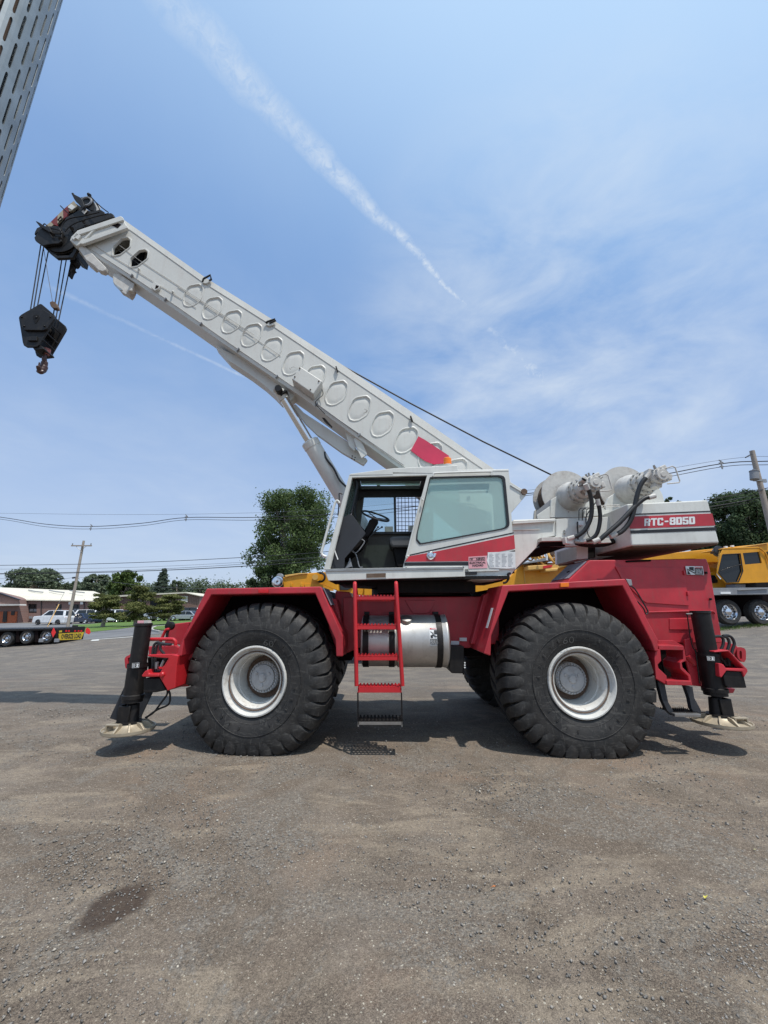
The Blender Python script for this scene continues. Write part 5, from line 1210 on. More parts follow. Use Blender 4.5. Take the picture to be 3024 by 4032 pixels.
# boom pivot plates seen behind the cab
pv = pr('boom_support', 'C3', [(1000, 200), (1480, 140), (1490, 215), (1600, 282), (1608, 312), (1500, 440), (1480, 560), (1510, 700), (1400, 700), (1300, 560), (1300, 200)], 6.07, 6.1, WHITE, K, .006)
pr('boom_support', 'C3', [(1200, 240), (1490, 215), (1600, 282), (1608, 312), (1500, 440), (1480, 560), (1200, 600)], 6.6, 6.65, WHITE, K, .006)
MB().lathe(P('C3', 1594, 286, 6.04), (0, 1, 0), [(0, .001), (0, .05), (.04, .05)], 20).build('pivot_pin', RUST, pv)
MB().tube(PP('C3', [(1490, 240), (1600, 305)], 6.06), .01, 5).build('weld_edge', WHITE, pv)
# ---- winches
def winch(lab, c_px, flange_r, plate, cone, gpx, tip_px, Yb):
    w = grp('winch', K)
    c = P('C4', *c_px, 6.15)
    MB().lathe(c, (0, 1, 0), [(0, .001), (0, flange_r), (.02, flange_r), (.02, .16), (.38, .16), (.38, flange_r), (.40, flange_r), (.40, .001)], 56).build('drum_flange', CREAM, w)
    rp = MB()
    for k in range(9): rp.lathe(c+Vector((0, .035+k*.036, 0)), (0, 1, 0), [(0, flange_r*.80), (.009, flange_r*.845), (.027, flange_r*.845), (.036, flange_r*.80)], 40)
    rp.build('rope_layer', RUST, w)
    MB().prism(PP('C4', plate, 6.05), (0, .05, 0)).build('side_plate', WHITE, w, .006)
    MB().prism([p+Vector((0, .72, 0)) for p in PP('C4', plate, 6.05)], (0, .04, 0)).build('side_plate', WHITE, w, .006)
    g = P('N', *gpx, Yb)
    t = P('N', *tip_px, Yb-.72)
    axv = (t-g); g2 = g
    gb = MB(); gb.lathe(g, (0, -1, 0), [(-.1, .24), (.0, .235), (.12, .20), (.14, .185), (.2, .185), (.2, .195), (.225, .195), (.225, .165), (.30, .16), (.30, .172), (.325, .172), (.325, .14), (.42, .125), (.42, .14), (.445, .14), (.445, .11), (.5, .105)], 40); gb.build('gearbox', CREAM, w)
    mt = MB(); mt.lathe(g, (0, -1, 0), [(.5, .12), (.52, .12), (.52, .10), (.6, .10), (.6, .118), (.66, .118), (.665, .09), (.70, .085), (.70, .04), (.71, .04), (.71, .001)], 12, smooth=False); mo = mt.build('motor', CREAM, w, .004)
    rs = random.Random(int(gpx[0]))
    bl = MB()
    for (tt, rr, nn, br) in ((.232, .182, 14, .012), (.332, .158, 12, .012), (.452, .125, 10, .012), (.665, .095, 8, .013)):
        for k in range(nn):
            a = 2*PI*k/nn; q = g+Vector((rr*math.cos(a), -tt+.01, rr*math.sin(a))); bl.cyl(q, q+Vector((0, -.022, 0)), br, n=6, smooth=False)
    bl.build('bolt', STEEL, mo)['kind'] = 'stuff'
    for (dx, dz, dy, sx_, sy_, sz_) in ((-.10, .07, -.56, .09, .13, .08), (.06, .12, -.6, .1, .1, .07), (-.02, -.12, -.55, .1, .12, .08), (.11, -.03, -.62, .06, .12, .09), (-.12, -.04, -.5, .07, .08, .07)):
        MB().box(g+Vector((dx, dy, dz)), (sx_, sy_, sz_), rot=Matrix.Rotation(rs.uniform(-.5, .5), 3, 'Y')).build('port_block', CREAM, w, .012)
    for k in range(6):
        a = rs.uniform(.2, 3.4); q = g+Vector((.12*math.cos(a), -.52-rs.random()*.14, .12*math.sin(a))); u = Vector((math.cos(a), rs.uniform(-.3, .3), math.sin(a)))
        MB().cyl(q, q+u*.055, .017, .014, 8, smooth=False).build('plug', BLACK if k % 3 == 0 else STEEL, w)
    MB().tube([g+Vector((.07, -.66, .10)), g+Vector((.15, -.70, .12)), g+Vector((.185, -.70, .10)), g+Vector((.215, -.70, -.10)), g+Vector((.20, -.70, -.125)), g+Vector((.06, -.66, -.13))], .009, 8).build('hard_line', CREAM, w)
    MB().lathe(g+Vector((0, -.3, 0)), (0, -1, 0), [(0, .171), (.02, .171)], 30).build('rusty_band', RUST, w)
    return w
w1 = winch('front', (490, 290), .41, [(392, 425), (396, 345), (400, 320), (500, 258), (590, 262), (700, 360), (735, 425)], None, (2256, 1952), (2357, 1897), 6.0)
w2 = winch('rear', (830, 268), .42, [(720, 425), (715, 350), (730, 310), (870, 214), (1000, 208), (1046, 290), (1060, 340), (1060, 400)], None, (2492, 1925), (2606, 1880), 5.95)
m = MB(); m.add([*PP('C4', [(395, 320), (312, 388), (310, 432), (392, 428)], 6.1), *PP('C4', [(345, 350), (312, 388), (310, 430), (350, 428)], 6.7)], [(0, 1, 2, 3), (4, 5, 6, 7), (0, 1, 5, 4), (1, 2, 6, 5)]); m.build('winch_guard', HORN, K)
pr('winch_guard_side', 'C4', [(316, 410), (392, 358), (392, 430), (320, 434)], 6.04, 6.07, WHITE, K, .004)
pr('winch_link', 'C4', [(590, 385), (735, 380), (735, 412), (590, 420)], 5.98, 6.02, WHITE, K, .004)
for y in (352, 362): MB().tube(PP('C4', [(560, 382 if y == 352 else 392), (565, y+18), (690, y+4), (800, y-2)], 5.8), .007, 6).build('hard_line', CREAM, K)
for x in (560, 580, 603): MB().tube(PP('C4', [(x, 440), (x, 385), (x+10, 372), (x+22, 370)], 5.62), .006, 6).build('hard_line', BLACK, K)
MB().tube(PP('C4', [(663, 330), (640, 362), (612, 400), (600, 440), (612, 520), (625, 540)], 5.6), .008, 6, sub=4).build('hose_small', HOSE, K)
pr('valve', 'C4', [(560, 470), (588, 470), (590, 445), (562, 445)], 5.6, 5.7, PAPER, K, .005)
MB().tube(PP('C4', [(552, 450), (550, 470), (556, 540), (545, 570)], 5.62), .012, 6, sub=3).build('hose_small', HOSE, K)
for x, y in ((475, 502), (477, 517), (500, 392)): MB().cyl(P('C4', x, y, 5.72), P('C4', x, y, 5.69), .013, n=8).build('bolt_head', STEEL, K)
def hose(pts, r, Ys):
    n = len(pts); q = [P('C4', x, y, Ys[0]+(Ys[1]-Ys[0])*i/(n-1)) for i, (x, y) in enumerate(pts)]
    h = MB().tube(q, r, 12, sub=8).build('hydraulic_hose', HOSE, K)
    for a, b in ((0, 1), (-1, -2)):
        d = (q[b]-q[a]).normalized(); MB().cyl(q[a]-d*.03, q[a]+d*.06, r*1.1, n=10).build('hose_fitting', CREAM, h)
hose([(603, 240), (622, 280), (634, 340), (630, 420), (600, 490), (555, 530), (508, 545)], .030, (5.3, 5.5))
hose([(670, 330), (680, 380), (683, 440), (668, 510), (640, 545), (600, 560), (575, 565)], .027, (5.35, 5.5))
hose([(990, 302), (940, 315), (880, 365), (800, 450), (720, 520), (685, 550), (655, 562)], .031, (5.14, 5.24))
hose([(965, 178), (925, 225), (900, 290), (880, 380), (855, 450), (810, 505), (755, 530)], .031, (5.12, 5.24))
for x, y in ((560, 566), (652, 560), (612, 566)): MB().lathe(P('C4', x, y, 5.5), (1, -.2, -.1), [(-.06, .001), (-.06, .03), (0, .035), (.01, .028), (.06, .028), (.06, .001)], 8, smooth=False).build('hose_coupling', STEEL, K)
MB().tube(PP('C4', [(545, 568), (600, 580), (700, 578), (760, 560)], 5.62), .045, 10, sub=3).build('manifold', GREASE, K)

# ---- counterweight
cwp = [(840, 345), (1310, 322), (1378, 572), (868, 588)]
cw = MB().prism(PP('C4', cwp, 5.25), (0, 2.45, 0)).build('counterweight', WHITE, K, .02, seg=3)
pr('counterweight_core', 'C4', [(869, 589), (1376, 574), (1365, 583), (880, 599)], 5.28, 7.65, RUST, K, .01)
def strip(name, cr, pts, Y, mat, par, th=.002): return MB().prism(PP(cr, pts, Y), (0, -th, 0)).build(name, mat, par)
strip('stripe', 'C4', [(846, 404), (1325, 385), (1327, 391), (847, 411)], 5.248, BLACKP, cw)
strip('stripe', 'C4', [(850, 420), (1334, 401), (1352, 471), (857, 490)], 5.248, RED, cw)['label'] = 'red name band'
strip('stripe', 'C4', [(858, 500), (1356, 480), (1361, 499), (860, 518)], 5.248, BLACKP, cw)
GL = {  # blocky squared letters on a 5 x 7 field: outer loops as rectangles
 'R': [(0, 0, 1.6, 7), (1.6, 5.7, 4.2, 7), (3.1, 3.4, 5, 6.2), (1.6, 2.9, 3.9, 4.2), (2.6, 0, 4.6, 3)],
 'T': [(0, 5.6, 5, 7), (1.7, 0, 3.4, 5.7)],
 'C': [(0, .5, 1.7, 6.5), (.5, 5.6, 4.8, 7), (.5, 0, 4.8, 1.4), (3.3, 1.3, 4.9, 2.5), (3.3, 4.5, 4.9, 5.7)],
 '-': [(.6, 2.8, 3.8, 4.2)],
 '8': [(0, .4, 1.8, 3.3), (0, 3.8, 1.8, 6.6), (3.2, .4, 5, 3.3), (3.2, 3.8, 5, 6.6), (.5, 0, 4.5, 1.4), (.5, 5.6, 4.5, 7), (.4, 2.9, 4.6, 4.2)],
 '0': [(0, .0, 1.9, 7), (3.1, .5, 5, 6.5), (1.8, 0, 4.5, 1.5), (1.8, 5.5, 4.5, 7)],
 '5': [(0, 3, 1.7, 7), (1.6, 5.6, 4.9, 7), (1.6, 3, 4.5, 4.4), (3.2, .5, 5, 4), (0, 0, 4.5, 1.4), (0, 1.3, 1.6, 2.2)]}
q = [P('C4', x, y, 5.244) for x, y in ((940, 474), (1228, 463), (1226, 419), (941, 431))]
x = 0
for ch in 'RTC-8050':
    mb = MB(); W_ = 5 if ch != '-' else 4.4
    for k, (a0, b0, a1, b1) in enumerate(GL[ch]):
        pts = quadmap([(x+a0, b0, 0), (x+a1, b0, 0), (x+a1, b1, 0), (x+a0, b1, 0)], (0, 0, 41.5, 7), q)
        mb.prism(pts, (0, -.0015-.0003*k, 0))
    mb.build('letter', PAPER, cw); x += W_+.45

# ---- boom
def YBx(X): return 6.02 + .09*(X-1.5)     # near face of the boom: the tip swings slightly towards the camera
def B(cr, x, y, d=0):
    """photo point on the boom's near face (d metres further back)"""
    r = ray(cr, x, y); # solve y = 6.02+.09*(X-1.5)+d with X = r.x/r.y*y
    k = r.x/r.y; Yv = (6.02 - .135 + d)/(1-.09*k)
    return Vector((k*Yv, Yv, H_CAM + r.z/r.y*Yv))
def BP(cr, pts, d=0): return [B(cr, x, y, d) for x, y in pts]
UX = Vector((1, .09, 0)).normalized(); WN = Vector((-.09, 1, 0)).normalized()   # boom plan direction and its depth direction
def bpr(name, cr, pts, d0, th, mat, par, bev=.005):
    return MB().prism([p for p in BP(cr, pts, d0)], WN*th).build(name, mat, par, bev)
boom = grp('boom', K)
top = [('C1', 833, 330), ('C2', 130, 150), ('C2', 530, 402), ('C2', 870, 632), ('C2', 1270, 905), ('C2', 1659, 1170), ('C3', 1490, 225)]
bot = [('C1', 540, 432), ('C1', 860, 640), ('C2', 0, 289), ('C2', 330, 520), ('C2', 700, 772), ('C2', 985, 982), ('C2', 1240, 1165), ('C3', 840, 245), ('C3', 1400, 700)]
hexo = [(-62, 38), (-56, 5), (-34, -42), (-14, -58), (44, -68), (66, -48), (68, -30), (60, 14), (44, 44), (0, 72), (-30, 76), (-52, 68)]
cents = [(80, 222, .93), (185, 292, .93), (290, 365, .95), (398, 438, .96), (508, 515, .98), (625, 591, 1.0), (742, 668, 1.0), (860, 753, 1.02), (985, 837, 1.04), (1110, 922, 1.06), (1240, 1010, 1.08), (1372, 1095, 1.1), (1508, 1182, 1.1)]
def hexp(cx_, cy_, s_, d=0): return round_poly(BP('C2', [(cx_+a*s_*.88, cy_+b*s_*.88) for a, b in hexo], d), 2, .22)
h1 = round_poly(BP('C1', [(738, 502), (742, 452), (798, 400), (836, 396), (852, 412), (847, 455), (788, 500), (750, 508)]), 2, .12)
h2 = round_poly(BP('C1', [(851, 578), (855, 528), (911, 478), (948, 473), (966, 488), (960, 530), (901, 576), (862, 583)]), 2, .12)
outer = [B(*p) for p in top] + [B(*p) for p in bot[::-1]]
dims = [hexp(*c) for c in cents]
side = MB().holes(outer, [h1, h2] + dims, WN*.008).build('side_plate', BOOMW, boom)
# pressed stiffener dimples: rim, wall, dish
for c, loop in zip(cents, dims):
    mb = MB(); ct = sum(loop, Vector())/len(loop); n = len(loop)
    rings = [(1.13, -.001), (1.10, -.007), (1.03, -.009), (1.0, -.003), (.93, .014), (.88, .015), (.80, .010), (.45, .009)]
    vs_ = []
    for f, d in rings: vs_ += [ct + (p-ct)*f + WN*d for p in loop]
    vs_.append(ct + WN*.011)
    fs = [(j*n+i, j*n+(i+1) % n, (j+1)*n+(i+1) % n, (j+1)*n+i) for j in range(len(rings)-1) for i in range(n)] + [((len(rings)-1)*n+i, (len(rings)-1)*n+(i+1) % n, len(rings)*n) for i in range(n)]
    mb.add(vs_, fs, 0, True); mb.build('stiffener_dimple', BOOMW, boom)
    rs = random.Random(int(c[0]))   # dried putty streaks on each dish
    p0 = ct + WN*.006 + (loop[rs.randrange(n)]-ct)*.5; pts = [p0]
    for k in range(4): pts.append(pts[-1] + UX*rs.uniform(-.05, .03) + Vector((0, 0, rs.uniform(-.05, .04))))
    if int(c[0]) % 2: MB().tube([p+WN*.005 for p in pts], .003, 5, sub=3).build('sealant_streak', RUST, boom)
for h in (h1, h2):
    ct = sum(h, Vector())/len(h); n = len(h); mb = MB(); vs_ = []
    for f, d in ((1.18, -.001), (1.14, -.012), (1.04, -.014), (1.0, .0), (.98, .03)): vs_ += [ct + (p-ct)*f + WN*d for p in h]
    mb.add(vs_, [(j*n+i, j*n+(i+1) % n, (j+1)*n+(i+1) % n, (j+1)*n+i) for j in range(4) for i in range(n)], 0, True); mb.build('hole_rim', BOOMW, boom)
    MB().box(ct+WN*.26, (.5, .02, .4)).build('inner_section', GREASE, boom)
    MB().tube([ct+WN*.12+UX*-.2+Vector((0, 0, .1)), ct+WN*.12+UX*.2-Vector((0, 0, .16))], .006, 5).build('inner_cable', HORN, boom)
# top chamfer, roof, bottom chamfer, floor, far side
topsil = [('C1', 806, 272), ('C2', 150, 128), ('C2', 560, 385), ('C2', 900, 606), ('C2', 1300, 878), ('C2', 1659, 1128), ('C3', 1492, 205)]
T0 = [B(*p) for p in top]; T1 = [B(*p, .012) for p in topsil]; T2 = [p + WN*.43 for p in T1]; T3 = [p + WN*.46 for p in T0]
B0 = [B(*p) for p in bot]
dn = Vector((-.55, 0, -.83))
def off(p, w, dwn): return p + WN*w + Vector((-.5, 0, -.86)).normalized()*dwn
B1 = [off(p, .012, .06) for p in B0]; B2 = [off(p, .42, .06) for p in B0]; B3 = [p + WN*.46 for p in B0]
def loft(rows, name, mat):
    mb = MB(); n = len(rows[0]); vs_ = [v for r_ in rows for v in r_]
    mb.add(vs_, [(j*n+i, j*n+i+1, (j+1)*n+i+1, (j+1)*n+i) for j in range(len(rows)-1) for i in range(n-1)]); return mb.build(name, mat, boom)
loft([T0, T1, T2, T3], 'top_plate', BOOMW); loft([B0, B1, B2, B3], 'bottom_plate', BOOMW)
mb = MB(); o3 = T3 + B3[::-1]; mb.prism(o3, WN*.01); mb.build('side_plate', BOOMW, boom)
MB().prism([T0[0], T1[0], T2[0], T3[0], B3[0], B2[0], B1[0], B0[0]], UX*.01).build('end_plate', BOOMW, boom)
for rows, name in ((T0, 'weld_seam'), (B0, 'weld_seam')): MB().tube([p-WN*.004 for p in rows[:-1]], .005, 5).build(name, CREAM, boom)
MB().tube(BP('C1', [(600, 432), (860, 590), (1280, 850)], -.008), .004, 5).build('cable', CREAM, boom)
MB().tube(BP('C1', [(780, 440), (905, 535), (1280, 780), (1659, 1025)], -.008), .004, 5).build('cable', CREAM, boom)
MB().tube(BP('C2', [(0, 180), (230, 330), (560, 555)], -.008), .004, 5).build('cable', CREAM, boom)
MB().tube(BP('C2', [(750, 815), (990, 982), (1230, 1150)], -.02), .006, 5).build('cable', HORN, boom)
MB().tube(BP('C2', [(785, 735), (790, 765), (765, 790), (750, 815), (800, 870)], -.06), .006, 6, sub=5).build('cable', BLACK, boom)
for cr, x, y in (('C2', 125, 382), ('C2', 328, 520), ('C2', 538, 668), ('C1', 860, 640), ('C1', 1080, 795), ('C1', 1312, 955), ('C1', 1553, 1125), ('C2', 755, 820), ('C2', 988, 985)):
    c = B(cr, x, y, -.02); MB().box(c, (.018, .04, .055), rot=Matrix.Rotation(.6, 3, 'Y')).build('cable_clip', HORN, boom)
for x, y in ((866, 628), (1272, 898)): c = B('C2', x, y, -.03); MB().box(c, (.02, .04, .10), rot=Matrix.Rotation(-.3, 3, 'Y')).build('cable_clip', BLACK, boom)
for pts in ([(135, 150), (140, 135), (178, 115), (182, 140), (172, 145)], [(478, 375), (490, 368), (530, 355), (533, 362), (500, 378)]):
    MB().tube(BP('C2', pts, -.03), .017, 7).build('rope_guide', BLACK, boom)
bpr('lug', 'C2', [(480, 385), (500, 368), (528, 378), (522, 384), (498, 392)], -.03, .05, BOOMW, boom)
bpr('lug', 'C1', [(1320, 685), (1345, 662), (1372, 670), (1370, 678), (1345, 690)], -.03, .05, BOOMW, boom)
bpr('switch_box', 'C1', [(985, 715), (995, 685), (1015, 682), (1045, 703), (1038, 722), (1010, 737)], -.05, .05, BOOMW, boom)
bpr('switch_recess', 'C1', [(1012, 725), (1018, 700), (1038, 706), (1030, 718)], -.055, .004, WELL, boom)
for x, y in ((908, 592), (1130, 742)): MB().cyl(B('C1', x, y, 0), B('C1', x-3, y+3, -.05), .014, n=8).build('stud', BOOMW, boom)
jb = bpr('junction_box', 'C2', [(620, 680), (667, 612), (787, 692), (738, 762)], -.20, .20, BOOMW, boom, .012)
for x, y in ((637, 668), (722, 738), (664, 622), (768, 692)): MB().cyl(B('C2', x, y, -.20), B('C2', x, y, -.212), .012, n=8).build('screw', RUST, jb)
dec = MB().prism(BP('C2', [(1310, 993), (1345, 1012), (1478, 1100), (1450, 1140), (1395, 1146), (1350, 1130), (1310, 1103), (1268, 1070)], -.014), WN*-.003).build('decal', DECAL, boom)
# front collar, wear pad, bracket
bpr('collar', 'C1', [(455, 408), (462, 388), (505, 342), (785, 248), (800, 254), (806, 275), (832, 322), (540, 428), (500, 445)], -.06, .56, BOOMW, boom, .012)
bpr('collar_lip', 'C1', [(500, 350), (785, 250), (806, 262), (806, 275), (512, 372), (478, 405), (462, 388)], -.09, .03, BOOMW, boom, .006)
bpr('collar_rib', 'C1', [(520, 412), (830, 312), (834, 326), (540, 432), (520, 428)], -.10, .05, BOOMW, boom, .006)
bpr('collar_rib', 'C1', [(548, 392), (622, 322), (630, 326), (558, 400)], -.085, .03, BOOMW, boom, .004)
bpr('collar_window', 'C1', [(732, 312), (752, 290), (790, 305), (768, 328)], -.066, .006, WELL, boom, 0)
bpr('collar_block', 'C1', [(478, 385), (500, 360), (528, 378), (508, 402)], -.09, .03, BOOMW, boom, .004)
bpr('lower_plate', 'C1', [(504, 434), (532, 426), (600, 490), (692, 585), (688, 600), (670, 612), (640, 602), (610, 570), (560, 535), (515, 468)], -.03, .10, CREAM, boom, .012)
bpr('underside_bracket', 'C1', [(735, 626), (785, 628), (878, 692), (866, 725), (862, 738), (840, 735), (822, 762), (790, 745), (738, 680)], .05, .08, CREAM, boom, .008)
bpr('underside_bracket', 'C1', [(785, 640), (850, 690), (838, 720), (822, 740), (790, 720), (760, 680)], .13, .22, CREAM, boom, .006)
bpr('underside_hook', 'C1', [(740, 690), (750, 690), (800, 728), (800, 736), (785, 735)], .04, .06, STEEL, boom, .003)
bpr('cylinder_fairing', 'C2', [(200, 497), (420, 600), (640, 770), (610, 800), (560, 802), (520, 760), (470, 715), (390, 655), (275, 580)], .14, .22, BOOMW, boom, .01)
# brackets under the boom
bpr('stow_arm', 'C2', [(618, 830), (640, 815), (685, 862), (960, 1042), (1000, 1105), (1022, 1108), (1034, 1122), (1012, 1150), (895, 1082), (760, 985), (690, 918), (640, 850)], .22, .07, BOOMW, boom, .012)
bpr('stow_plate', 'C2', [(912, 968), (985, 985), (962, 1072), (932, 1045)], .10, .04, BOOMW, boom, .004)
bpr('stow_plate', 'C2', [(958, 1005), (985, 985), (1032, 1090), (1000, 1112), (975, 1060)], .05, .04, BOOMW, boom, .004)
for x, y in ((950, 1100), (965, 1108), (948, 1112), (962, 1120)): MB().cyl(B('C2', x, y, .15), B('C2', x, y, .14), .012, n=8).build('bolt_hole', WELL, boom)
bpr('scuff_patch', 'C2', [(785, 890), (800, 893), (842, 940), (838, 946), (800, 915)], .02, .01, GREASE, boom, 0)
bpr('cross_tube', 'C2', [(540, 745), (560, 768), (596, 742), (590, 735), (556, 752)], -.02, .2, BLACK, boom, .006)
for x, y in ((543, 737), (532, 745)): MB().cyl(B('C2', x, y, .0), B('C2', x, y, -.05), .04, n=16).build('pin', BOOMW, boom)
for pts in ([(1330, 255), (1350, 248), (1395, 280), (1400, 300), (1385, 308), (1340, 285)], [(1402, 415), (1420, 410), (1470, 440), (1475, 460), (1460, 470), (1415, 445)], [(1175, 330), (1185, 317), (1200, 320), (1205, 335), (1195, 346), (1180, 343)]):
    MB().prism(round_poly(BP('C3', pts, -.012), 3, .3), WN*.01).build('slot', GREASE, boom)
MB().tube(BP('C3', [(1130, 370), (1240, 392), (1200, 440), (1165, 480), (1162, 520), (1190, 540), (1258, 515), (1320, 540), (1355, 565)], -.03), .012, 7, sub=4).build('conduit', PAPER, boom)
MB().tube(BP('C3', [(1160, 400), (1300, 495)], -.03), .01, 6).build('conduit', PAPER, boom)
MB().lathe(B('C3', 1315, 560, -.01), (0, -1, 0), [(0, .08), (.03, .08), (.04, .05), (.04, .001)], 18).build('junction_cap', BLACK, boom)
# ---- boom head, black
bh = grp('boom_head', K)
bpr('head_plate', 'D2', [(445, 712), (520, 602), (600, 565), (760, 560), (812, 640), (800, 760), (760, 790), (640, 800), (560, 822), (455, 745)], .0, .05, BLACK, bh, .01)
bpr('head_plate', 'D2', [(560, 822), (620, 830), (660, 890), (745, 950), (900, 945), (985, 870), (1020, 850), (950, 975), (740, 985), (640, 905)], .06, .05, BLACK, bh, .006)
bpr('head_plate', 'D2', [(470, 700), (520, 602), (600, 565), (760, 560), (830, 700), (905, 740), (1020, 840), (960, 960), (740, 960), (640, 890), (560, 815)], .60, .05, BLACK, bh, .01)
bpr('head_box', 'D2', [(790, 600), (860, 450), (1090, 330), (1190, 370), (1320, 350), (1362, 378), (1370, 400), (1450, 390), (1482, 412), (1488, 445), (1010, 610), (900, 720), (880, 800), (800, 760)], .08, .55, BLACK, bh, .01)
for k in range(6):
    c = B('D2', 785, 735, .06+k*.088); MB().lathe(c, WN, [(0, .03), (0, .225), (.006, .265), (.014, .265), (.024, .235), (.032, .235), (.042, .265), (.05, .265), (.056, .225), (.056, .03)], 44).build('sheave', BLACK, bh)
for k in range(4):
    c = B('D2', 1080, 440, .10+k*.12); MB().lathe(c, WN, [(0, .03), (0, .13), (.02, .11), (.04, .13), (.04, .03)], 30).build('sheave', GREASE, bh)
sh = [B('D2', x, y, -.06 if i < 2 else .0) for i, (x, y) in enumerate(((1100, 500), (1300, 430)))]
bpr('head_box', 'D2', [(620, 570), (700, 510), (860, 360), (980, 260), (1090, 330), (1000, 420), (860, 450), (800, 610)], .22, .35, BLACK, bh, .01)
pts6 = [((592, 562), (665, 507), (700, 545), (640, 600)), ((665, 507), (752, 422), (750, 505), (748, 560), (700, 545)), ((752, 422), (822, 352), (828, 450), (750, 530)), ((822, 352), (882, 300), (905, 350), (870, 440), (828, 470)), ((882, 300), (965, 235), (1010, 300), (950, 365), (905, 370))]
for i, pts in enumerate(pts6):
    o = bpr('warning_stripe', 'D2', pts, .18-.001*i, .03, (paint('old_cream', (.36, .31, .22), .6, dirt=.6), paint('old_red', (.17, .015, .015), .6, dirt=.6))[i % 2], bh, 0)
    o['label'] = ('cream', 'red')[i % 2] + ' warning stripe'
bpr('head_decal', 'D2', [(885, 315), (930, 275), (988, 315), (940, 352)], .165, .004, PAPER, bh, 0); bpr('head_decal', 'D2', [(1065, 370), (1110, 335), (1150, 352), (1100, 410)], .06, .004, CREAM, bh, 0)
bpr('upper_lug', 'D2', [(930, 135), (938, 125), (958, 128), (972, 150), (1050, 190), (1080, 230), (1100, 300), (1080, 330), (1000, 240), (968, 210)], .0, .06, BLACK, bh, .006)
bpr('upper_plate', 'D2', [(1050, 190), (1165, 165), (1192, 170), (1225, 250), (1245, 300), (1240, 370), (1190, 360), (1090, 300)], .10, .04, BLACK, bh, .006)
MB().tube([B('D2', 1125, 245, .09)+Vector((math.cos(t)*.095, 0, math.sin(t)*.095)) for t in np.linspace(0, 2*PI, 17)[:-1]], .018, 6, close=True).build('plate_ring', HORN, bh)
bpr('upper_plate', 'D2', [(1225, 250), (1300, 300), (1302, 350), (1232, 370)], .3, .03, CREAM, bh, .003)
MB().cyl(B('D2', 1155, 150, .1), B('D2', 1175, 165, .1), .03, n=8).build('shackle', BLACK, bh)
bpr('front_lug', 'D2', [(465, 502), (480, 498), (520, 520), (580, 560), (650, 580), (672, 640), (640, 640), (580, 600), (505, 552)], -.05, .05, BLACK, bh, .006)
bpr('front_lug', 'D2', [(455, 640), (480, 590), (545, 560), (600, 570), (520, 620), (470, 660), (448, 672)], .1, .4, BLACK, bh, .006)
bpr('rope_anchor', 'D2', [(905, 850), (990, 880), (980, 950), (1005, 990), (990, 1030), (962, 1060), (945, 1050), (925, 1060), (908, 1020), (925, 985), (900, 960)], .28, .12, GREASE, bh, .006)
bpr('rope_wedge', 'D2', [(925, 1050), (960, 1060), (950, 1100), (968, 1130), (945, 1135), (930, 1160), (908, 1216), (888, 1212), (905, 1150)], .30, .08, GREASE, bh, .004)
for pts in ([(790, 300), (850, 360), (905, 410)], [(1210, 210), (1260, 260), (1340, 330), (1415, 385)], [(1170, 165), (1240, 240), (1290, 320), (1305, 352)], [(800, 620), (820, 540), (900, 470), (1100, 430), (1300, 385)], [(850, 640), (900, 580), (1000, 520), (1200, 455), (1420, 400)], [(620, 560), (640, 590), (740, 610), (800, 640), (790, 665), (690, 660), (640, 640)], [(560, 570), (580, 535), (610, 560), (620, 600), (660, 680), (690, 720)], [(755, 490), (800, 440), (800, 485), (765, 500)], [(1090, 500), (1110, 510), (1105, 530), (1085, 525)]):
    MB().tube(BP('D2', pts, -.03), .009, 6, sub=5).build('cable', GREASE, bh)
for x, y in ((1095, 508), (940, 600), (790, 735), (700, 690)): MB().cyl(B('D2', x, y, .05), B('D2', x, y, -.0), .03, n=12).build('pin', BLACK, bh)
# ---- hoist rope along the boom top
MB().tube([B('C2', 560, 395, .35), B('C2', 650, 450, .35), B('C2', 690, 480, .35), B('C2', 880, 600, .35), B('C2', 1270, 815, .35), B('C2', 1659, 1020, .35), P('F', 1212, 1036, 6.35)], .014, 8).build('hoist_rope', WIREM, K)
# ---- lift cylinder
lc = grp('lift_cylinder', K)
def CY(x, y): return P('C2', x, y, 5.84+max(0, y-782)*.00095)
a, b, c = CY(573, 782), CY(716, 1018), P('F', 806, 1185, 6.45)
d = (b-a).normalized(); c = a + d*((c-a).dot(d))
MB().cyl(a, b, .073, n=32).build('rod', CHROME, lc)
m = MB(); m.lathe(b, c-b, [(0, .001), (0, .13), (.02, .15), (.12, .15), (.125, .142), ((c-b).length, .15), ((c-b).length, .001)], 40); m.build('barrel', WHITE, lc)
MB().cyl(a-d*.12, a+d*.04, .09, n=20).build('rod_eye', WHITE, lc); MB().cyl(a-d*.06-Vector((0, .2, 0)), a-d*.06+Vector((0, .25, 0)), .055, n=20).build('pin', BLACK, lc)
MB().tube([P('C2', 800, 1078, 6.06), P('C2', 806, 1110, 6.05), P('C2', 850, 1170, 6.08), P('C2', 880, 1230, 6.1), P('C2', 920, 1270, 6.12)], .017, 8, sub=5).build('hard_line', HOSE, lc)
MB().tube([P('C2', 798, 1076, 6.07), P('C2', 830, 1150, 6.09), P('C2', 890, 1240, 6.12)], .01, 8, sub=5).build('hard_line', WHITE, lc)

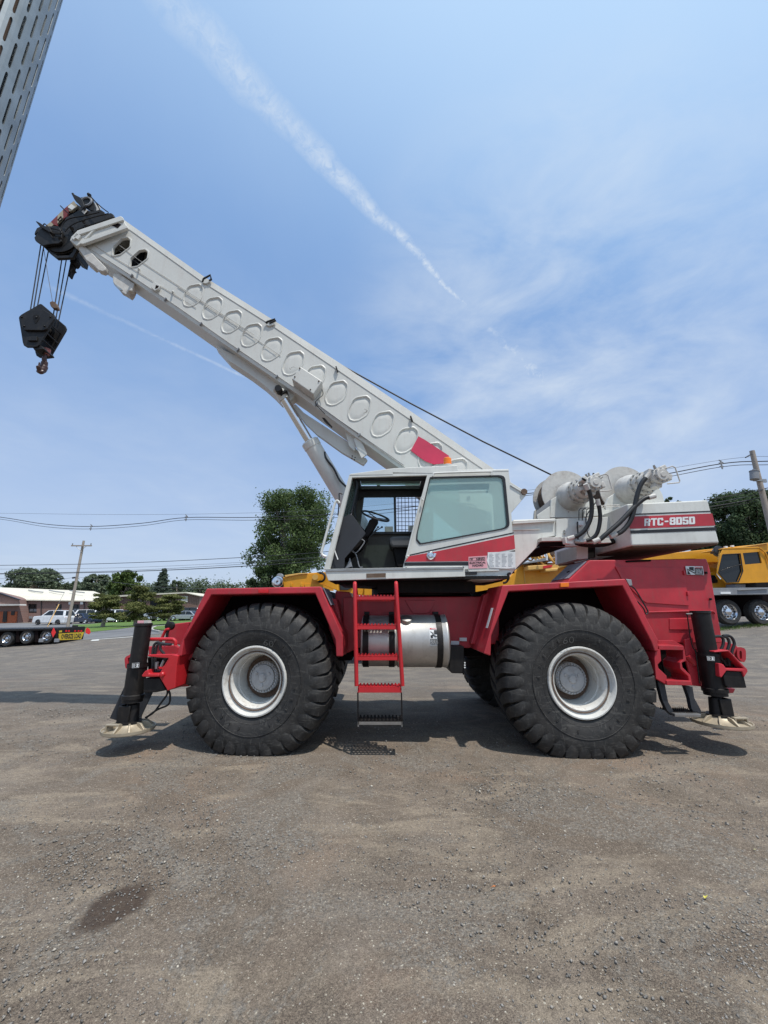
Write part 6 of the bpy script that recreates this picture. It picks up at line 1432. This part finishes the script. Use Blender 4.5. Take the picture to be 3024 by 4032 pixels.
# ---- cab
cab = grp('cab', K); S = 'C3'; YN, YF = 5.15, 5.90
outer = PP(S, [(322, 168), (335, 160), (900, 152), (905, 148), (1480, 128), (1506, 560), (1532, 850), (722, 852), (138, 852)], YN)
opening = PP(S, [(343, 184), (888, 168), (712, 838), (176, 848)], YN)
win = round_poly(PP(S, [(908, 182), (1450, 168), (1487, 552), (835, 672), (808, 640), (812, 590), (898, 225)], YN), 4, .09)
cs = MB().holes(outer, [opening, win], (0, .045, 0)).build('side_panel', WHITE, cab, .005)
wi = scale_poly(win, .975); MB().holes([p-Vector((0, .008, 0)) for p in scale_poly(win, 1.004)], [[p-Vector((0, .008, 0)) for p in scale_poly(win, .962)]], (0, .03, 0)).build('window_seal', BLACKP, cab, .003)
MB().prism([p+Vector((0, .012, 0)) for p in scale_poly(win, .985)], (0, .005, 0)).build('window_glass', GLASS, cab)
MB().prism([p+Vector((0, .03, 0)) for p in PP(S, [(915, 200), (1112, 196), (1135, 608), (930, 648), (820, 655), (822, 600)], YN)], (0, .005, 0)).build('sliding_glass', GLASS, cab)
MB().tube(PP(S, [(1112, 196), (1135, 612)], YN+.03), .006, 6).build('glass_edge', GLASS2, cab)
def X_(x, y, Y=YN): p = P(S, x, y, YN); return Vector((p.x, Y, p.z))
# roof, pillars, far side
MB().prism([p-Vector((0, .004, 0)) for p in (X_(322, 170), X_(330, 158), X_(640, 118), X_(1108, 96), X_(1112, 130), X_(1480, 124), X_(1481, 140), X_(905, 156), X_(640, 150), X_(640, 165))], (0, .12, 0)).build('roof_edge', WHITE, cab, .006)
rz0 = X_(322, 160).z
rf = MB(); xa, xb = X_(330, 160).x, X_(1480, 124).x; z_ = X_(900, 150).z
gx0, gx1 = xa+.12, xa+1.02
rf.holes([(xa, YN+.10, z_), (xb, YN+.10, z_+.04), (xb, YF, z_+.04), (xa, YF, z_)], [[(gx0, YN+.22, z_), (gx1, YN+.22, z_), (gx1, YN+.60, z_), (gx0, YN+.60, z_)]], (0, 0, -.05)); rf.build('roof', GREYD, cab)
MB().box((( xa+xb)/2, (YN+.1+YF)/2+.0, z_+.075), (xb-xa, YF-YN-.1, .03)).build('roof_skin', CLEAR if False else WHITE, cab) if False else None
MB().prism([(gx0, YN+.22, z_+.01), (gx1, YN+.22, z_+.01), (gx1, YN+.60, z_+.01), (gx0, YN+.60, z_+.01)], (0, 0, .006)).build('roof_window', GLASS, cab)
MB().prism([(gx1+.05, YN+.1, z_+.045), (xb, YN+.1, z_+.06), (xb, YF, z_+.06), (gx1+.05, YF, z_+.045)], (0, 0, -.03)).build('roof_skin', WHITE, cab)
# far wall: traced where it shows through the door opening
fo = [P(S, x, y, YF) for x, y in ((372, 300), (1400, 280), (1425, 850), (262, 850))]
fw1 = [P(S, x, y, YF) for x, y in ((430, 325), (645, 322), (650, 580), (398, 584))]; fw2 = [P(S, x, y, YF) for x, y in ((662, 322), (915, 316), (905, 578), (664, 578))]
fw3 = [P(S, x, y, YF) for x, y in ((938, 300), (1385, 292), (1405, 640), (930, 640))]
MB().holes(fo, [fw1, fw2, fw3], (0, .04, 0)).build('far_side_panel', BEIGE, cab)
hd = [P(S, x, y, YF-.03) for x, y in ((372, 250), (920, 240), (925, 322), (655, 326), (425, 328), (372, 360))]
MB().prism(hd, (0, .03, 0)).build('header', GREYD, cab)
for nm, (x0, y0, x1, y1), w in (('far_window_frame', (404, 580, 800, 592), .02),): MB().prism(PP(S, [(398, 580), (910, 574), (910, 590), (396, 598)], YF-.05), (0, .05, 0)).build(nm, BLACKP, cab)
MB().prism(PP(S, [(645, 320), (662, 320), (666, 582), (650, 582)], YF-.05), (0, .05, 0)).build('far_window_frame', BLACKP, cab)
MB().prism(fw1, (0, .004, 0)).build('window_glass', CLEAR, cab)
gr = MB(); n_ = 0
ga, gb_, gc_ = P(S, 665, 322, YF-.02), P(S, 915, 322, YF-.02), P(S, 665, 578, YF-.02)
for i in range(10): X = ga.x+(gb_.x-ga.x)*(i+.5)/10; gr.tube([(X, YF-.02, ga.z), (X, YF-.02, gc_.z)], .0045, 4)
for i in range(9): Z = ga.z+(gc_.z-ga.z)*(i+.5)/9; gr.tube([(ga.x, YF-.02, Z), (gb_.x, YF-.02, Z)], .0045, 4)
gr.build('window_grille', BLACKP, cab)['kind'] = 'stuff'
for q in ([(580, 578), (640, 578), (640, 540), (580, 540)], [(750, 574), (792, 574), (792, 532), (750, 534)]): pr('notice_sheet', S, q, YF-.06, YF-.055, CREAM, cab, 0)
# rear wall and floor
MB().prism([X_(1478, 150, YN+.05), X_(1528, 846, YN+.05), X_(1528, 846, YF), X_(1478, 150, YF)], (-.03, 0, 0)).build('rear_wall', WHITE, cab)
fx0, fx1, fz = X_(150, 848).x, X_(1530, 848).x, X_(700, 868).z
MB().box(((fx0+fx1)/2, (YN+YF)/2, fz+.01), (fx1-fx0, YF-YN-.1, .05)).build('floor', GREASE, cab)
# front: pillars and windscreen
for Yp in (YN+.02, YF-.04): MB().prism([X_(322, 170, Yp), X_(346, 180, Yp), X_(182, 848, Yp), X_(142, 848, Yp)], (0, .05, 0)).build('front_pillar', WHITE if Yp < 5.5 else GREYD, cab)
MB().prism([X_(338, 185, YN+.06), X_(225, 600, YN+.06), X_(225, 600, YF-.05), X_(338, 185, YF-.05)], (.008, 0, 0)).build('windscreen', GLASS, cab)
MB().prism([X_(225, 600, YN+.06), X_(158, 846, YN+.06), X_(158, 846, YF-.05), X_(225, 600, YF-.05)], (.02, 0, 0)).build('front_panel', GREYD, cab)
MB().prism([X_(232, 590, YN+.06), X_(220, 610, YN+.06), X_(220, 610, YF-.05), X_(232, 590, YF-.05)], (.04, 0, 0)).build('windscreen_bar', BLACKP, cab)
MB().prism([X_(890, 165, YN+.03), X_(940, 165, YN+.03), X_(760, 840, YN+.03), X_(716, 840, YN+.03)], (0, .03, 0)).build('door_edge', WHITE, cab, .004)
# interior
pr('dash_side', S, [(330, 450), (350, 462), (442, 590), (415, 625), (290, 772), (286, 845), (180, 845), (215, 640), (262, 480)], 5.24, 5.27, GREYD, cab, .003)
pr('console', S, [(335, 455), (430, 560), (450, 600), (400, 680), (290, 770), (230, 700)], 5.4, 5.9, GREASE, cab, .01)
sc = P(S, 513, 464, 5.5); u = Vector((.94, 0, -.34)); v = Vector((.10, .75, .30)).normalized(); v = (v-u*v.dot(u)).normalized()
sw = MB().tube([sc+u*.205*math.cos(t)+v*.205*math.sin(t) for t in np.linspace(0, 2*PI, 41)[:-1]], .0145, 8, close=True).build('steering_wheel', BLACKP, cab)
for t in (.3, 2.4, 4.5): MB().tube([sc+u*.2*math.cos(t)+v*.2*math.sin(t), sc-Vector((0, 0, .03))], .008, 6).build('spoke', BLACKP, sw)
MB().tube([sc-Vector((0, 0, .02)), P(S, 490, 510, 5.5), P(S, 450, 590, 5.5), P(S, 400, 700, 5.5)], [.035, .045, .05, .05], 10).build('steering_column', GREASE, cab)
pr('column_box', S, [(470, 490), (510, 478), (535, 500), (500, 560), (450, 620), (430, 590)], 5.42, 5.56, GREASE, cab, .01)
for pp_ in ([(475, 615), (520, 570), (560, 545)], [(485, 605), (515, 565), (532, 545)]):
    q = PP(S, pp_, 5.4); MB().tube(q, .007, 6).build('lever', BLACKP, cab); MB().lathe(q[-1], (0, 0, 1), [(-.015, .001), (-.01, .014), (.01, .014), (.015, .001)], 10).build('knob', BLACKP, cab)
for pp_ in ([(405, 630), (425, 640), (430, 660), (375, 730), (340, 715)], [(345, 715), (375, 750), (395, 830), (420, 835)], [(325, 770), (330, 830), (350, 835)]): MB().tube(PP(S, pp_, 5.35), .008, 6, sub=3).build('pedal_rod', HORN, cab)
pr('pedal_plate', S, [(330, 770), (345, 830), (290, 845), (310, 815)], 5.3, 5.32, HORN, cab, 0)
MB().tube(PP(S, [(205, 615), (210, 690), (240, 780)], 5.2), .008, 6, sub=4).build('cable', PAPER, cab)
st_ = grp('driver_seat', K)
pr('cushion', S, [(612, 625), (640, 610), (765, 608), (800, 640), (790, 690), (640, 690), (618, 672)], 5.42, 5.88, SEAT, st_, .03)
pr('backrest', S, [(830, 560), (870, 440), (905, 430), (905, 640), (820, 680)], 5.42, 5.88, SEAT, st_, .03)
pr('pedestal', S, [(640, 690), (770, 690), (760, 840), (670, 840)], 5.5, 5.8, GREASE, st_, .02)
for x, y in ((535, 238), (610, 230)): MB().box(P(S, x, y, 5.8), (.05, .05, .03)).build('roof_clip', BLACKP, cab)
MB().tube(PP(S, [(510, 185), (560, 192), (620, 186), (650, 180), (700, 186)], 5.4), .006, 5, sub=4).build('cable', BLACKP, cab)
MB().tube(PP(S, [(370, 180), (395, 200), (385, 260), (380, 330), (365, 420), (370, 480)], 5.4), .014, 6, sub=4).build('cable', BLACKP, cab)
MB().tube(PP(S, [(345, 200), (385, 210), (365, 330), (340, 440)], 5.3), .02, 6, sub=3).build('inner_post', BLACKP, cab)
# stripes and marks on the side panel
strip('stripe', S, [(762, 744), (940, 704), (1516, 582), (1517, 590), (944, 712), (762, 752)], YN-.001, BLACKP, cab)
strip('stripe', S, [(756, 757), (950, 722), (1519, 602), (1527, 702), (1420, 722), (1190, 792), (725, 796)], YN-.001, RED, cab)['label'] = 'red band'
strip('stripe', S, [(724, 801), (1192, 797), (1330, 756), (1526, 712), (1527, 722), (1330, 780), (1200, 822), (722, 826)], YN-.001, BLACKP, cab)
MB().lathe(P(S, 912, 752, YN), (0, -1, 0), [(0, .052), (.012, .052), (.02, .044), (.012, .036), (.016, .02), (.022, .016), (.022, .001)], 28).build('door_latch', CHROME, cab)
MB().box(P(S, 942, 750, YN-.02), (.03, .03, .06), rot=Matrix.Rotation(.4, 3, 'Y')).build('latch_lever', CHROME, cab, .005)
sg = strip('warning_label', S, [(1190, 846), (1326, 842), (1322, 752), (1188, 760)], YN-.003, PINKP, cab)
hz = MB().holes(PP(S, [(1197, 792), (1310, 787), (1308, 762), (1196, 768)], YN-.006), [PP(S, [(1201, 789), (1306, 784), (1304, 765), (1200, 771)], YN-.006)], (0, .001, 0)).build('label_border', BLACKP, sg)
text('W', PP(S, [(1204, 787), (1222, 786), (1221, 768), (1203, 769)], YN-.006), BLACKP, sg, bold=.03); text('ARNING'[2:], PP(S, [(1246, 785), (1302, 782), (1300, 765), (1245, 768)], YN-.006), BLACKP, sg, bold=.03)
text('ELECTRICAL', PP(S, [(1197, 812), (1314, 807), (1313, 793), (1196, 798)], YN-.006), BLACKP, sg, bold=.035); text('HAZARD', PP(S, [(1217, 831), (1298, 828), (1297, 813), (1216, 816)], YN-.006), BLACKP, sg, bold=.035)
strip('chart_sheet', S, [(1322, 790), (1328, 755), (1328, 728), (1415, 725), (1480, 722), (1527, 724), (1530, 838), (1470, 846), (1340, 838)], YN-.005, PAPER, cab)
ch = MB(); rs = random.Random(3)
for i in range(11):
    y = 738+i*9
    for j in range(4):
        x0 = 1338+j*46; w = rs.uniform(20, 38)
        ch.prism(PP(S, [(x0, y+3), (x0+w, y+2), (x0+w, y), (x0, y+1)], YN-.0085), (0, .001, 0))
ch.build('printed_table', HORN, cab)['kind'] = 'stuff'
# sill, steps, lower body
MB().prism([X_(150, 868, YN-.05), X_(1155, 850, YN-.05), X_(1160, 906, YN-.05), X_(175, 936, YN-.05)], (0, .07, 0)).build('sill_panel', HORN if False else WHITE, cab, .006)
strip('sill_recess', S, [(447, 882), (588, 878), (588, 916), (447, 918)], YN-.052, RUST, cab, .002)
MB().prism(PP(S, [(446, 914), (590, 910), (590, 922), (446, 926)], YN-.07), (0, .03, 0)).build('sill_step', STEEL, cab, .002)
MB().prism(PP(S, [(150, 850), (718, 838), (1150, 832), (1155, 850), (718, 856), (152, 868)], YN-.06), (0, .10, 0)).build('door_track', STEEL, cab, .002)
MB().prism(PP(S, [(716, 835), (1152, 830), (1152, 848), (716, 853)], YN-.03), (0, .03, 0)).build('lower_trim', WHITE, cab, .003)
for x, y in ((736, 842), (1149, 838)): MB().cyl(P(S, x, y, YN-.03), P(S, x, y, YN-.05), .014, n=10).build('trim_bolt', GREASE, cab)
MB().prism(PP(S, [(1157, 850), (1532, 846), (1505, 880), (1478, 918), (1350, 930), (1162, 922)], YN+.02), (0, .55, 0)).build('lower_body', WHITE, cab, .006)
MB().prism(PP(S, [(1158, 868), (1250, 866), (1250, 888), (1160, 890)], YN+.0), (0, .03, 0)).build('track_end', BLACKP, cab)
MB().prism(PP(S, [(1184, 852), (1412, 850), (1412, 862), (1190, 870)], YN-.0), (0, .03, 0)).build('shelf', WHITE, cab, .003)
MB().tube(PP(S, [(1495, 880), (1475, 885), (1480, 915), (1462, 945), (1440, 950)], YN+.0), .014, 8, sub=4).build('hook_strap', GREASE, cab)
MB().prism(PP(S, [(240, 936), (1160, 906), (1240, 960), (1240, 1020), (530, 1020), (525, 975), (245, 960)], YN+.35), (0, .9, 0)).build('underside', GREASE, cab)
MB().prism([X_(175, 936, YN-.02), X_(1480, 920, YN-.02), X_(1480, 920, YF), X_(175, 936, YF)], (0, 0, .04)).build('floor_pan', GREASE, cab)
# rails, beacon
MB().tube(PP(S, [(252, 372), (240, 355), (225, 362), (205, 420), (128, 700), (122, 735), (135, 752), (158, 760)], YN-.05), .017, 10, sub=5).build('grab_rail', WHITE, cab)
MB().tube(PP(S, [(930, 178), (935, 160), (960, 153), (1140, 147), (1340, 142), (1357, 148), (1352, 168)], YN-.05), .014, 10, sub=5).build('roof_rail', WHITE, cab)
MB().tube(PP(S, [(858, 350), (850, 342), (840, 360), (745, 735), (742, 750), (752, 755)], YN-.04), .013, 10, sub=5).build('door_handle', WHITE, cab)
MB().tube(PP(S, [(275, 305), (250, 300), (250, 330), (245, 420), (240, 460)], YN-.04), .009, 8, sub=3).build('mirror_arm', BLACKP, cab)
bc = P(S, 1037, 96, 5.35); bcn = MB(); bcn.lathe(bc, (0, 0, 1), [(-.02, .001), (-.02, .062), (.01, .062), (.01, .058), (.10, .056), (.112, .045), (.115, .001)], 32); bcn.build('beacon', ORANGE, cab)
MB().lathe(bc, (0, 0, 1), [(-.05, .05), (-.02, .065), (.004, .065), (.004, .03)], 24).build('beacon_base', WHITE, cab)

# ---- hook block: hangs on the ropes, a thing of its own
def DB(x, y, d=0): return B('D3', x, y, d)
hc = DB(600, 900, .2)
hk = empty('hook_block', hc); tag(hk, 'black six sheave hook block hanging from the boom tip', 'hook block')
near = [(305, 712), (312, 690), (340, 660), (440, 600), (500, 570), (640, 485), (665, 480), (685, 490), (880, 655), (898, 700), (890, 735), (640, 1150), (600, 1180), (550, 1188), (430, 1186), (385, 1158), (368, 1110)]
for d in (.0, .26): 
    o = MB().prism([DB(x, y, 0)+WN*d for x, y in near], WN*.03).build('cheek_plate', BLACK, hk, .006)
o = MB().prism([DB(x, y, -.035) for x, y in [(320, 700), (335, 665), (430, 610), (500, 582), (710, 578), (885, 685), (885, 730), (770, 885), (700, 912), (400, 908), (352, 862)]], WN*.035).build('cover_plate', BLACK, hk, .006)
MB().prism([DB(x, y, -.025) for x, y in [(448, 1080), (600, 1080), (600, 1010), (452, 1015)]], WN*.03).build('name_pad', BLACK, hk, .004)
for x, y in ((355, 700), (822, 700), (395, 850), (727, 850)): MB().lathe(DB(x, y, -.035), WN*-1, [(0, .014), (.012, .014), (.02, .008), (.02, .001)], 14).build('cheek_bolt', BLACK, hk)
MB().prism(round_poly([DB(x, y, -.04) for x, y in [(530, 700), (545, 665), (590, 652), (640, 668), (652, 705), (590, 800), (565, 800)]], 2, .3), WN*.01).build('centre_boss', GREASE, hk, .003)
MB().lathe(DB(592, 700, -.042), WN*-1, [(0, .017), (.006, .017), (.01, .013), (.01, .001)], 16).build('centre_pin', BLACK, hk)
for k in range(3): MB().lathe(DB(600, 800, 0)+WN*(.05+.07*k), WN, [(0, .02), (0, .108), (.01, .12), (.022, .10), (.034, .12), (.044, .108), (.044, .02)], 32).build('sheave', GREASE, hk)
for pts in ([(870, 800), (890, 770), (760, 900)], ): pass
MB().prism([DB(x, y, .02) for x, y in [(520, 1180), (640, 1150), (700, 1180), (720, 1220), (560, 1240)]], WN*.24).build('trunnion', BLACK, hk, .01)
c = DB(640, 1170, 0)+WN*.15; MB().lathe(c+Vector((0, 0, .05)), (0, 0, -1), [(0, .001), (0, .055), (.07, .058), (.10, .05), (.10, .001)], 20).build('swivel_nut', paint('hook_red', (.25, .07, .06), .5, dirt=.6), hk)
hp = c + Vector((-.005, 0, -.02)); hkpts = [hp, hp-Vector((0, 0, .10)), hp-Vector((0, -.02, .17)), hp-Vector((.01, -.03, .26)), hp-Vector((.012, -.0, .335)), hp-Vector((.006, .05, .30)), hp-Vector((0, .06, .22))]
MB().tube(hkpts, [.028, .034, .046, .056, .050, .034, .012], 14, sub=6).build('hook', paint('hook_brown', (.06, .026, .022), .4, dirt=.6), hk)
for i, y in enumerate((800, 960, 1080)): MB().tube([DB(700+50*(2-i), y-10, 0), DB(700+50*(2-i), y-10, 0)+WN*.26], .012, 6).build('spacer_bolt', BLACK, hk)
# ropes: parts of the crane
for (x0, y0, x1, y1, d0, d1) in ((525, 800, 495, 575, .08, .05), (562, 822, 548, 545, .16, .12), (624, 885, 610, 505, .26, .19), (800, 980, 868, 665, .30, .10), (862, 975, 912, 705, .40, .16), (915, 1060, 955, 745, .34, .23)):
    MB().tube([B('D2', x0, y0, d0)+Vector((.01, 0, .05)), DB(x1, y1+25, d1)], .0085, 8).build('hoist_rope', WIREM, K)
aw = MB().prism(round_poly([DB(x, y, .04) for x, y in [(805, 455), (850, 435), (900, 450), (935, 520), (930, 555), (860, 548), (825, 520)]], 1, .2), WN*.07).build('limit_weight', RUST, None, .006); tag(aw, 'small rusty limit switch weight on a thin line above the hook block', 'weight')
MB().tube([B('D2', 565, 820, .1), DB(780, 0, .08), DB(857, 440, .07)], .0045, 6).build('limit_switch_line', WIREG, K)

# ------------------------------------------------------------------ perforated exhaust guard close by, upper left
def guard():
    cx_, cy_, Rg = -1.19, .78, .13; z0, z1 = 2.0, 3.92; nc = 32; ph = .1185; nr = int((z1-z0)/ph)
    root = empty('exhaust_stack', (cx_, cy_, 0)); tag(root, 'perforated metal exhaust stack guard rising close by at the upper left', 'exhaust stack')
    mb = MB(); da = 2*PI/nc
    def pt(a, z, r): return (cx_ + r*math.cos(a), cy_ + r*math.sin(a), z)
    for i in range(nc):
        a0 = i*da; so_z = (ph/2 if i % 2 else 0)
        for j in range(-1 if i % 2 else 0, nr):
            zb = z0 + j*ph + so_z
            # cell with a stadium slot
            hw, hh, rr = da*.15, ph*.42, ph*.10
            out = []; inn = []
            m_ = 12
            for k in range(m_):
                t = 2*PI*(k+.5)/m_; ct, s_ = math.cos(t), math.sin(t)
                inn.append((a0+da/2 + hw*ct, zb+ph/2 + (hh-rr)*(1 if s_ > 0 else -1) + rr*s_))
                q = max(abs(ct), abs(s_)); out.append((a0+da/2 + da/2*ct/q, zb+ph/2 + ph/2*s_/q))
            if zb < z0-.001: 
                continue
            vs_ = [pt(a, z, Rg) for a, z in out] + [pt(a, z, Rg) for a, z in inn] + [pt(a, z, Rg-.003) for a, z in inn]
            mb.add(vs_, [(k, (k+1) % m_, m_+(k+1) % m_, m_+k) for k in range(m_)] + [(m_+k, m_+(k+1) % m_, 2*m_+(k+1) % m_, 2*m_+k) for k in range(m_)], 0, False)
    mb.build('perforated_shell', GUARDM, root)
    for z in (z0, z1): MB().lathe((cx_, cy_, z), (0, 0, 1), [(-.02, Rg+.002), (.03, Rg+.002), (.03, Rg-.002), (-.02, Rg-.002), (-.02, Rg+.002)], 48).build('end_band', GUARDM, root)
    MB().cyl((cx_, cy_, .02), (cx_, cy_, z1+.2), .062, n=24).build('exhaust_pipe', RUST, root)
    MB().lathe((cx_, cy_, 0), (0, 0, 1), [(0, .22), (.02, .22), (.03, .08), (.03, .001)], 32).build('base_flange', GREASE, root)
    for z in (2.3, 2.9, 3.5): 
        m = MB()
        for k in range(3): a = k*2*PI/3+.4; m.cyl((cx_+.06*math.cos(a), cy_+.06*math.sin(a), z), (cx_+(Rg-.003)*math.cos(a), cy_+(Rg-.003)*math.sin(a), z), .006, n=6)
        m.build('standoff', STEEL, root)
    # clamp lug near the top of the frame
    p = P('N', 62, 45, 1.0); k_ = (cy_ - math.sqrt(max(0, Rg**2-(.02)**2)))
    c0 = Vector((cx_+.01, cy_-Rg-.012, 3.02))
    MB().tube([c0+Vector((-.05, 0, .10)), c0+Vector((-.01, -.012, .04)), c0+Vector((.03, -.01, -.02)), c0+Vector((.075, .02, -.06))], .011, 8, sub=4).build('clamp', STEEL, root)
    MB().cyl(c0+Vector((0, .02, .05)), c0+Vector((0, -.03, .05)), .022, n=6, smooth=False).build('clamp_bolt', GREASE, root)
guard()

# ------------------------------------------------------------------ small things on the lot
def leafbit(label, cr, x, y, col, s=.025, nm='fallen_leaf', cat='leaf'):
    p = G(cr, x, y); m, nt, bs = newmat(nm+'_colour'); tc = N(nt, 'ShaderNodeTexCoord').outputs['Object']
    L(nt, mixc(nt, noise(nt, tc, 60), tuple(c*.7 for c in col), col), bs.inputs['Base Color'])
    rs = random.Random(int(x)); mb = MB(); n = 10; vs_ = [(p.x, p.y, p.z+.012)]
    for k in range(n):
        a = 2*PI*k/n; r = s*(1.3 if k in (0, 5) else .65)*.65*rs.uniform(.8, 1.15); vs_.append((p.x+r*math.cos(a+.4), p.y+r*math.sin(a+.4)*.8, p.z+.010+rs.uniform(0, .012)))
    mb.add(vs_, [(0, 1+k, 1+(k+1) % n) for k in range(n)]); o = mb.build(nm, m); tag(o, label, cat, 'dry leaves on the lot')
leafbit('orange brown leaf lying left of the middle foreground patch', 'N', 1945, 3500, (.5, .17, .05))
leafbit('yellow leaf lying on the gravel at the right', 'N', 2778, 3544, (.62, .55, .08))
leafbit('small orange leaf in front of the space between the wheels', 'N', 1838, 3073, (.45, .17, .07), .02)
leafbit('small brown leaf before the right wheel', 'N', 2398, 3078, (.3, .13, .06), .018)
leafbit('pale yellow leaf near the right edge of the lot', 'N', 2975, 3355, (.6, .58, .25), .018)
# weeds along the lot edge at the right
def weeds():
    n = 2600; V = []; 
    x = 11.5+rng.random(n)*9; y = 16.9+rng.random(n)*.9 ; 
    h = .04+.10*rng.random(n); a = rng.random(n)*2*PI
    z = np.array([GH(xx, yy) for xx, yy in zip(x, y)])
    w = .012
    dx, dy = np.cos(a)*w, np.sin(a)*w; lx, ly = (rng.random(n)-.5)*h, (rng.random(n)-.5)*h
    V = np.stack([np.stack([x-dx, y-dy, z-.01], -1), np.stack([x+dx, y+dy, z-.01], -1), np.stack([x+lx, y+ly, z+h], -1)], 1).reshape(-1, 3)
    mesh_np('weeds', V, np.arange(n*3).reshape(-1, 3), LEAF2, 'sparse green weeds along the edge of the lot by the yellow crane', 'stuff')
weeds()
